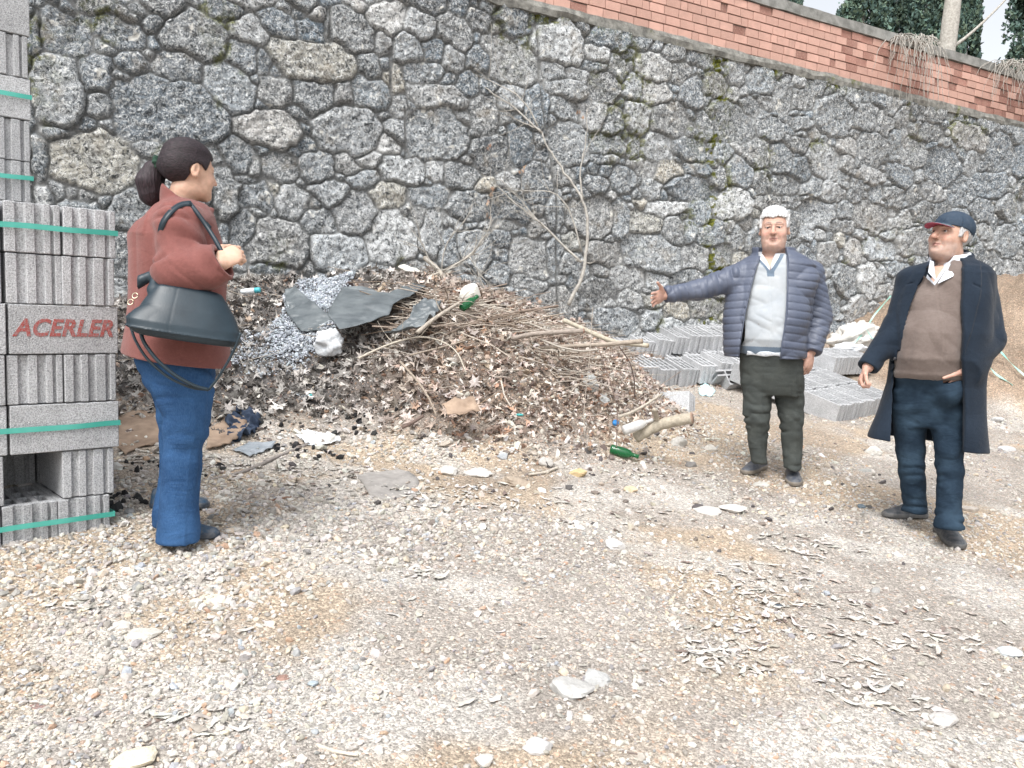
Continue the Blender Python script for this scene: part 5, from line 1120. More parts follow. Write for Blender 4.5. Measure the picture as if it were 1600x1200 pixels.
def hair3(P):
    Q = (P-HC3.astype(f32))@HR3/HS3; A = np.abs(Q[:, 0])
    tie = (HR3.T@(ptC-HC3)/HS3).astype(f32); r = np.linalg.norm(Q-tie, axis=1); ang = np.arctan2(Q[:, 2]-tie[2], Q[:, 0]-tie[0])
    sh = cranium(Q)-.010-.006*sst(.05, .1, Q[:, 2])-.0006*np.sin(np.arctan2(Q[:, 2]-.02, A+.01)*70+3*Q[:, 1]*20)-.004*(fb2(ang*6, r*8, 3)-.5)
    sh = smin(sh, cap(Q, (0, -.07, .0), tie, .05, .022), .04)
    line = np.where(Q[:, 1] > .035, .050-.55*(Q[:, 1]-.035)*0, np.interp(Q[:, 1], [-.10, -.04, -.012, .012, .035], [-.075, -.060, .022, .020, -.002])); line = np.where(Q[:, 1] > .035, np.interp(Q[:, 1], [.035, .05, .065], [-.002, .030, .056]), line)
    d = smax(sh, (line-Q[:, 2])*.7, .006)
    return smax(d, -(cap(np.stack([A, Q[:, 1], Q[:, 2]], 1), (.074, -.012, -.006), (.12, -.012, -.006), .022)), .004)*HS3
sdfmesh('hair', hair3, HC3-.18, HC3+.17, .0035, m_dhair, wom)
def pony(P):
    a, b, c_ = J3(243, 266, .03), J3(234, 285, .03), J3(236, 306, .03); d = chain(P, [J3(249, 258, .02), a, b, c_, J3(240, 319, .03)], [.022, .040, .050, .040, .008], .02)
    q = P-a.astype(f32); an = np.arctan2(q[:, 1], q[:, 0]); return d-.0012*np.sin(an*23+q[:, 2]*22)-.005*(fb2(an*4, q[:, 2]*14, 3)-.5)
sdfmesh('ponytail', pony, J3(205, 335, -.06), J3(262, 240, .12), .0035, m_ptail, wom)
m_tie = cloth('green_scrunchie', (.025, .055, .040), (.04, .08, .055), 60, bump=.8, bs=120, bd=.005)
def tie(P):
    c0 = J3(250, 258, .02); ax = (J3(244, 262, .02)-J3(256, 254, .02)); ax = ax/np.linalg.norm(ax); q = P-c0.astype(f32); h = q@ax.astype(f32); r = np.linalg.norm(q-h[:, None]*ax.astype(f32), axis=1); return np.hypot(r-.030, h)-.0125-.002*np.sin(np.arctan2(q[:, 2], q[:, 1])*11)
sdfmesh('hair_tie', tie, J3(235, 278, -.05), J3(266, 240, .08), .0032, m_tie, wom)
# jeans
t = NT('blue_denim'); c = t.mix(t.ramp(t.noise(4.5, 4, .6), (.38, 0.0), (.68, 1.0)), (.016, .052, .135), (.038, .105, .240)); c = t.mix(t.ramp(t.noise(1, 3, .6, t.mapv((500, 500, 90))), (.4, 0.0), (.7, .25)), c, (.12, .22, .38)); t.bump(t.math('ADD', t.math('MULTIPLY', t.noise(400, 3), .2), t.noise(7, 6, .55, t.mapv((1, 1, 2.2)), dist=1.6)), .4, .022); m_jean3 = t.fin(c, .9, .15)
def trou3(P):
    z = P[:, 2]; zt = lambda y: J3(290, y)[2]; d = smin(smin(legN3(P), legF3(P), .012), tor3(P, .0), .02); d = smax(d, z-zt(540), .006); d = smax(d, zt(847)+.10*np.maximum(P[:, 1], 0)*0-z, .003)
    w_ = .9*np.exp(-((z-zt(680))/.08)**2)+.9*np.exp(-((z-zt(600))/.07)**2)+.15
    d = d+folds(P+P[:, [2, 2, 1]]*.35, 8, 8, 22, .009, 5)*w_+folds(P, 5, 14, 5, .008, 8)+.010
    cx, rx, cy, ry = legN3.at(z); sx = P[:, 0]-(cx+rx*.58); return d-.0022*np.exp(-(sx/.004)**2)*(P[:, 1] < 0)*(z < zt(585))
sdfmesh('jeans', trou3, (-.34, -.32, .0), (.34, .30, J3(290, 535)[2]), .0055, m_jean3, wom, sm=1)
# coat
m_rust = cloth('rust_wool', (.185, .072, .064), (.230, .090, .080), 5, bs=380, bd=.002, sheen=.15)
coat3 = Loft([(316, 258, 322, 0, .10), (326, 243, 330, 0, .14), (338, 230, 336, 0, .175), (352, 216, 340, 0, .195), (374, 203, 346, 0, .20), (402, 204, 349, 0, .19), (440, 203, 352, 0, .19), (480, 202, 354, 0, .20), (520, 195, 358, 0, .215), (552, 189, 360, 0, .225), (585, 186, 362, 0, .23)], J, 2.35)
def outer3(P, off=0.0):
    z = P[:, 2]; d = coat3(P, off, True, .02)
    a = chain(P, [shC+np.array([.0, .06, .01]), shC, elC, wrC], [.080+off, .083+off, .086+off, .070+off], .03)
    b = chain(P, [J3(276, 345, .11), J3(276, 352, .15), J3(285, 440, .18), J3(338, 422, .05)], [.08+off, .085+off, .08+off, .07+off], .02)
    b = smax(b, -(armt(P, J3(335, 422, .05), J3(285, 440, .18))), .005)
    if off == 0:
        q = P-elC.astype(f32); rr = np.linalg.norm(q, axis=1); an = np.arctan2(q[:, 2]-.04, q[:, 0]+.02)
        a = a+.0015*np.sin(rr*90+2*an)*np.exp(-(rr/.12)**2)*.6+folds(P+P[:, [2, 2, 1]]*.6, 6, 6, 16, .014, 4)+folds(P+P[:, [2, 0, 0]]*.9, 7, 7, 22, .007, 14)
        d = d+folds(P, 5, 4, 2, .012, 9)+folds(P, 3, 3, 9, .006, 2)
    ax = (wrC+np.array([.012, 0, .0])); n_ = np.array([.86, .0, .50]); n_ /= np.linalg.norm(n_); a = smax(a, (P-ax.astype(f32))@n_.astype(f32), .005)
    return d, a, b
def coatf3(P):
    z = P[:, 2]; d, a, b = outer3(P); zt = lambda y: J3(290, y)[2]
    yoke = sst(.004, -.004, (zt(369)-.10*(P[:, 0]-J3(200, 369)[0]))-z)*(P[:, 0] < J3(262, 370)[0]); d = d-.005*yoke
    d = d-.003*np.exp(-((P[:, 0]-J3(276, 400)[0])/.0025)**2)*(P[:, 1] < 0)*0
    nc = J3(289, 315, .0); nk = np.hypot((P[:, 0]-nc[0])*.95, P[:, 1]); up = 2.2*np.maximum(J3(263, 286)[0]-P[:, 0], 0)+z-(J3(257, 286)[2]-.74*np.maximum(P[:, 0]-J3(259, 286)[0], 0)); col_ = smax(smax(np.abs(nk-.080+.0*z)-.0085, up, .004), -(up+.085), .006)
    o_ = smin(smin(smin(d, a, .018), b, .02), col_, .010)
    di, ai, bi = outer3(P, -.018); sh = smax(o_, -smin(smin(di, ai, .01), bi, .01), .004); sh = smax(sh, -np.maximum(nk-.073, zt(335)-z), .004)
    hem = J3(188, 546)[2]+(J3(358, 575)[2]-J3(188, 546)[2])*(P[:, 0]-J3(188, 546)[0])/(J3(358, 575)[0]-J3(188, 546)[0]); sh = smax(sh, hem-z, .004)
    lap = cap(P, J3(322, 338, -.05), J3(331, 328, -.02), .006, .010); return smin(sh, lap, .01)
sdfmesh('coat', coatf3, (-.38, -.36, float(J3(290, 588)[2])), (.36, .33, float(J3(290, 270)[2])), .0052, m_rust, wom, sm=1)
for k_, (tp_, z_) in enumerate([((343, 843), 0), ((327, 797), 0)]):
    t_ = hit(*tp_); dd_ = np.array([.95, .30 if k_ else .12, 0]); dd_ /= np.linalg.norm(dd_)
    shoe(wom, t_-dd_*.25, t_, (.028, .070, .125), (.035, .055, .085), lace=False, w=.045)
# ------------------------------------------------------------------ handbag hanging on her arm
m_bag = NT('blue_black_leather'); t = m_bag; c = t.mix(t.ramp(t.noise(6, 4, .6), (.4, 0.0), (.7, 1.0)), (.010, .022, .032), (.020, .038, .052)); c = t.mix(1.0, c, t.attr('Col'), 'MULTIPLY'); t.bump(t.noise(160, 4, .6), .2, .002); m_bag = t.fin(c, .42, .5)
bo = J3(290, 535, -.30)+B3; bag = empty('handbag', bo, 'dark blue leather handbag with long strap hanging under the woman\'s arm', 'handbag')
bagL = Loft([(444, 256, 338, -.262, .020), (456, 243, 348, -.265, .034), (475, 224, 362, -.275, .056), (500, 201, 377, -.292, .070), (513, 200, 379, -.293, .073), (524, 212, 374, -.293, .066)], J, 2.6)
B3f = B3.astype(f32); bof = bo.astype(f32)
def shear(P): W = P+bof-B3f; W = W.copy(); W[:, 2] += .15*(W[:, 0]-float(J3(290, 500)[0])); return W
def bagf(P):
    W = shear(P); d = bagL(W)+folds(W+W[:, [2, 1, 0]]*.5, 7, 7, 9, .006, 3)*sst(float(J3(290, 520)[2]), float(J3(290, 480)[2]), W[:, 2])
    w2 = P+bof-B3f; d = smin(d, chain(w2, [J3(247, 424, -.25), J3(222, 438, -.255), J3(212, 449, -.26)], [.012, .022, .012]), .015)
    d = smin(d, chain(w2, [J3(247, 424, -.25), J3(240, 452, -.28)], [.012, .022]), .02)
    zb = float(J3(290, 511)[2]); d = d-.0028*np.exp(-((W[:, 2]-zb)/.0035)**2)
    for px in (272, 326): d = d+.0016*np.exp(-((w2[:, 0]-float(J3(px, 480)[0]))/.0018)**2)
    return d
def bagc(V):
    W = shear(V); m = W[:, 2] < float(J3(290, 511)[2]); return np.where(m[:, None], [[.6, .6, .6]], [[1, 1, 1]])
lo = J3(190, 560, -.42)+B3-bo; hi = J3(392, 405, -.20)+B3-bo
sdfmesh('bag_body', bagf, lo, hi, .0045, m_bag, bag, bagc)
def strap(pts, r, name='strap', n=26, flat=None):
    W = np.array([J3(*p) for p in pts])+B3; tt = np.linspace(0, len(W)-1, n); S_ = np.stack([np.interp(tt, range(len(W)), W[:, i]) for i in range(3)], 1)
    for _ in range(3): S_[1:-1] = (S_[:-2]+S_[1:-1]*2+S_[2:])/4
    mb = MB(); mb.tube(S_, r, 6, col=np.array([1, 1, 1])); return mb
mb = strap([(202, 503, -.30), (210, 530, -.31), (228, 560, -.31), (262, 590, -.30), (300, 607, -.29), (326, 609, -.28)], .0052)
mb.build('strap', m_bag, bag)
mb = strap([(218, 512, -.33), (224, 535, -.34), (245, 563, -.34), (275, 588, -.32), (305, 604, -.30), (326, 609, -.28)], .0070)
mb.build('strap', m_bag, bag)
mb = strap([(326, 609, -.28), (340, 592, -.28), (356, 566, -.29), (370, 538, -.29), (376, 520, -.29)], .0050)
mb.build('strap', m_bag, bag)
def ribbon(pts, wdt, name, n=24, side=(1, 0, .3), sidefn=None):
    W = np.array([J3(*p) for p in pts])+B3; tt = np.linspace(0, len(W)-1, n); S_ = np.stack([np.interp(tt, range(len(W)), W[:, i]) for i in range(3)], 1)
    for _ in range(3): S_[1:-1] = (S_[:-2]+S_[1:-1]*2+S_[2:])/4
    tn = np.gradient(S_, axis=0); tn /= np.linalg.norm(tn, axis=1)[:, None]; sd_ = np.cross(tn, np.array([0, -1, 0.35])); sd_ /= np.linalg.norm(sd_, axis=1)[:, None]; nn_ = np.cross(sd_, tn)
    A = [S_+sd_*wdt/2+nn_*.003, S_-sd_*wdt/2+nn_*.003, S_-sd_*wdt/2-nn_*.002, S_+sd_*wdt/2-nn_*.002]; V = np.concatenate(A); Q = []
    for k in range(4):
        for i in range(n-1): Q.append([k*n+i, k*n+i+1, ((k+1) % 4)*n+i+1, ((k+1) % 4)*n+i])
    Q += [[0, n, 2*n, 3*n], [4*n-1, 3*n-1, 2*n-1, n-1]]
    mk(name, V, np.array(Q), m_bag, bag, col=np.ones((len(V), 3)))
ribbon([(262, 425, -.10), (256, 398, -.15), (249, 376, -.225), (252, 352, -.262), (263, 334, -.25), (281, 319, -.205), (299, 318, -.185)], .022, 'shoulder_strap')
ribbon([(296, 317, -.185), (308, 332, -.19), (322, 352, -.19), (336, 374, -.205), (347, 394, -.215)], .016, 'shoulder_strap')
ribbon([(290, 316, -.12), (304, 326, -.13), (316, 340, -.14), (330, 356, -.13)], .008, 'shoulder_strap')
mb = MB(); 
for px, py in ((211, 462), (204, 472)):
    c0 = J3(px, py, -.30)+B3; a_ = np.linspace(0, 2*pi, 13); mb.tube(c0+np.stack([.010*np.cos(a_), .004*np.sin(a_), .010*np.sin(a_)], 1), .0022, 5, col=np.array([1, 1, 1]))
t = NT('brass_metal'); m_brass = t.fin((.55, .48, .36), .3, .5, Metallic=1.0); mb.build('ring', m_brass, bag)
# ------------------------------------------------------------------ branches, litter and stones as things
t = NT('bark'); c = t.mix(1.0, t.attr('Col'), t.ramp(t.noise(40, 5, .7), (.3, .65), (.7, 1.15)), 'MULTIPLY'); t.bump(t.noise(120, 4), .7, .006); m_bark = t.fin(c, .9, .2)
def smooth(P_, n=18):
    P_ = np.asarray(P_, float); tt = np.linspace(0, len(P_)-1, n); S_ = np.stack([np.interp(tt, range(len(P_)), P_[:, i]) for i in range(3)], 1)
    for _ in range(2): S_[1:-1] = (S_[:-2]+S_[1:-1]*2+S_[2:])/4
    return S_
def stick(pts, r0, r1, label, col=(.40, .34, .28), d=None, name='branch', group=None, seg=8, twigs=0, end=None, n=18, lump=.06):
    """pts: (px, py, depth) or (px, py) lying on the ground"""
    W = []
    for p in pts:
        if len(p) == 2 or p[2] is None: q = hit(p[0], p[1]); q = q+np.array([0, 0, r0*.8]); W.append(q)
        else: W.append(at(*p))
    S_ = smooth(W, n); rr = np.linspace(r0, r1, n)*(1+lump*np.sin(np.arange(n)*1.9)+RNG.normal(0, lump*.4, n)); mb = MB(); mb.tube(S_, rr, seg, col=np.array(col))
    for k in range(twigs):
        i = random.randrange(2, n-1); a = S_[i]; d_ = np.array([random.uniform(-1, 1), random.uniform(-.5, .2), random.uniform(-.2, 1)]); d_ /= np.linalg.norm(d_); L_ = random.uniform(.1, .3)
        q = smooth([a, a+d_*L_*.5+RNG.normal(0, .02, 3), a+d_*L_+RNG.normal(0, .03, 3)], 6); mb.tube(q, np.linspace(rr[i]*.5, .0012, 6), 5, col=np.array(col)*.9)
    o = mb.build(name, m_bark); tag(o, label, 'branch', group)
    if end is not None:
        e = MB(); dr = S_[-1]-S_[-2]; dr /= np.linalg.norm(dr); e.tube([S_[-1]-dr*.002, S_[-1]+dr*.004], [rr[-1]*.98, rr[-1]*.94], 10, col=np.array(end)); e.build('cut_end', m_bark, o)
    return o
GB = 'cut branches lying on the heap'
stick([(993, 684, 5.15), (1010, 674, 5.13), (1030, 664, 5.1), (1052, 658, 5.05), (1081, 653, 5.0)], .036, .037, 'thick pale cut log with sawn end at the right foot of the heap', (.46, .41, .33), group=GB, seg=14, end=(.42, .30, .23))
stick([(1026, 655, 5.1), (1024, 645, 5.05), (1022, 640, 5.0)], .018, .013, 'short stub standing up beside the thick pale log', (.44, .39, .32), group=GB)
stick([(800, 529, 5.6), (830, 522, 5.55), (870, 519, 5.5), (912, 517, 5.45)], .016, .018, 'thick grey branch with reddish sawn end, topmost on the heap', (.36, .31, .27), group=GB, end=(.35, .20, .15), seg=10)
stick([(845, 543, 5.6), (900, 540, 5.5), (950, 538, 5.4), (1003, 533, 5.3)], .012, .017, 'long straight branch jutting right over the grey blocks, upper of the pair', (.42, .36, .30), group=GB, end=(.46, .36, .27), seg=9)
stick([(880, 500, 5.8), (920, 518, 5.75), (960, 535, 5.65), (1012, 540, 5.5)], .017, .016, 'pale peeled branch jutting right over the blocks, lower of the pair', (.52, .47, .38), group=GB, end=(.56, .48, .36), seg=9)
stick([(845, 530, 5.55), (875, 543, 5.5), (910, 549, 5.45), (935, 546, 5.4)], .008, .006, 'thin grey branch crossing beneath the sawn branches', (.45, .41, .36), group=GB)
stick([(652, 520, 5.35), (675, 500, 5.5), (700, 484, 5.6), (714, 475, 5.7), (738, 463, 5.9)], .015, .010, 'stout grey stick leaning on the heap beside the white foam', (.45, .40, .34), group=GB, twigs=3)
stick([(664, 403, 7.0), (688, 424, 6.8), (698, 445, 6.6), (708, 462, 6.5)], .021, .015, 'broken grey stump stub against the foot of the stone wall', (.40, .36, .31), group=GB, seg=10)
stick([(600, 468, 6.1), (650, 440, 6.5), (690, 425, 6.8), (724, 407, 7.1), (742, 392, 7.2)], .010, .012, 'crooked pale branch rising from behind the black sheet', (.46, .42, .36), group=GB, twigs=5)
stick([(497, 545, 5.6), (518, 510, 5.8), (560, 487, 6.0), (610, 466, 6.2), (665, 432, 6.6)], .006, .009, 'long thin dark stem lying across the black plastic sheet', (.20, .16, .13), group=GB)
stick([(560, 560, 5.3), (605, 538, 5.45), (655, 524, 5.55), (690, 532, 5.5), (715, 548, 5.35), (728, 582, 5.15)], .008, .004, 'pale forked thin branch curving over the left side of the heap', (.55, .50, .42), group=GB, twigs=4)
stick([(625, 565, 5.2), (655, 598, 5.0), (672, 625, 4.9), (682, 650, 4.85)], .008, .005, 'thin stick sliding down the left front of the heap', (.38, .32, .26), group=GB)
stick([(660, 540, 5.5), (720, 512, 5.7), (790, 490, 5.9), (872, 478, 6.1)], .008, .010, 'long dark stick lying across the crest below the sapling', (.28, .22, .18), group=GB, twigs=4)
stick([(640, 555, 5.4), (720, 535, 5.55), (800, 505, 5.7), (880, 490, 5.9)], .006, .005, 'slender stick slanting over the middle of the heap', (.40, .34, .28), group=GB, twigs=5)
stick([(720, 520, 5.5), (770, 540, 5.3), (800, 560, 5.2)], .006, .004, 'short thin stick hanging over the hollow of the heap', (.46, .40, .34), group=GB, twigs=2)
stick([(715, 660, 4.75), (735, 640, 4.85), (780, 612, 5.0)], .003, .003, 'thin root fibre on the bare soil of the heap', (.3, .22, .16), group=GB)
stick([(783, 595, 5.05), (788, 618, 4.95), (798, 635, 4.9)], .006, .003, 'tiny pale stick pointing down the soil slope', (.55, .5, .44), group=GB)
stick([(628, 668, 4.85), (645, 660, 4.85), (661, 650, 4.9)], .012, .010, 'short dark piece of wood lying on the leaves left of the heap', (.19, .14, .12), group=GB)
GS = 'thin stems rising from the right of the heap'
stick([(913, 685, 4.95), (912, 640, 5.0), (918, 590, 5.05), (922, 548, 5.1), (926, 480, 5.2)], .003, .002, 'upright pale stem at the right shoulder of the heap', (.42, .37, .32), group=GS)
stick([(992, 620, 5.3), (991, 590, 5.3), (984, 565, 5.3), (967, 541, 5.3)], .005, .0035, 'dark curved stem rising over the grey blocks', (.12, .09, .08), group=GS)
stick([(963, 700, 4.9), (965, 640, 5.0), (955, 600, 5.05), (937, 550, 5.15)], .003, .0025, 'dark thin stem beside the blue cap', (.18, .13, .11), group=GS)
stick([(930, 670, 5.0), (1000, 622, 5.1), (1035, 600, 5.15), (1064, 580, 5.2)], .0035, .002, 'thin stem slanting up to the right across the blocks', (.34, .28, .24), group=GS)
stick([(965, 652, 5.1), (985, 645, 5.1), (1005, 635, 5.1), (1035, 615, 5.2)], .011, .008, 'pale bent branch above the thick log', (.50, .45, .38), group=GS)
stick([(1062, 668, None), (1095, 680, None), (1120, 690, None)], .004, .002, 'thin dark twig pointing right from the thick log onto gravel', (.22, .18, .15), group=GS)
GG = 'sticks lying on the gravel'
stick([(184, 772, None), (255, 760, None), (330, 752, None), (385, 738, None), (440, 712, None), (482, 695, None)], .007, .011, 'long grey stick passing behind the woman\'s legs', (.30, .27, .25), group=GG, n=26)
stick([(1262, 932, None), (1300, 928, None), (1340, 926, None), (1405, 928, None)], .0035, .0045, 'straight thin twig on the gravel below the coated man', (.26, .22, .2), group=GG)
stick([(578, 786, None), (579, 805, None), (592, 822, None), (608, 838, None), (680, 838, None), (742, 846, None)], .0035, .002, 'bent fine twig on the gravel in the centre of the yard', (.40, .34, .3), group=GG)
stick([(655, 808, None), (715, 815, None), (760, 819, None), (800, 840, None)], .003, .002, 'wavy fine twig right of the bent one', (.34, .28, .25), group=GG)
stick([(470, 676, None), (500, 700, None), (522, 725, None), (541, 758, None)], .004, .0025, 'thin pale twig by the torn grey paper', (.42, .36, .3), group=GG)
stick([(404, 789, None), (430, 784, None), (455, 779, None)], .010, .007, 'brown splinter of wood on the gravel right of the woman', (.28, .17, .12), group=GG)
stick([(826, 743, None), (850, 740, None), (871, 732, None)], .007, .009, 'short pale stick at the front foot of the heap', (.55, .50, .43), group=GG)
stick([(1306, 1186, None), (1350, 1183, None), (1388, 1190, None), (1392, 1172, None)], .0045, .0035, 'white hooked stick at the bottom edge of the gravel', (.68, .66, .62), group=GG)
stick([(1186, 1173, None), (1230, 1182, None), (1272, 1184, None)], .002, .002, 'hair-thin twig near the bottom right of the gravel', (.3, .26, .22), group=GG)
stick([(972, 1175, None), (1010, 1183, None), (1050, 1187, None)], .003, .002, 'dark twig near the bottom centre of the gravel', (.22, .18, .16), group=GG)
stick([(955, 1115, None), (975, 1140, None), (988, 1158, None)], .002, .0015, 'small slanting twig right of the white broken stone', (.34, .3, .26), group=GG)
stick([(20, 996, None), (45, 990, None), (75, 983, None)], .005, .004, 'dark twig on the gravel at the left edge', (.16, .13, .12), group=GG)
stick([(495, 1167, None), (520, 1176, None), (560, 1183, None)], .006, .004, 'flat pale splinter at the bottom left of the gravel', (.6, .55, .47), group=GG)
# sheets
def sheet(name, outl, mat, label, cat, thick=.003, rump=.02, fr=9, sub=4, lift=.0, group=None, seed=0):
    from mathutils.geometry import tessellate_polygon
    W = np.array([(hit(p[0], p[1])+np.array([0, 0, .012])) if len(p) == 2 else at(*p) for p in outl])
    m = []
    for a, b in zip(W, np.roll(W, -1, 0)): m += [a, (a+b)/2+RNG.normal(0, .006, 3)]
    W = np.array(m); tri = np.array(tessellate_polygon([[Vector(v.tolist()) for v in W]])); V = W
    for _ in range(sub):
        e = {}; nv = list(V); T2 = []
        def mid(a, b):
            k = (min(a, b), max(a, b))
            if k not in e: e[k] = len(nv); nv.append((nv[a]+nv[b])/2)
            return e[k]
        for a, b, c in tri:
            ab, bc, ca = mid(a, b), mid(b, c), mid(c, a); T2 += [[a, ab, ca], [ab, b, bc], [ca, bc, c], [ab, bc, ca]]
        V = np.array(nv); tri = np.array(T2)
    r = np.abs(fb2(V[:, 0]*fr+seed, V[:, 1]*fr*1.2+V[:, 2]*fr+seed, 3)-.5)*2
    V = V+np.array([0, -.5, 1.0])*((r-.25)*rump)[:, None]; V[:, 2] += lift
    if len(outl[0]) == 2: V[:, 2] = np.maximum(V[:, 2], gz(V[:, 0], V[:, 1])+.004+r*rump*.8)
    nrm = np.cross(V[tri[:, 1]]-V[tri[:, 0]], V[tri[:, 2]]-V[tri[:, 0]]).sum(0)
    if nrm[2] < 0: tri = tri[:, ::-1]
    o = mk(name, V, tri, mat); s_ = o.modifiers.new('thickness', 'SOLIDIFY'); s_.thickness = thick; s_.offset = -1
    return tag(o, label, cat, group)
m_black = simple('black_plastic', (.085, .10, .11), (.15, .17, .18), 7, .42, .5, 14, .01, .5)
m_card = simple('cardboard', (.40, .30, .225), (.24, .175, .13), 9, .9, .4, 40, .004)
m_navy = simple('navy_cloth', (.028, .042, .075), (.05, .07, .11), 12, .9, .5, 40, .006)
m_greyf = simple('grey_film', (.22, .25, .28), (.32, .35, .38), 12, .5, .5, 30, .005, .4)
m_wplas = simple('white_plastic', (.62, .66, .70), (.74, .76, .78), 20, .4, .6, 35, .006, .5)
sheet('plastic_sheet', [(535, 448, 6.2), (566, 446, 6.2), (602, 461, 6.1), (650, 440, 6.35), (668, 444, 6.3), (640, 462, 6.0), (614, 474, 5.85), (608, 490, 5.7), (566, 507, 5.5), (530, 514, 5.45), (511, 491, 5.6)], m_black, 'torn black plastic sheet draped over the top of the rubbish', 'plastic sheet', .004, .022, 4)
sheet('plastic_sheet', [(445, 455, 6.3), (460, 452, 6.3), (520, 500, 5.9), (505, 522, 5.75), (470, 520, 5.8), (446, 490, 6.05)], m_black, 'black plastic sheet half buried under the grey crumbs', 'plastic sheet', .004, .04, 6, lift=.02)
sheet('tarp_scrap', [(600, 520, 5.5), (640, 492, 5.6), (655, 470, 5.8), (690, 470, 5.85), (680, 492, 5.6), (640, 515, 5.45)], m_black, 'crumpled dark tarp scrap in the hollow below the foam piece', 'tarp', .004, .07, 8, seed=4)
sheet('cardboard_sheet', [(178, 690), (186, 658), (220, 650), (262, 655), (268, 690), (252, 696), (216, 704), (196, 716)], m_card, 'flattened brown cardboard left of the woman\'s legs', 'cardboard', .006, .035, 7, 3, .01)
sheet('cardboard_sheet', [(322, 706), (330, 672), (352, 655), (381, 655), (386, 668), (372, 690), (345, 702)], m_card, 'crumpled brown cardboard right of the woman\'s knees', 'cardboard', .006, .04, 7, 3, .01, seed=3)
sheet('cloth', [(350, 662), (372, 643), (402, 645), (411, 660), (398, 676), (376, 690), (345, 690), (362, 672)], m_navy, 'dark blue rumpled cloth on the leaves right of the woman', 'cloth', .006, .11, 14, 4, .01)
sheet('film_scrap', [(362, 704), (390, 694), (432, 694), (424, 703), (390, 714)], m_greyf, 'grey plastic film lying in front of the dark cloth', 'plastic scrap', .003, .03, 12, 3)
sheet('paper_scrap', [(462, 680), (486, 675), (520, 680), (533, 692), (505, 699), (478, 697)], m_wplas, 'crumpled white paper on the gravel edge left of the slab', 'paper', .003, .06, 16, 4)
sheet('wrapper', [(451, 616), (470, 617), (492, 621), (488, 627), (470, 626), (454, 624)], m_wplas, 'white wrapper lying in the dry leaves', 'wrapper', .003, .03, 14, 3)
sheet('mortar_slab', [(558, 747), (600, 742), (640, 741), (657, 762), (650, 778), (604, 784), (577, 776)], simple('cement', (.36, .34, .32), (.28, .265, .25), 20, .95, .5, 90, .004), 'flat grey cement slab sunk in the gravel before the heap', 'slab', .02, .008, 6, 3, .004)
sheet('film_scrap', [(690, 628, 4.85), (740, 620, 4.9), (752, 640, 4.8), (700, 648, 4.75)], m_card, 'small buried cardboard piece on the heap\'s lower face', 'cardboard', .003, .05, 9, 3, seed=7)
# lumps
def lump(name, c, r, mat, label, cat, amp=.25, fr=3, flat=.3, R=None, group=None, seed=0, n=(18, 26), col=None, facet=0):
    th = np.linspace(0, pi, n[0]); ph = np.arange(n[1])*2*pi/n[1]; U = np.array([[sin(a)*cos(b), sin(a)*sin(b), cos(a)] for a in th for b in ph])
    k = 1+amp*(vn3(U[:, 0]*fr+seed, U[:, 1]*fr+seed*2, U[:, 2]*fr+20)*2-1)+amp*.4*(vn3(U[:, 0]*fr*3+seed, U[:, 1]*fr*3, U[:, 2]*fr*3+9)*2-1)
    if facet:
        N_ = RNG.normal(0, 1, (facet, 3)); N_ /= np.linalg.norm(N_, axis=1)[:, None]; h_ = RNG.uniform(.62, .85, facet); dp = U@N_.T; k = np.minimum(k, np.where(dp > .05, h_/np.maximum(dp, .05), 9).min(1))
    V = U*k[:, None]*np.array(r)
    if R is not None: V = V@np.asarray(R).T
    V[:, 2] = np.maximum(V[:, 2], -r[2]*flat*2); V = V+np.array(c)
    Q_ = [[i*n[1]+j, (i+1)*n[1]+j, (i+1)*n[1]+(j+1) % n[1], i*n[1]+(j+1) % n[1]] for i in range(n[0]-1) for j in range(n[1])]
    o = mk(name, V, np.array(Q_), mat, col=np.tile(np.array(col if col is not None else (1, 1, 1)), (len(V), 1)), smooth=not facet); return tag(o, label, cat, group)
t = NT('field_stone'); c = t.mix(1.0, t.attr('Col'), t.ramp(t.noise(25, 5, .65), (.3, .72), (.7, 1.1)), 'MULTIPLY'); t.bump(t.noise(60, 5, .7), .7, .01); m_fs = t.fin(c, .95, .2)
GR = 'stones lying about the yard'
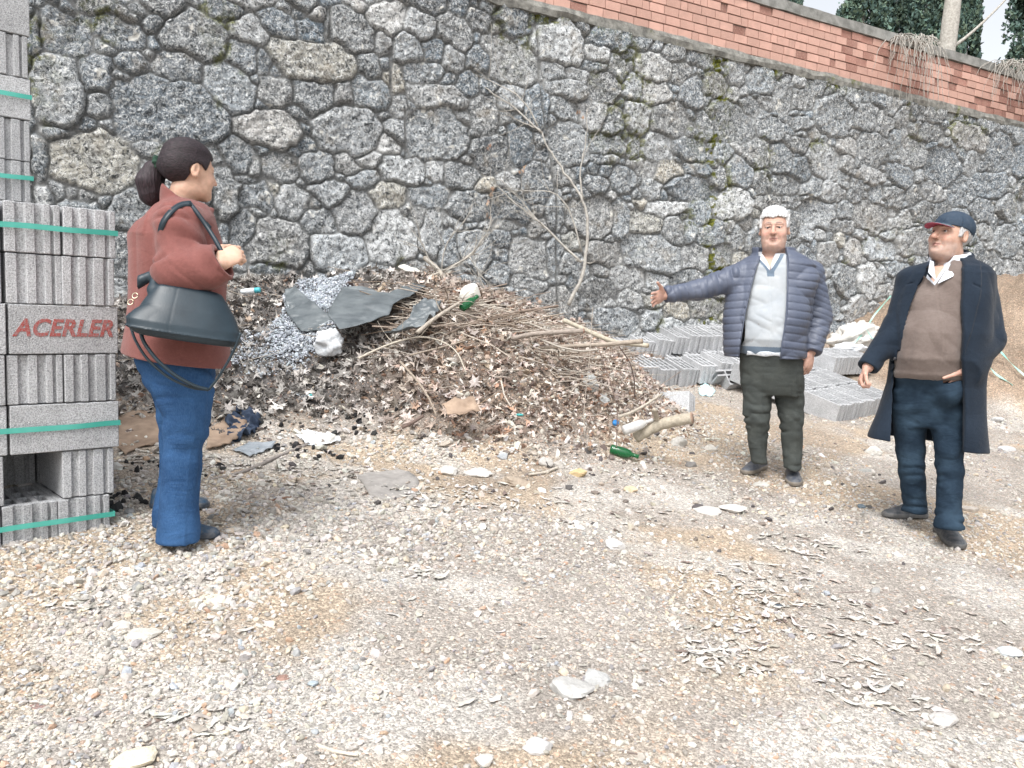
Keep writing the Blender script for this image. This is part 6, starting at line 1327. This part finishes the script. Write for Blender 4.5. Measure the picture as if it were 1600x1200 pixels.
for px, py, w_, h_, cl, lab in [
    (804, 750, 48, 26, (0.42, 0.35, 0.28), 'brownish angular stone at the front foot of the heap'), (903, 738, 30, 16, (0.62, 0.48, 0.28), 'yellowish stone right of the brownish one'), (986, 763, 22, 14, (0.66, 0.54, 0.38), 'pale ochre stone below the green bottle'),
    (853, 722, 22, 20, (0.52, 0.5, 0.47), 'grey stone at the heap foot above the yellowish stone'), (872, 724, 20, 18, (0.55, 0.52, 0.48), 'small grey stone between two others at the heap foot'), (786, 712, 18, 14, (0.42, 0.44, 0.46), 'bluish round stone in the debris left of centre'),
    (1080, 725, 20, 12, (0.26, 0.25, 0.24), 'dark stone at the right toe of the heap'), (1516, 795, 34, 16, (0.52, 0.47, 0.42), 'flat grey stone behind the coated man\'s feet'), (1366, 703, 24, 20, (0.6, 0.58, 0.54), 'light stone on the gravel left of the coated man'),
    (1352, 736, 26, 14, (0.4, 0.4, 0.38), 'grey stone beside the coated man\'s shin'), (1346, 790, 14, 10, (0.16, 0.2, 0.23), 'small dark blue chip near the coated man\'s shoe'), (1105, 797, 48, 16, (0.622, 0.605, 0.571), 'white chalky lump sunk in the gravel, left of a pair'),
    (1146, 794, 44, 14, (0.638, 0.622, 0.588), 'white chalky lump sunk in the gravel, right of a pair'), (962, 851, 36, 24, (0.622, 0.605, 0.588), 'pointed white stone in the middle of the gravel'), (838, 868, 34, 12, (0.588, 0.571, 0.538), 'flat white stone left of the pointed one'),
    (868, 872, 30, 10, (0.554, 0.538, 0.504), 'small flat white stone beside another in mid gravel'), (748, 872, 18, 12, (0.6, 0.58, 0.55), 'small grey stone left in the middle gravel'), (330, 937, 50, 16, (0.72, 0.64, 0.5), 'cream coloured long stone below the woman\'s shoes'),
    (212, 992, 70, 22, (0.638, 0.613, 0.554), 'broad white stone on the left gravel'), (205, 1186, 80, 30, (0.74, 0.68, 0.54), 'large cream stone at the bottom left'), (160, 990, 26, 18, (0.622, 0.605, 0.571), 'small white stone left of the broad one'),
    (892, 1075, 84, 34, (0.504, 0.496, 0.479), 'large white broken stone in the lower centre'), (930, 1060, 50, 30, (0.487, 0.487, 0.479), 'white shard right of the large broken stone'), (842, 1165, 50, 26, (0.605, 0.596, 0.588), 'white stone at the bottom centre'),
    (757, 1188, 36, 20, (0.638, 0.622, 0.588), 'round white stone at the bottom edge'), (1585, 1020, 44, 20, (0.588, 0.622, 0.638), 'white stone at the right edge of the gravel'), (1312, 1168, 24, 14, (0.554, 0.605, 0.605), 'pale bluish pebble at the bottom right'),
    (1480, 1125, 60, 16, (0.571, 0.546, 0.521), 'flat pale stone in the lower right'), (1440, 1148, 30, 12, (0.554, 0.521, 0.487), 'small flat stone left of the lower right one'), (475, 712, 22, 10, (0.66, 0.62, 0.52), 'cream stone beside the white paper'),
    (474, 825, 14, 10, (0.55, 0.28, 0.16), 'small orange brick chip right of the woman'), (700, 735, 40, 16, (0.605, 0.588, 0.554), 'white crumbly stone at the heap foot left of the brownish stone'), (745, 738, 44, 18, (0.622, 0.605, 0.571), 'white crumbly stone touching the brownish stone'),
    (1190, 756, 30, 10, (0.521, 0.504, 0.47), 'flat pale stone before the padded-jacket man\'s feet'), (922, 600, 34, 40, (0.47, 0.479, 0.47), 'grey stone wedged on the right slope of the heap'), (938, 622, 30, 22, (0.52, 0.53, 0.52), 'grey stone under the wedged one on the heap'),
    (1060, 690, 34, 18, (0.521, 0.504, 0.47), 'pale stone under the thick log'), (1110, 700, 22, 14, (0.58, 0.55, 0.5), 'small stone right of the thick log'), (440, 1060, 26, 9, (0.34, 0.22, 0.18), 'reddish flat chip on the lower left gravel'), (488, 1068, 20, 9, (0.4, 0.46, 0.5), 'bluish flat pebble right of the reddish chip'),
    (380, 1028, 22, 12, (0.3, 0.28, 0.27), 'dark small stone on the left gravel'), (52, 1108, 50, 14, (0.3, 0.21, 0.19), 'brown flat tile shard at the left edge'), (75, 965, 20, 8, (0.2, 0.19, 0.19), 'small dark stone by the left edge'), (1575, 700, 30, 14, (0.554, 0.554, 0.554), 'white stone by the right edge below the sand'), (1560, 655, 24, 12, (0.588, 0.588, 0.588), 'white stone at the foot of the sand heap')]:
    g = hit(px, py+h_*.3); s_ = g[1]/F; rx = w_/2*s_*1.05; rz = max(h_/2*s_*1.0, .006)
    lump('stone', g+np.array([0, rx*.3, rz*.25]), (rx, rx*.75, rz), m_fs, lab, 'stone', .22, 2.2, .3, rot('Z', random.uniform(-.5, .5)), GR, random.uniform(0, 30), (13, 18), cl, facet=9)
t = NT('bottle_glass'); m_glass = t.fin((.02, .20, .07), .08, .6, Transmission_Weight=.55, IOR=1.45)
def bottle(a, b, r, mat, label, neck=.45, cat='bottle', capm=None):
    a = np.array(a); b = np.array(b); d = b-a; L = np.linalg.norm(d); pr_ = [(0, .3), (.02, .9), (.06, 1), (.55, 1), (.66, .85), (.76, neck), (.94, neck*.85), (.945, neck), (1.0, neck)]
    mb = MB(); mb.tube([a+d*x for x, _ in pr_], [r*q for _, q in pr_], 18, col=np.array([1, 1, 1])); o = mb.build('bottle', mat); tag(o, label, cat)
    if capm is not None:
        e = MB(); e.tube([a+d*.955, a+d*1.03], [r*neck*1.25]*2, 12); e.build('bottle_cap', capm, o)
    return o
g1, g2 = hit(953, 708), hit(997, 720); bottle(g1+np.array([0, 0, .03]), g2+np.array([0, -.02, .03]), .031, m_glass, 'green glass bottle lying at the front foot of the heap')
bottle(at(721, 482, 5.75), at(746, 463, 5.85), .030, m_glass, 'green bottle poking out beside the white foam piece', .5)
m_clear = simple('clear_plastic', (.62, .62, .60), (.48, .47, .46), 30, .2, .4, 60, .004, .5)
bottle(at(973, 673, 5.05), at(1020, 656, 5.1), .032, m_clear, 'dusty clear plastic bottle lying above the thick log', .4)
m_blue = simple('blue_plastic', (.03, .20, .50), None, 20, .4, .1)
p = at(961, 662, 5.0); mb = MB(); mb.tube([p, p+np.array([.004, -.012, .012])], .019, 16); tag(mb.build('blue_lid', m_blue), 'small bright blue cap in the debris beside the log', 'cap')
m_foam = simple('foam', (.74, .73, .68), (.66, .64, .58), 30, .9, .3, 80, .003)
lump('foam_chunk', at(736, 458, 5.95), (.090, .05, .070), m_foam, 'white angular foam chunk on top of the heap', 'foam', .10, 2, .9, rot('Y', -.5), None, 3, (14, 18), None, facet=8)
lump('plastic_bag', at(514, 535, 5.55), (.095, .07, .095), m_wplas, 'crumpled white plastic bag beside the grey crumbs', 'plastic bag', .28, 2.4, .5, rot('Y', .3), None, 8, (30, 40))
sheet('plate_fragment', [(622, 416, 7.2), (632, 413, 7.25), (652, 419, 7.2), (660, 424, 7.1), (634, 422, 7.1)], m_foam, 'white broken plate fragment at the foot of the wall', 'plate fragment', .012, .01, 5, 2)
a, b = at(376, 456, 6.2), at(407, 453, 6.2); mb = MB(); mb.tube([a, a+(b-a)*.15, a+(b-a)*.72], [.012, .022, .022], 12, col=np.array([1, 1, 1])); tb = mb.build('tube', m_wplas); tag(tb, 'white toothpaste-like tube with turquoise end on the bank by the wall', 'tube')
mb = MB(); mb.tube([a+(b-a)*.72, a+(b-a)*.98, b], [.0225, .020, .016], 12); mb.build('tube_end', simple('turquoise', (.10, .50, .58), None, 20, .4, .1), tb)
m_mask = simple('pale_blue_paper', (.42, .66, .72), (.56, .74, .78), 20, .8, .4, 60, .003)
sheet('paper_scrap', [(1092, 607), (1100, 603), (1108, 606), (1118, 614), (1112, 621), (1094, 619)], m_mask, 'pale blue paper scrap on the gravel before the block rows', 'paper scrap', .003, .05, 12, 3)
m_teal = simple('turquoise_bit', (.08, .42, .42), None, 20, .5, .1)
for px, py, lab in ((812, 651, 'tiny green plastic scrap on the heap face'), (487, 620, 'tiny turquoise bit on the white wrapper')):
    g = at(px, py, 4.98) if px > 700 else hit(px, py); lump('plastic_scrap', g+np.array([0, 0, .012]), (.022, .010, .008), m_teal, lab, 'plastic scrap', .3, 3, .5, n=(8, 12))
m_darkp = simple('dark_plastic', (.08, .10, .12), None, 20, .5, .2)
g = hit(1217, 948); lump('plastic_chip', g+np.array([0, 0, .004]), (.020, .015, .006), m_darkp, 'small black plastic chip among the flattened leaves', 'plastic chip', .2, 2, .5, n=(8, 12), facet=6)
m_sack = simple('white_sack', (.66, .65, .62), (.52, .50, .47), 8, .85, .6, 30, .01)
lump('sack', at(1334, 528, 9.3)+np.array([0, 0, .0]), (.24, .16, .16), m_sack, 'crumpled white woven sack at the foot of the wall between the men', 'sack', .45, 3, .5, rot('Y', -.45), None, 12, (34, 44))
lump('sack', at(1330, 545, 9.0), (.17, .10, .06), m_wplas, 'small bluish white bag in front of the crumpled sack', 'plastic bag', .35, 3, .5, None, None, 5, (24, 30))
m_pgreen = simple('pale_green_strap', (.22, .50, .42), (.42, .62, .54), 6, .4, .1, 60, .001, .5)
def strapline(pts, label, w_=.016):
    W = np.array([at(*p) for p in pts]); S_ = smooth(W, 26); tn = np.gradient(S_, axis=0); tn /= np.linalg.norm(tn, axis=1)[:, None]; sd_ = np.cross(tn, np.array([.3, -.8, .5])); sd_ /= np.linalg.norm(sd_, axis=1)[:, None]; nn_ = np.cross(sd_, tn); n = len(S_)
    tw = .5*np.sin(np.arange(n)*.5)[:, None]; sd2 = sd_*np.cos(tw)+nn_*np.sin(tw); A = [S_+sd2*w_/2, S_-sd2*w_/2, S_-sd2*w_/2+nn_*.003, S_+sd2*w_/2+nn_*.003]; V = np.concatenate(A)
    Q_ = [[k*n+i, k*n+i+1, ((k+1) % 4)*n+i+1, ((k+1) % 4)*n+i] for k in range(4) for i in range(n-1)]+[[0, n, 2*n, 3*n], [4*n-1, 3*n-1, 2*n-1, n-1]]
    tag(mk('strapping_band', V, np.array(Q_), m_pgreen, smooth=False), label, 'strap', 'loose green straps by the sand heap')
strapline([(1352, 535, 9.2), (1352, 515, 9.25), (1366, 492, 9.3), (1392, 462, 9.35)], 'loose green strap curving up left of the coated man')
strapline([(1350, 520, 9.2), (1330, 540, 9.1), (1318, 552, 9.0)], 'short green strap trailing over the white sack')
strapline([(1352, 512, 9.1), (1362, 528, 9.1), (1385, 540, 9.1)], 'green strap end beside the white sack')
strapline([(1540, 536, 8.9), (1562, 548, 8.9), (1580, 568, 8.8), (1606, 592, 8.6)], 'upper loose green strap on the sand right of the coated man', .022)
strapline([(1540, 566, 8.8), (1556, 585, 8.7), (1580, 600, 8.6), (1606, 622, 8.5)], 'lower loose green strap on the sand right of the coated man', .022)
strapline([(1576, 492, 9.7), (1590, 502, 9.7), (1608, 514, 9.7)], 'short white-green strap high on the sand heap', .022)
strapline([(1508, 664, 7.9), (1545, 660, 7.9), (1580, 668, 7.8)], 'green strap end on the gravel behind the coat hem', .018)
# ------------------------------------------------------------------ sapling, vines, trees
def P3(x, y, o=(640, 80), s=3.0): return (o[0]+x/s, o[1]+y/s)
t = NT('pale_bark'); c = t.mix(t.ramp(t.noise(30, 5, .7), (.35, 0.0), (.65, 1.0)), (.30, .28, .25), (.52, .50, .46)); t.bump(t.noise(90, 4), .5, .005); m_pale = t.fin(c, .9, .2)
TD = 7.75
sap = empty('tree', at(888, 492, TD), 'leafless crooked sapling growing up against the stone wall behind the heap', 'tree')
def limb(pts, r0, r1, parent, name='limb', twigs=0, seg=7, n=16, d=TD, mat=None):
    W = [at(*P3(p[0], p[1]), d+(p[2] if len(p) > 2 else 0)) for p in pts]; S_ = smooth(W, n); S_ = S_+RNG.normal(0, .006, S_.shape)*np.linspace(.2, 1, n)[:, None]; rr = np.linspace(r0, r1, n); mb = MB(); mb.tube(S_, rr, seg)
    for k in range(twigs):
        i = random.randrange(n//4, n-1); dr = S_[i]-S_[i-1]; dr /= np.linalg.norm(dr); v = dr*random.uniform(.3, 1)+np.array([random.uniform(-1, 1), random.uniform(-.4, .2), random.uniform(-.4, .9)])*.8; v /= np.linalg.norm(v); L_ = random.uniform(.15, .5)
        q = smooth([S_[i], S_[i]+v*L_*.4+RNG.normal(0, .02, 3), S_[i]+v*L_*.75+RNG.normal(0, .03, 3), S_[i]+v*L_+RNG.normal(0, .04, 3)], 8); mb.tube(q, np.linspace(min(rr[i]*.6, .004), .0013, 8), 5)
    return mb.build(name, mat or m_pale, parent)
limb([(745, 1190), (770, 1130), (810, 1070), (822, 990), (828, 930), (838, 860), (832, 780), (815, 700), (775, 640), (740, 585), (700, 530), (660, 475), (640, 430), (620, 385)], .019, .007, sap, 'trunk', 0, 10, 40)
for pts, r0, r1, tw in [([(622, 385), (560, 330), (500, 270), (420, 215), (340, 160), (230, 98)], .011, .003, 7), ([(615, 370), (560, 345), (500, 320), (430, 285)], .008, .002, 5), ([(600, 350), (560, 260), (500, 200), (430, 160), (330, 120), (240, 90), (100, 80)], .008, .002, 7),
    ([(812, 690), (800, 620), (798, 560), (812, 500), (828, 430), (832, 350), (828, 270)], .010, .003, 3), ([(805, 990), (760, 950), (700, 890), (640, 830), (600, 790), (540, 750), (480, 700), (430, 650), (380, 600), (300, 550)], .013, .003, 9),
    ([(806, 940), (780, 840), (750, 730), (700, 670), (650, 650), (560, 655), (480, 650), (380, 690), (270, 720)], .009, .002, 8), ([(600, 795), (560, 740), (500, 680), (440, 600), (370, 610)], .006, .002, 6), ([(822, 980), (790, 985), (776, 975)], .008, .005, 0), ([(828, 990), (850, 995), (868, 978)], .006, .003, 0)]:
    limb(pts, r0, r1, sap, 'limb', tw)
def leafcl(parent, px, py, d, n=3, s=.05):
    c_ = at(px, py, d); V = []; Fs = []; k = len(lv)
    for i in range(n):
        R = randrot(1, 1.0)[0]; v = curl(np.tile(lv, (1, 1, 1)))[0]*s*random.uniform(.7, 1.2); v = v@rot('X', random.uniform(1.0, 1.9)).T@rot('Z', random.uniform(0, 6)).T; V.append(v+c_+RNG.normal(0, .02, 3)-np.array([0, 0, s*.5])); Fs.append(LF+i*k)
    cc = pick([[.50, .33, .25], [.42, .28, .2], [.55, .42, .32]], n, None, .15); mk('leaf_cluster', np.concatenate(V), np.concatenate(Fs), m_leaf, parent, col=np.repeat(cc, k, 0))
for x, y, n in [(395, 640, 4), (370, 690, 3), (368, 765, 4), (283, 860, 3), (100, 125, 2), (265, 590, 3), (800, 290, 3), (525, 540, 3), (375, 440, 2), (600, 1150, 2)]: leafcl(sap, *P3(x, y), TD-.05, n)
shr = empty('dead_shrub', at(700, 470, 6.7), 'dead twiggy shrub with bare grey shoots left of the sapling', 'shrub')
for pts in [[(75, 970), (130, 1020), (160, 1040), (240, 1000), (300, 940), (340, 860), (380, 800)], [(160, 1040), (190, 1100), (215, 1150)], [(150, 1030), (160, 920), (200, 860), (260, 800), (300, 720)], [(160, 1040), (240, 980), (330, 940), (430, 870)], [(280, 960), (330, 1050), (380, 1100)], [(380, 1190), (330, 1060), (300, 980)], [(300, 940), (330, 900), (370, 850), (390, 760), (370, 700)], [(100, 1000), (60, 900), (20, 850)]]:
    limb(pts, .007, .002, shr, 'shoot', 5, 6, 12, 6.8, m_bark if False else m_pale)
# dry vines hanging over the brick wall
def vine(cx, label, n, spread, drop, px0, py0, d):
    v = empty('dead_vine', at(px0, py0, d), label, 'vine', 'dead vines hanging on the brick wall'); mb = MB(); mb2 = MB()
    for i in range(n):
        p = at(px0+random.uniform(-.35, .35)*spread, py0+random.uniform(-4, 6), d); s_ = random.uniform(-1, 1); L_ = random.uniform(.25, 1)*drop; q = [p+np.array([0, .25, -.02]), p+np.array([0, 0, random.uniform(.02, .09)])]
        hx_ = s_*spread/F*d*.5
        for k in range(1, 6): q.append(p+np.array([hx_*(k/5)**.6+RNG.normal(0, .02), -.10-.02*k+RNG.normal(0, .02), .04-L_*(k/5)**1.5]))
        (mb if i % 3 else mb2).tube(smooth(q, 16), np.linspace(.007, .002, 16)*random.uniform(.5, 1.1), 5)
    mb.build('stem', m_pale, v); mb2.build('stem', m_pale, v); return v
vine(0, 'dense dead vine hanging over the brick wall left of the pale trunk', 54, 75, 1.05, 1432, 62, 10.6)
vine(0, 'dead vine hanging over the brick wall at the right edge', 60, 110, .75, 1590, 100, 11.6)
vine(0, 'sparse dead vine trailing below the coping near the first cypress', 12, 60, .5, 1400, 62, 10.4)
# distant trees on the terrace
t = NT('cypress_foliage'); c = t.mix(1.0, t.attr('Col'), t.ramp(t.noise(2.5, 4), (.3, .7), (.7, 1.2)), 'MULTIPLY'); m_cyp = t.fin(c, .8, .2)
def conifer(px, d, w_, h_, label, n=9000, zb=4.45, dens=1.0):
    n = int(n*2.4)
    g = at(px, 60, d); base = np.array([g[0], g[1], zb]); tr = empty('cypress_tree', base, label, 'tree', 'cypress trees behind the brick wall')
    mb = MB(); mb.tube([base, base+np.array([.03, 0, h_*.4]), base+np.array([0, 0, h_*.92])], [w_*.09, w_*.06, .02], 9); mb.build('trunk', m_bark, tr)
    u = RNG.random(n)**.75; zz_ = u*h_; rad = w_*.5*np.sqrt(np.clip(1-u, 0, 1))*np.minimum(1, (u+.05)*6+.35)*(1+.25*(vn3(np.cos(np.arange(n)*2.4)*1.5+px, u*9, np.sin(np.arange(n)*2.4)*1.5)-.5)*2); an = np.arange(n)*2.4; rr_ = rad*np.sqrt(RNG.uniform(.25, 1, n))*1.05
    pos = np.stack([rr_*np.cos(an), rr_*np.sin(an), zz_+.15], 1)+base; keep = vn3(pos[:, 0]*2.2, pos[:, 1]*2.2, pos[:, 2]*1.8) > .30/dens; pos = pos[keep]; n = len(pos)
    bl = np.array([[-.4, 0, 0], [.4, 0, 0], [.22, .05, 1.0], [-.22, -.05, 1.0], [0, .25, .5]]); bf = np.array([[0, 1, 2], [0, 2, 3], [0, 4, 2]])
    V = np.tile(bl, (n, 1, 1)); R = randrot(n, .55); V = np.einsum('nij,nkj->nki', R, V)*RNG.uniform(.05, .115, n)[:, None, None]+pos[:, None, :]; Fc = (bf[None]+(np.arange(n)*5)[:, None, None]).reshape(-1, 3)
    cc = pick([[.11, .175, .15], [.14, .21, .17], [.085, .14, .13], [.16, .22, .16]], n, None, .2); mk('crown', V.reshape(-1, 3), Fc, m_cyp, tr, col=np.repeat(cc, 5, 0))  # crown colours lightened, putting distance haze into the foliage
conifer(1232, 21, 1.1, 6.5, 'narrow dark cypress behind the coping, leftmost', 4500)
conifer(1345, 20, 1.6, 8.5, 'broad dark cypress right of the leftmost one', 11000)
conifer(1398, 21.5, 1.6, 9.0, 'dark cypress behind the others, left of the pale trunk', 11000)
conifer(1446, 20, 1.4, 8.0, 'dark cypress half hidden by the pale trunk', 9000)
conifer(1508, 19.5, .85, 8.0, 'dark cypress just right of the pale trunk', 8000)
conifer(1612, 19, 1.5, 8.5, 'dark cypress at the right edge of the view', 11000)
conifer(1680, 19.5, 1.8, 8.0, 'dark cypress beyond the right edge of the view', 3000)
bt = at(1474, 82, 13.2); base = np.array([bt[0], bt[1], 4.4]); tr = empty('tree', base, 'bare pale grey tree trunk rising behind the brick wall', 'tree')
mb = MB(); mb.tube(smooth([base, base+np.array([.03, 0, .9]), base+np.array([.07, 0, 1.8]), base+np.array([.16, 0, 3.4]), base+np.array([.2, 0, 5.5])], 22), np.linspace(.15, .10, 22)*(1+.05*np.sin(np.arange(22)*1.3)), 14); mb.build('trunk', m_pale, tr)
for z_, v in ((1.55, (.9, 0, .5)), (2.6, (-.9, .1, .9)), (3.2, (.7, .3, 1.0)), (4.2, (-.6, 0, 1))):
    a = base+np.array([.06, 0, z_]); v = np.array(v); mb = MB(); mb.tube(smooth([a, a+v*.25, a+v*.8+np.array([0, 0, .2]), a+v*1.5+np.array([0, 0, .6])], 10), np.linspace(.035, .008, 10), 7); mb.build('limb', m_pale, tr)
print('SCRIPT TIME', round(time.time()-T0, 1))
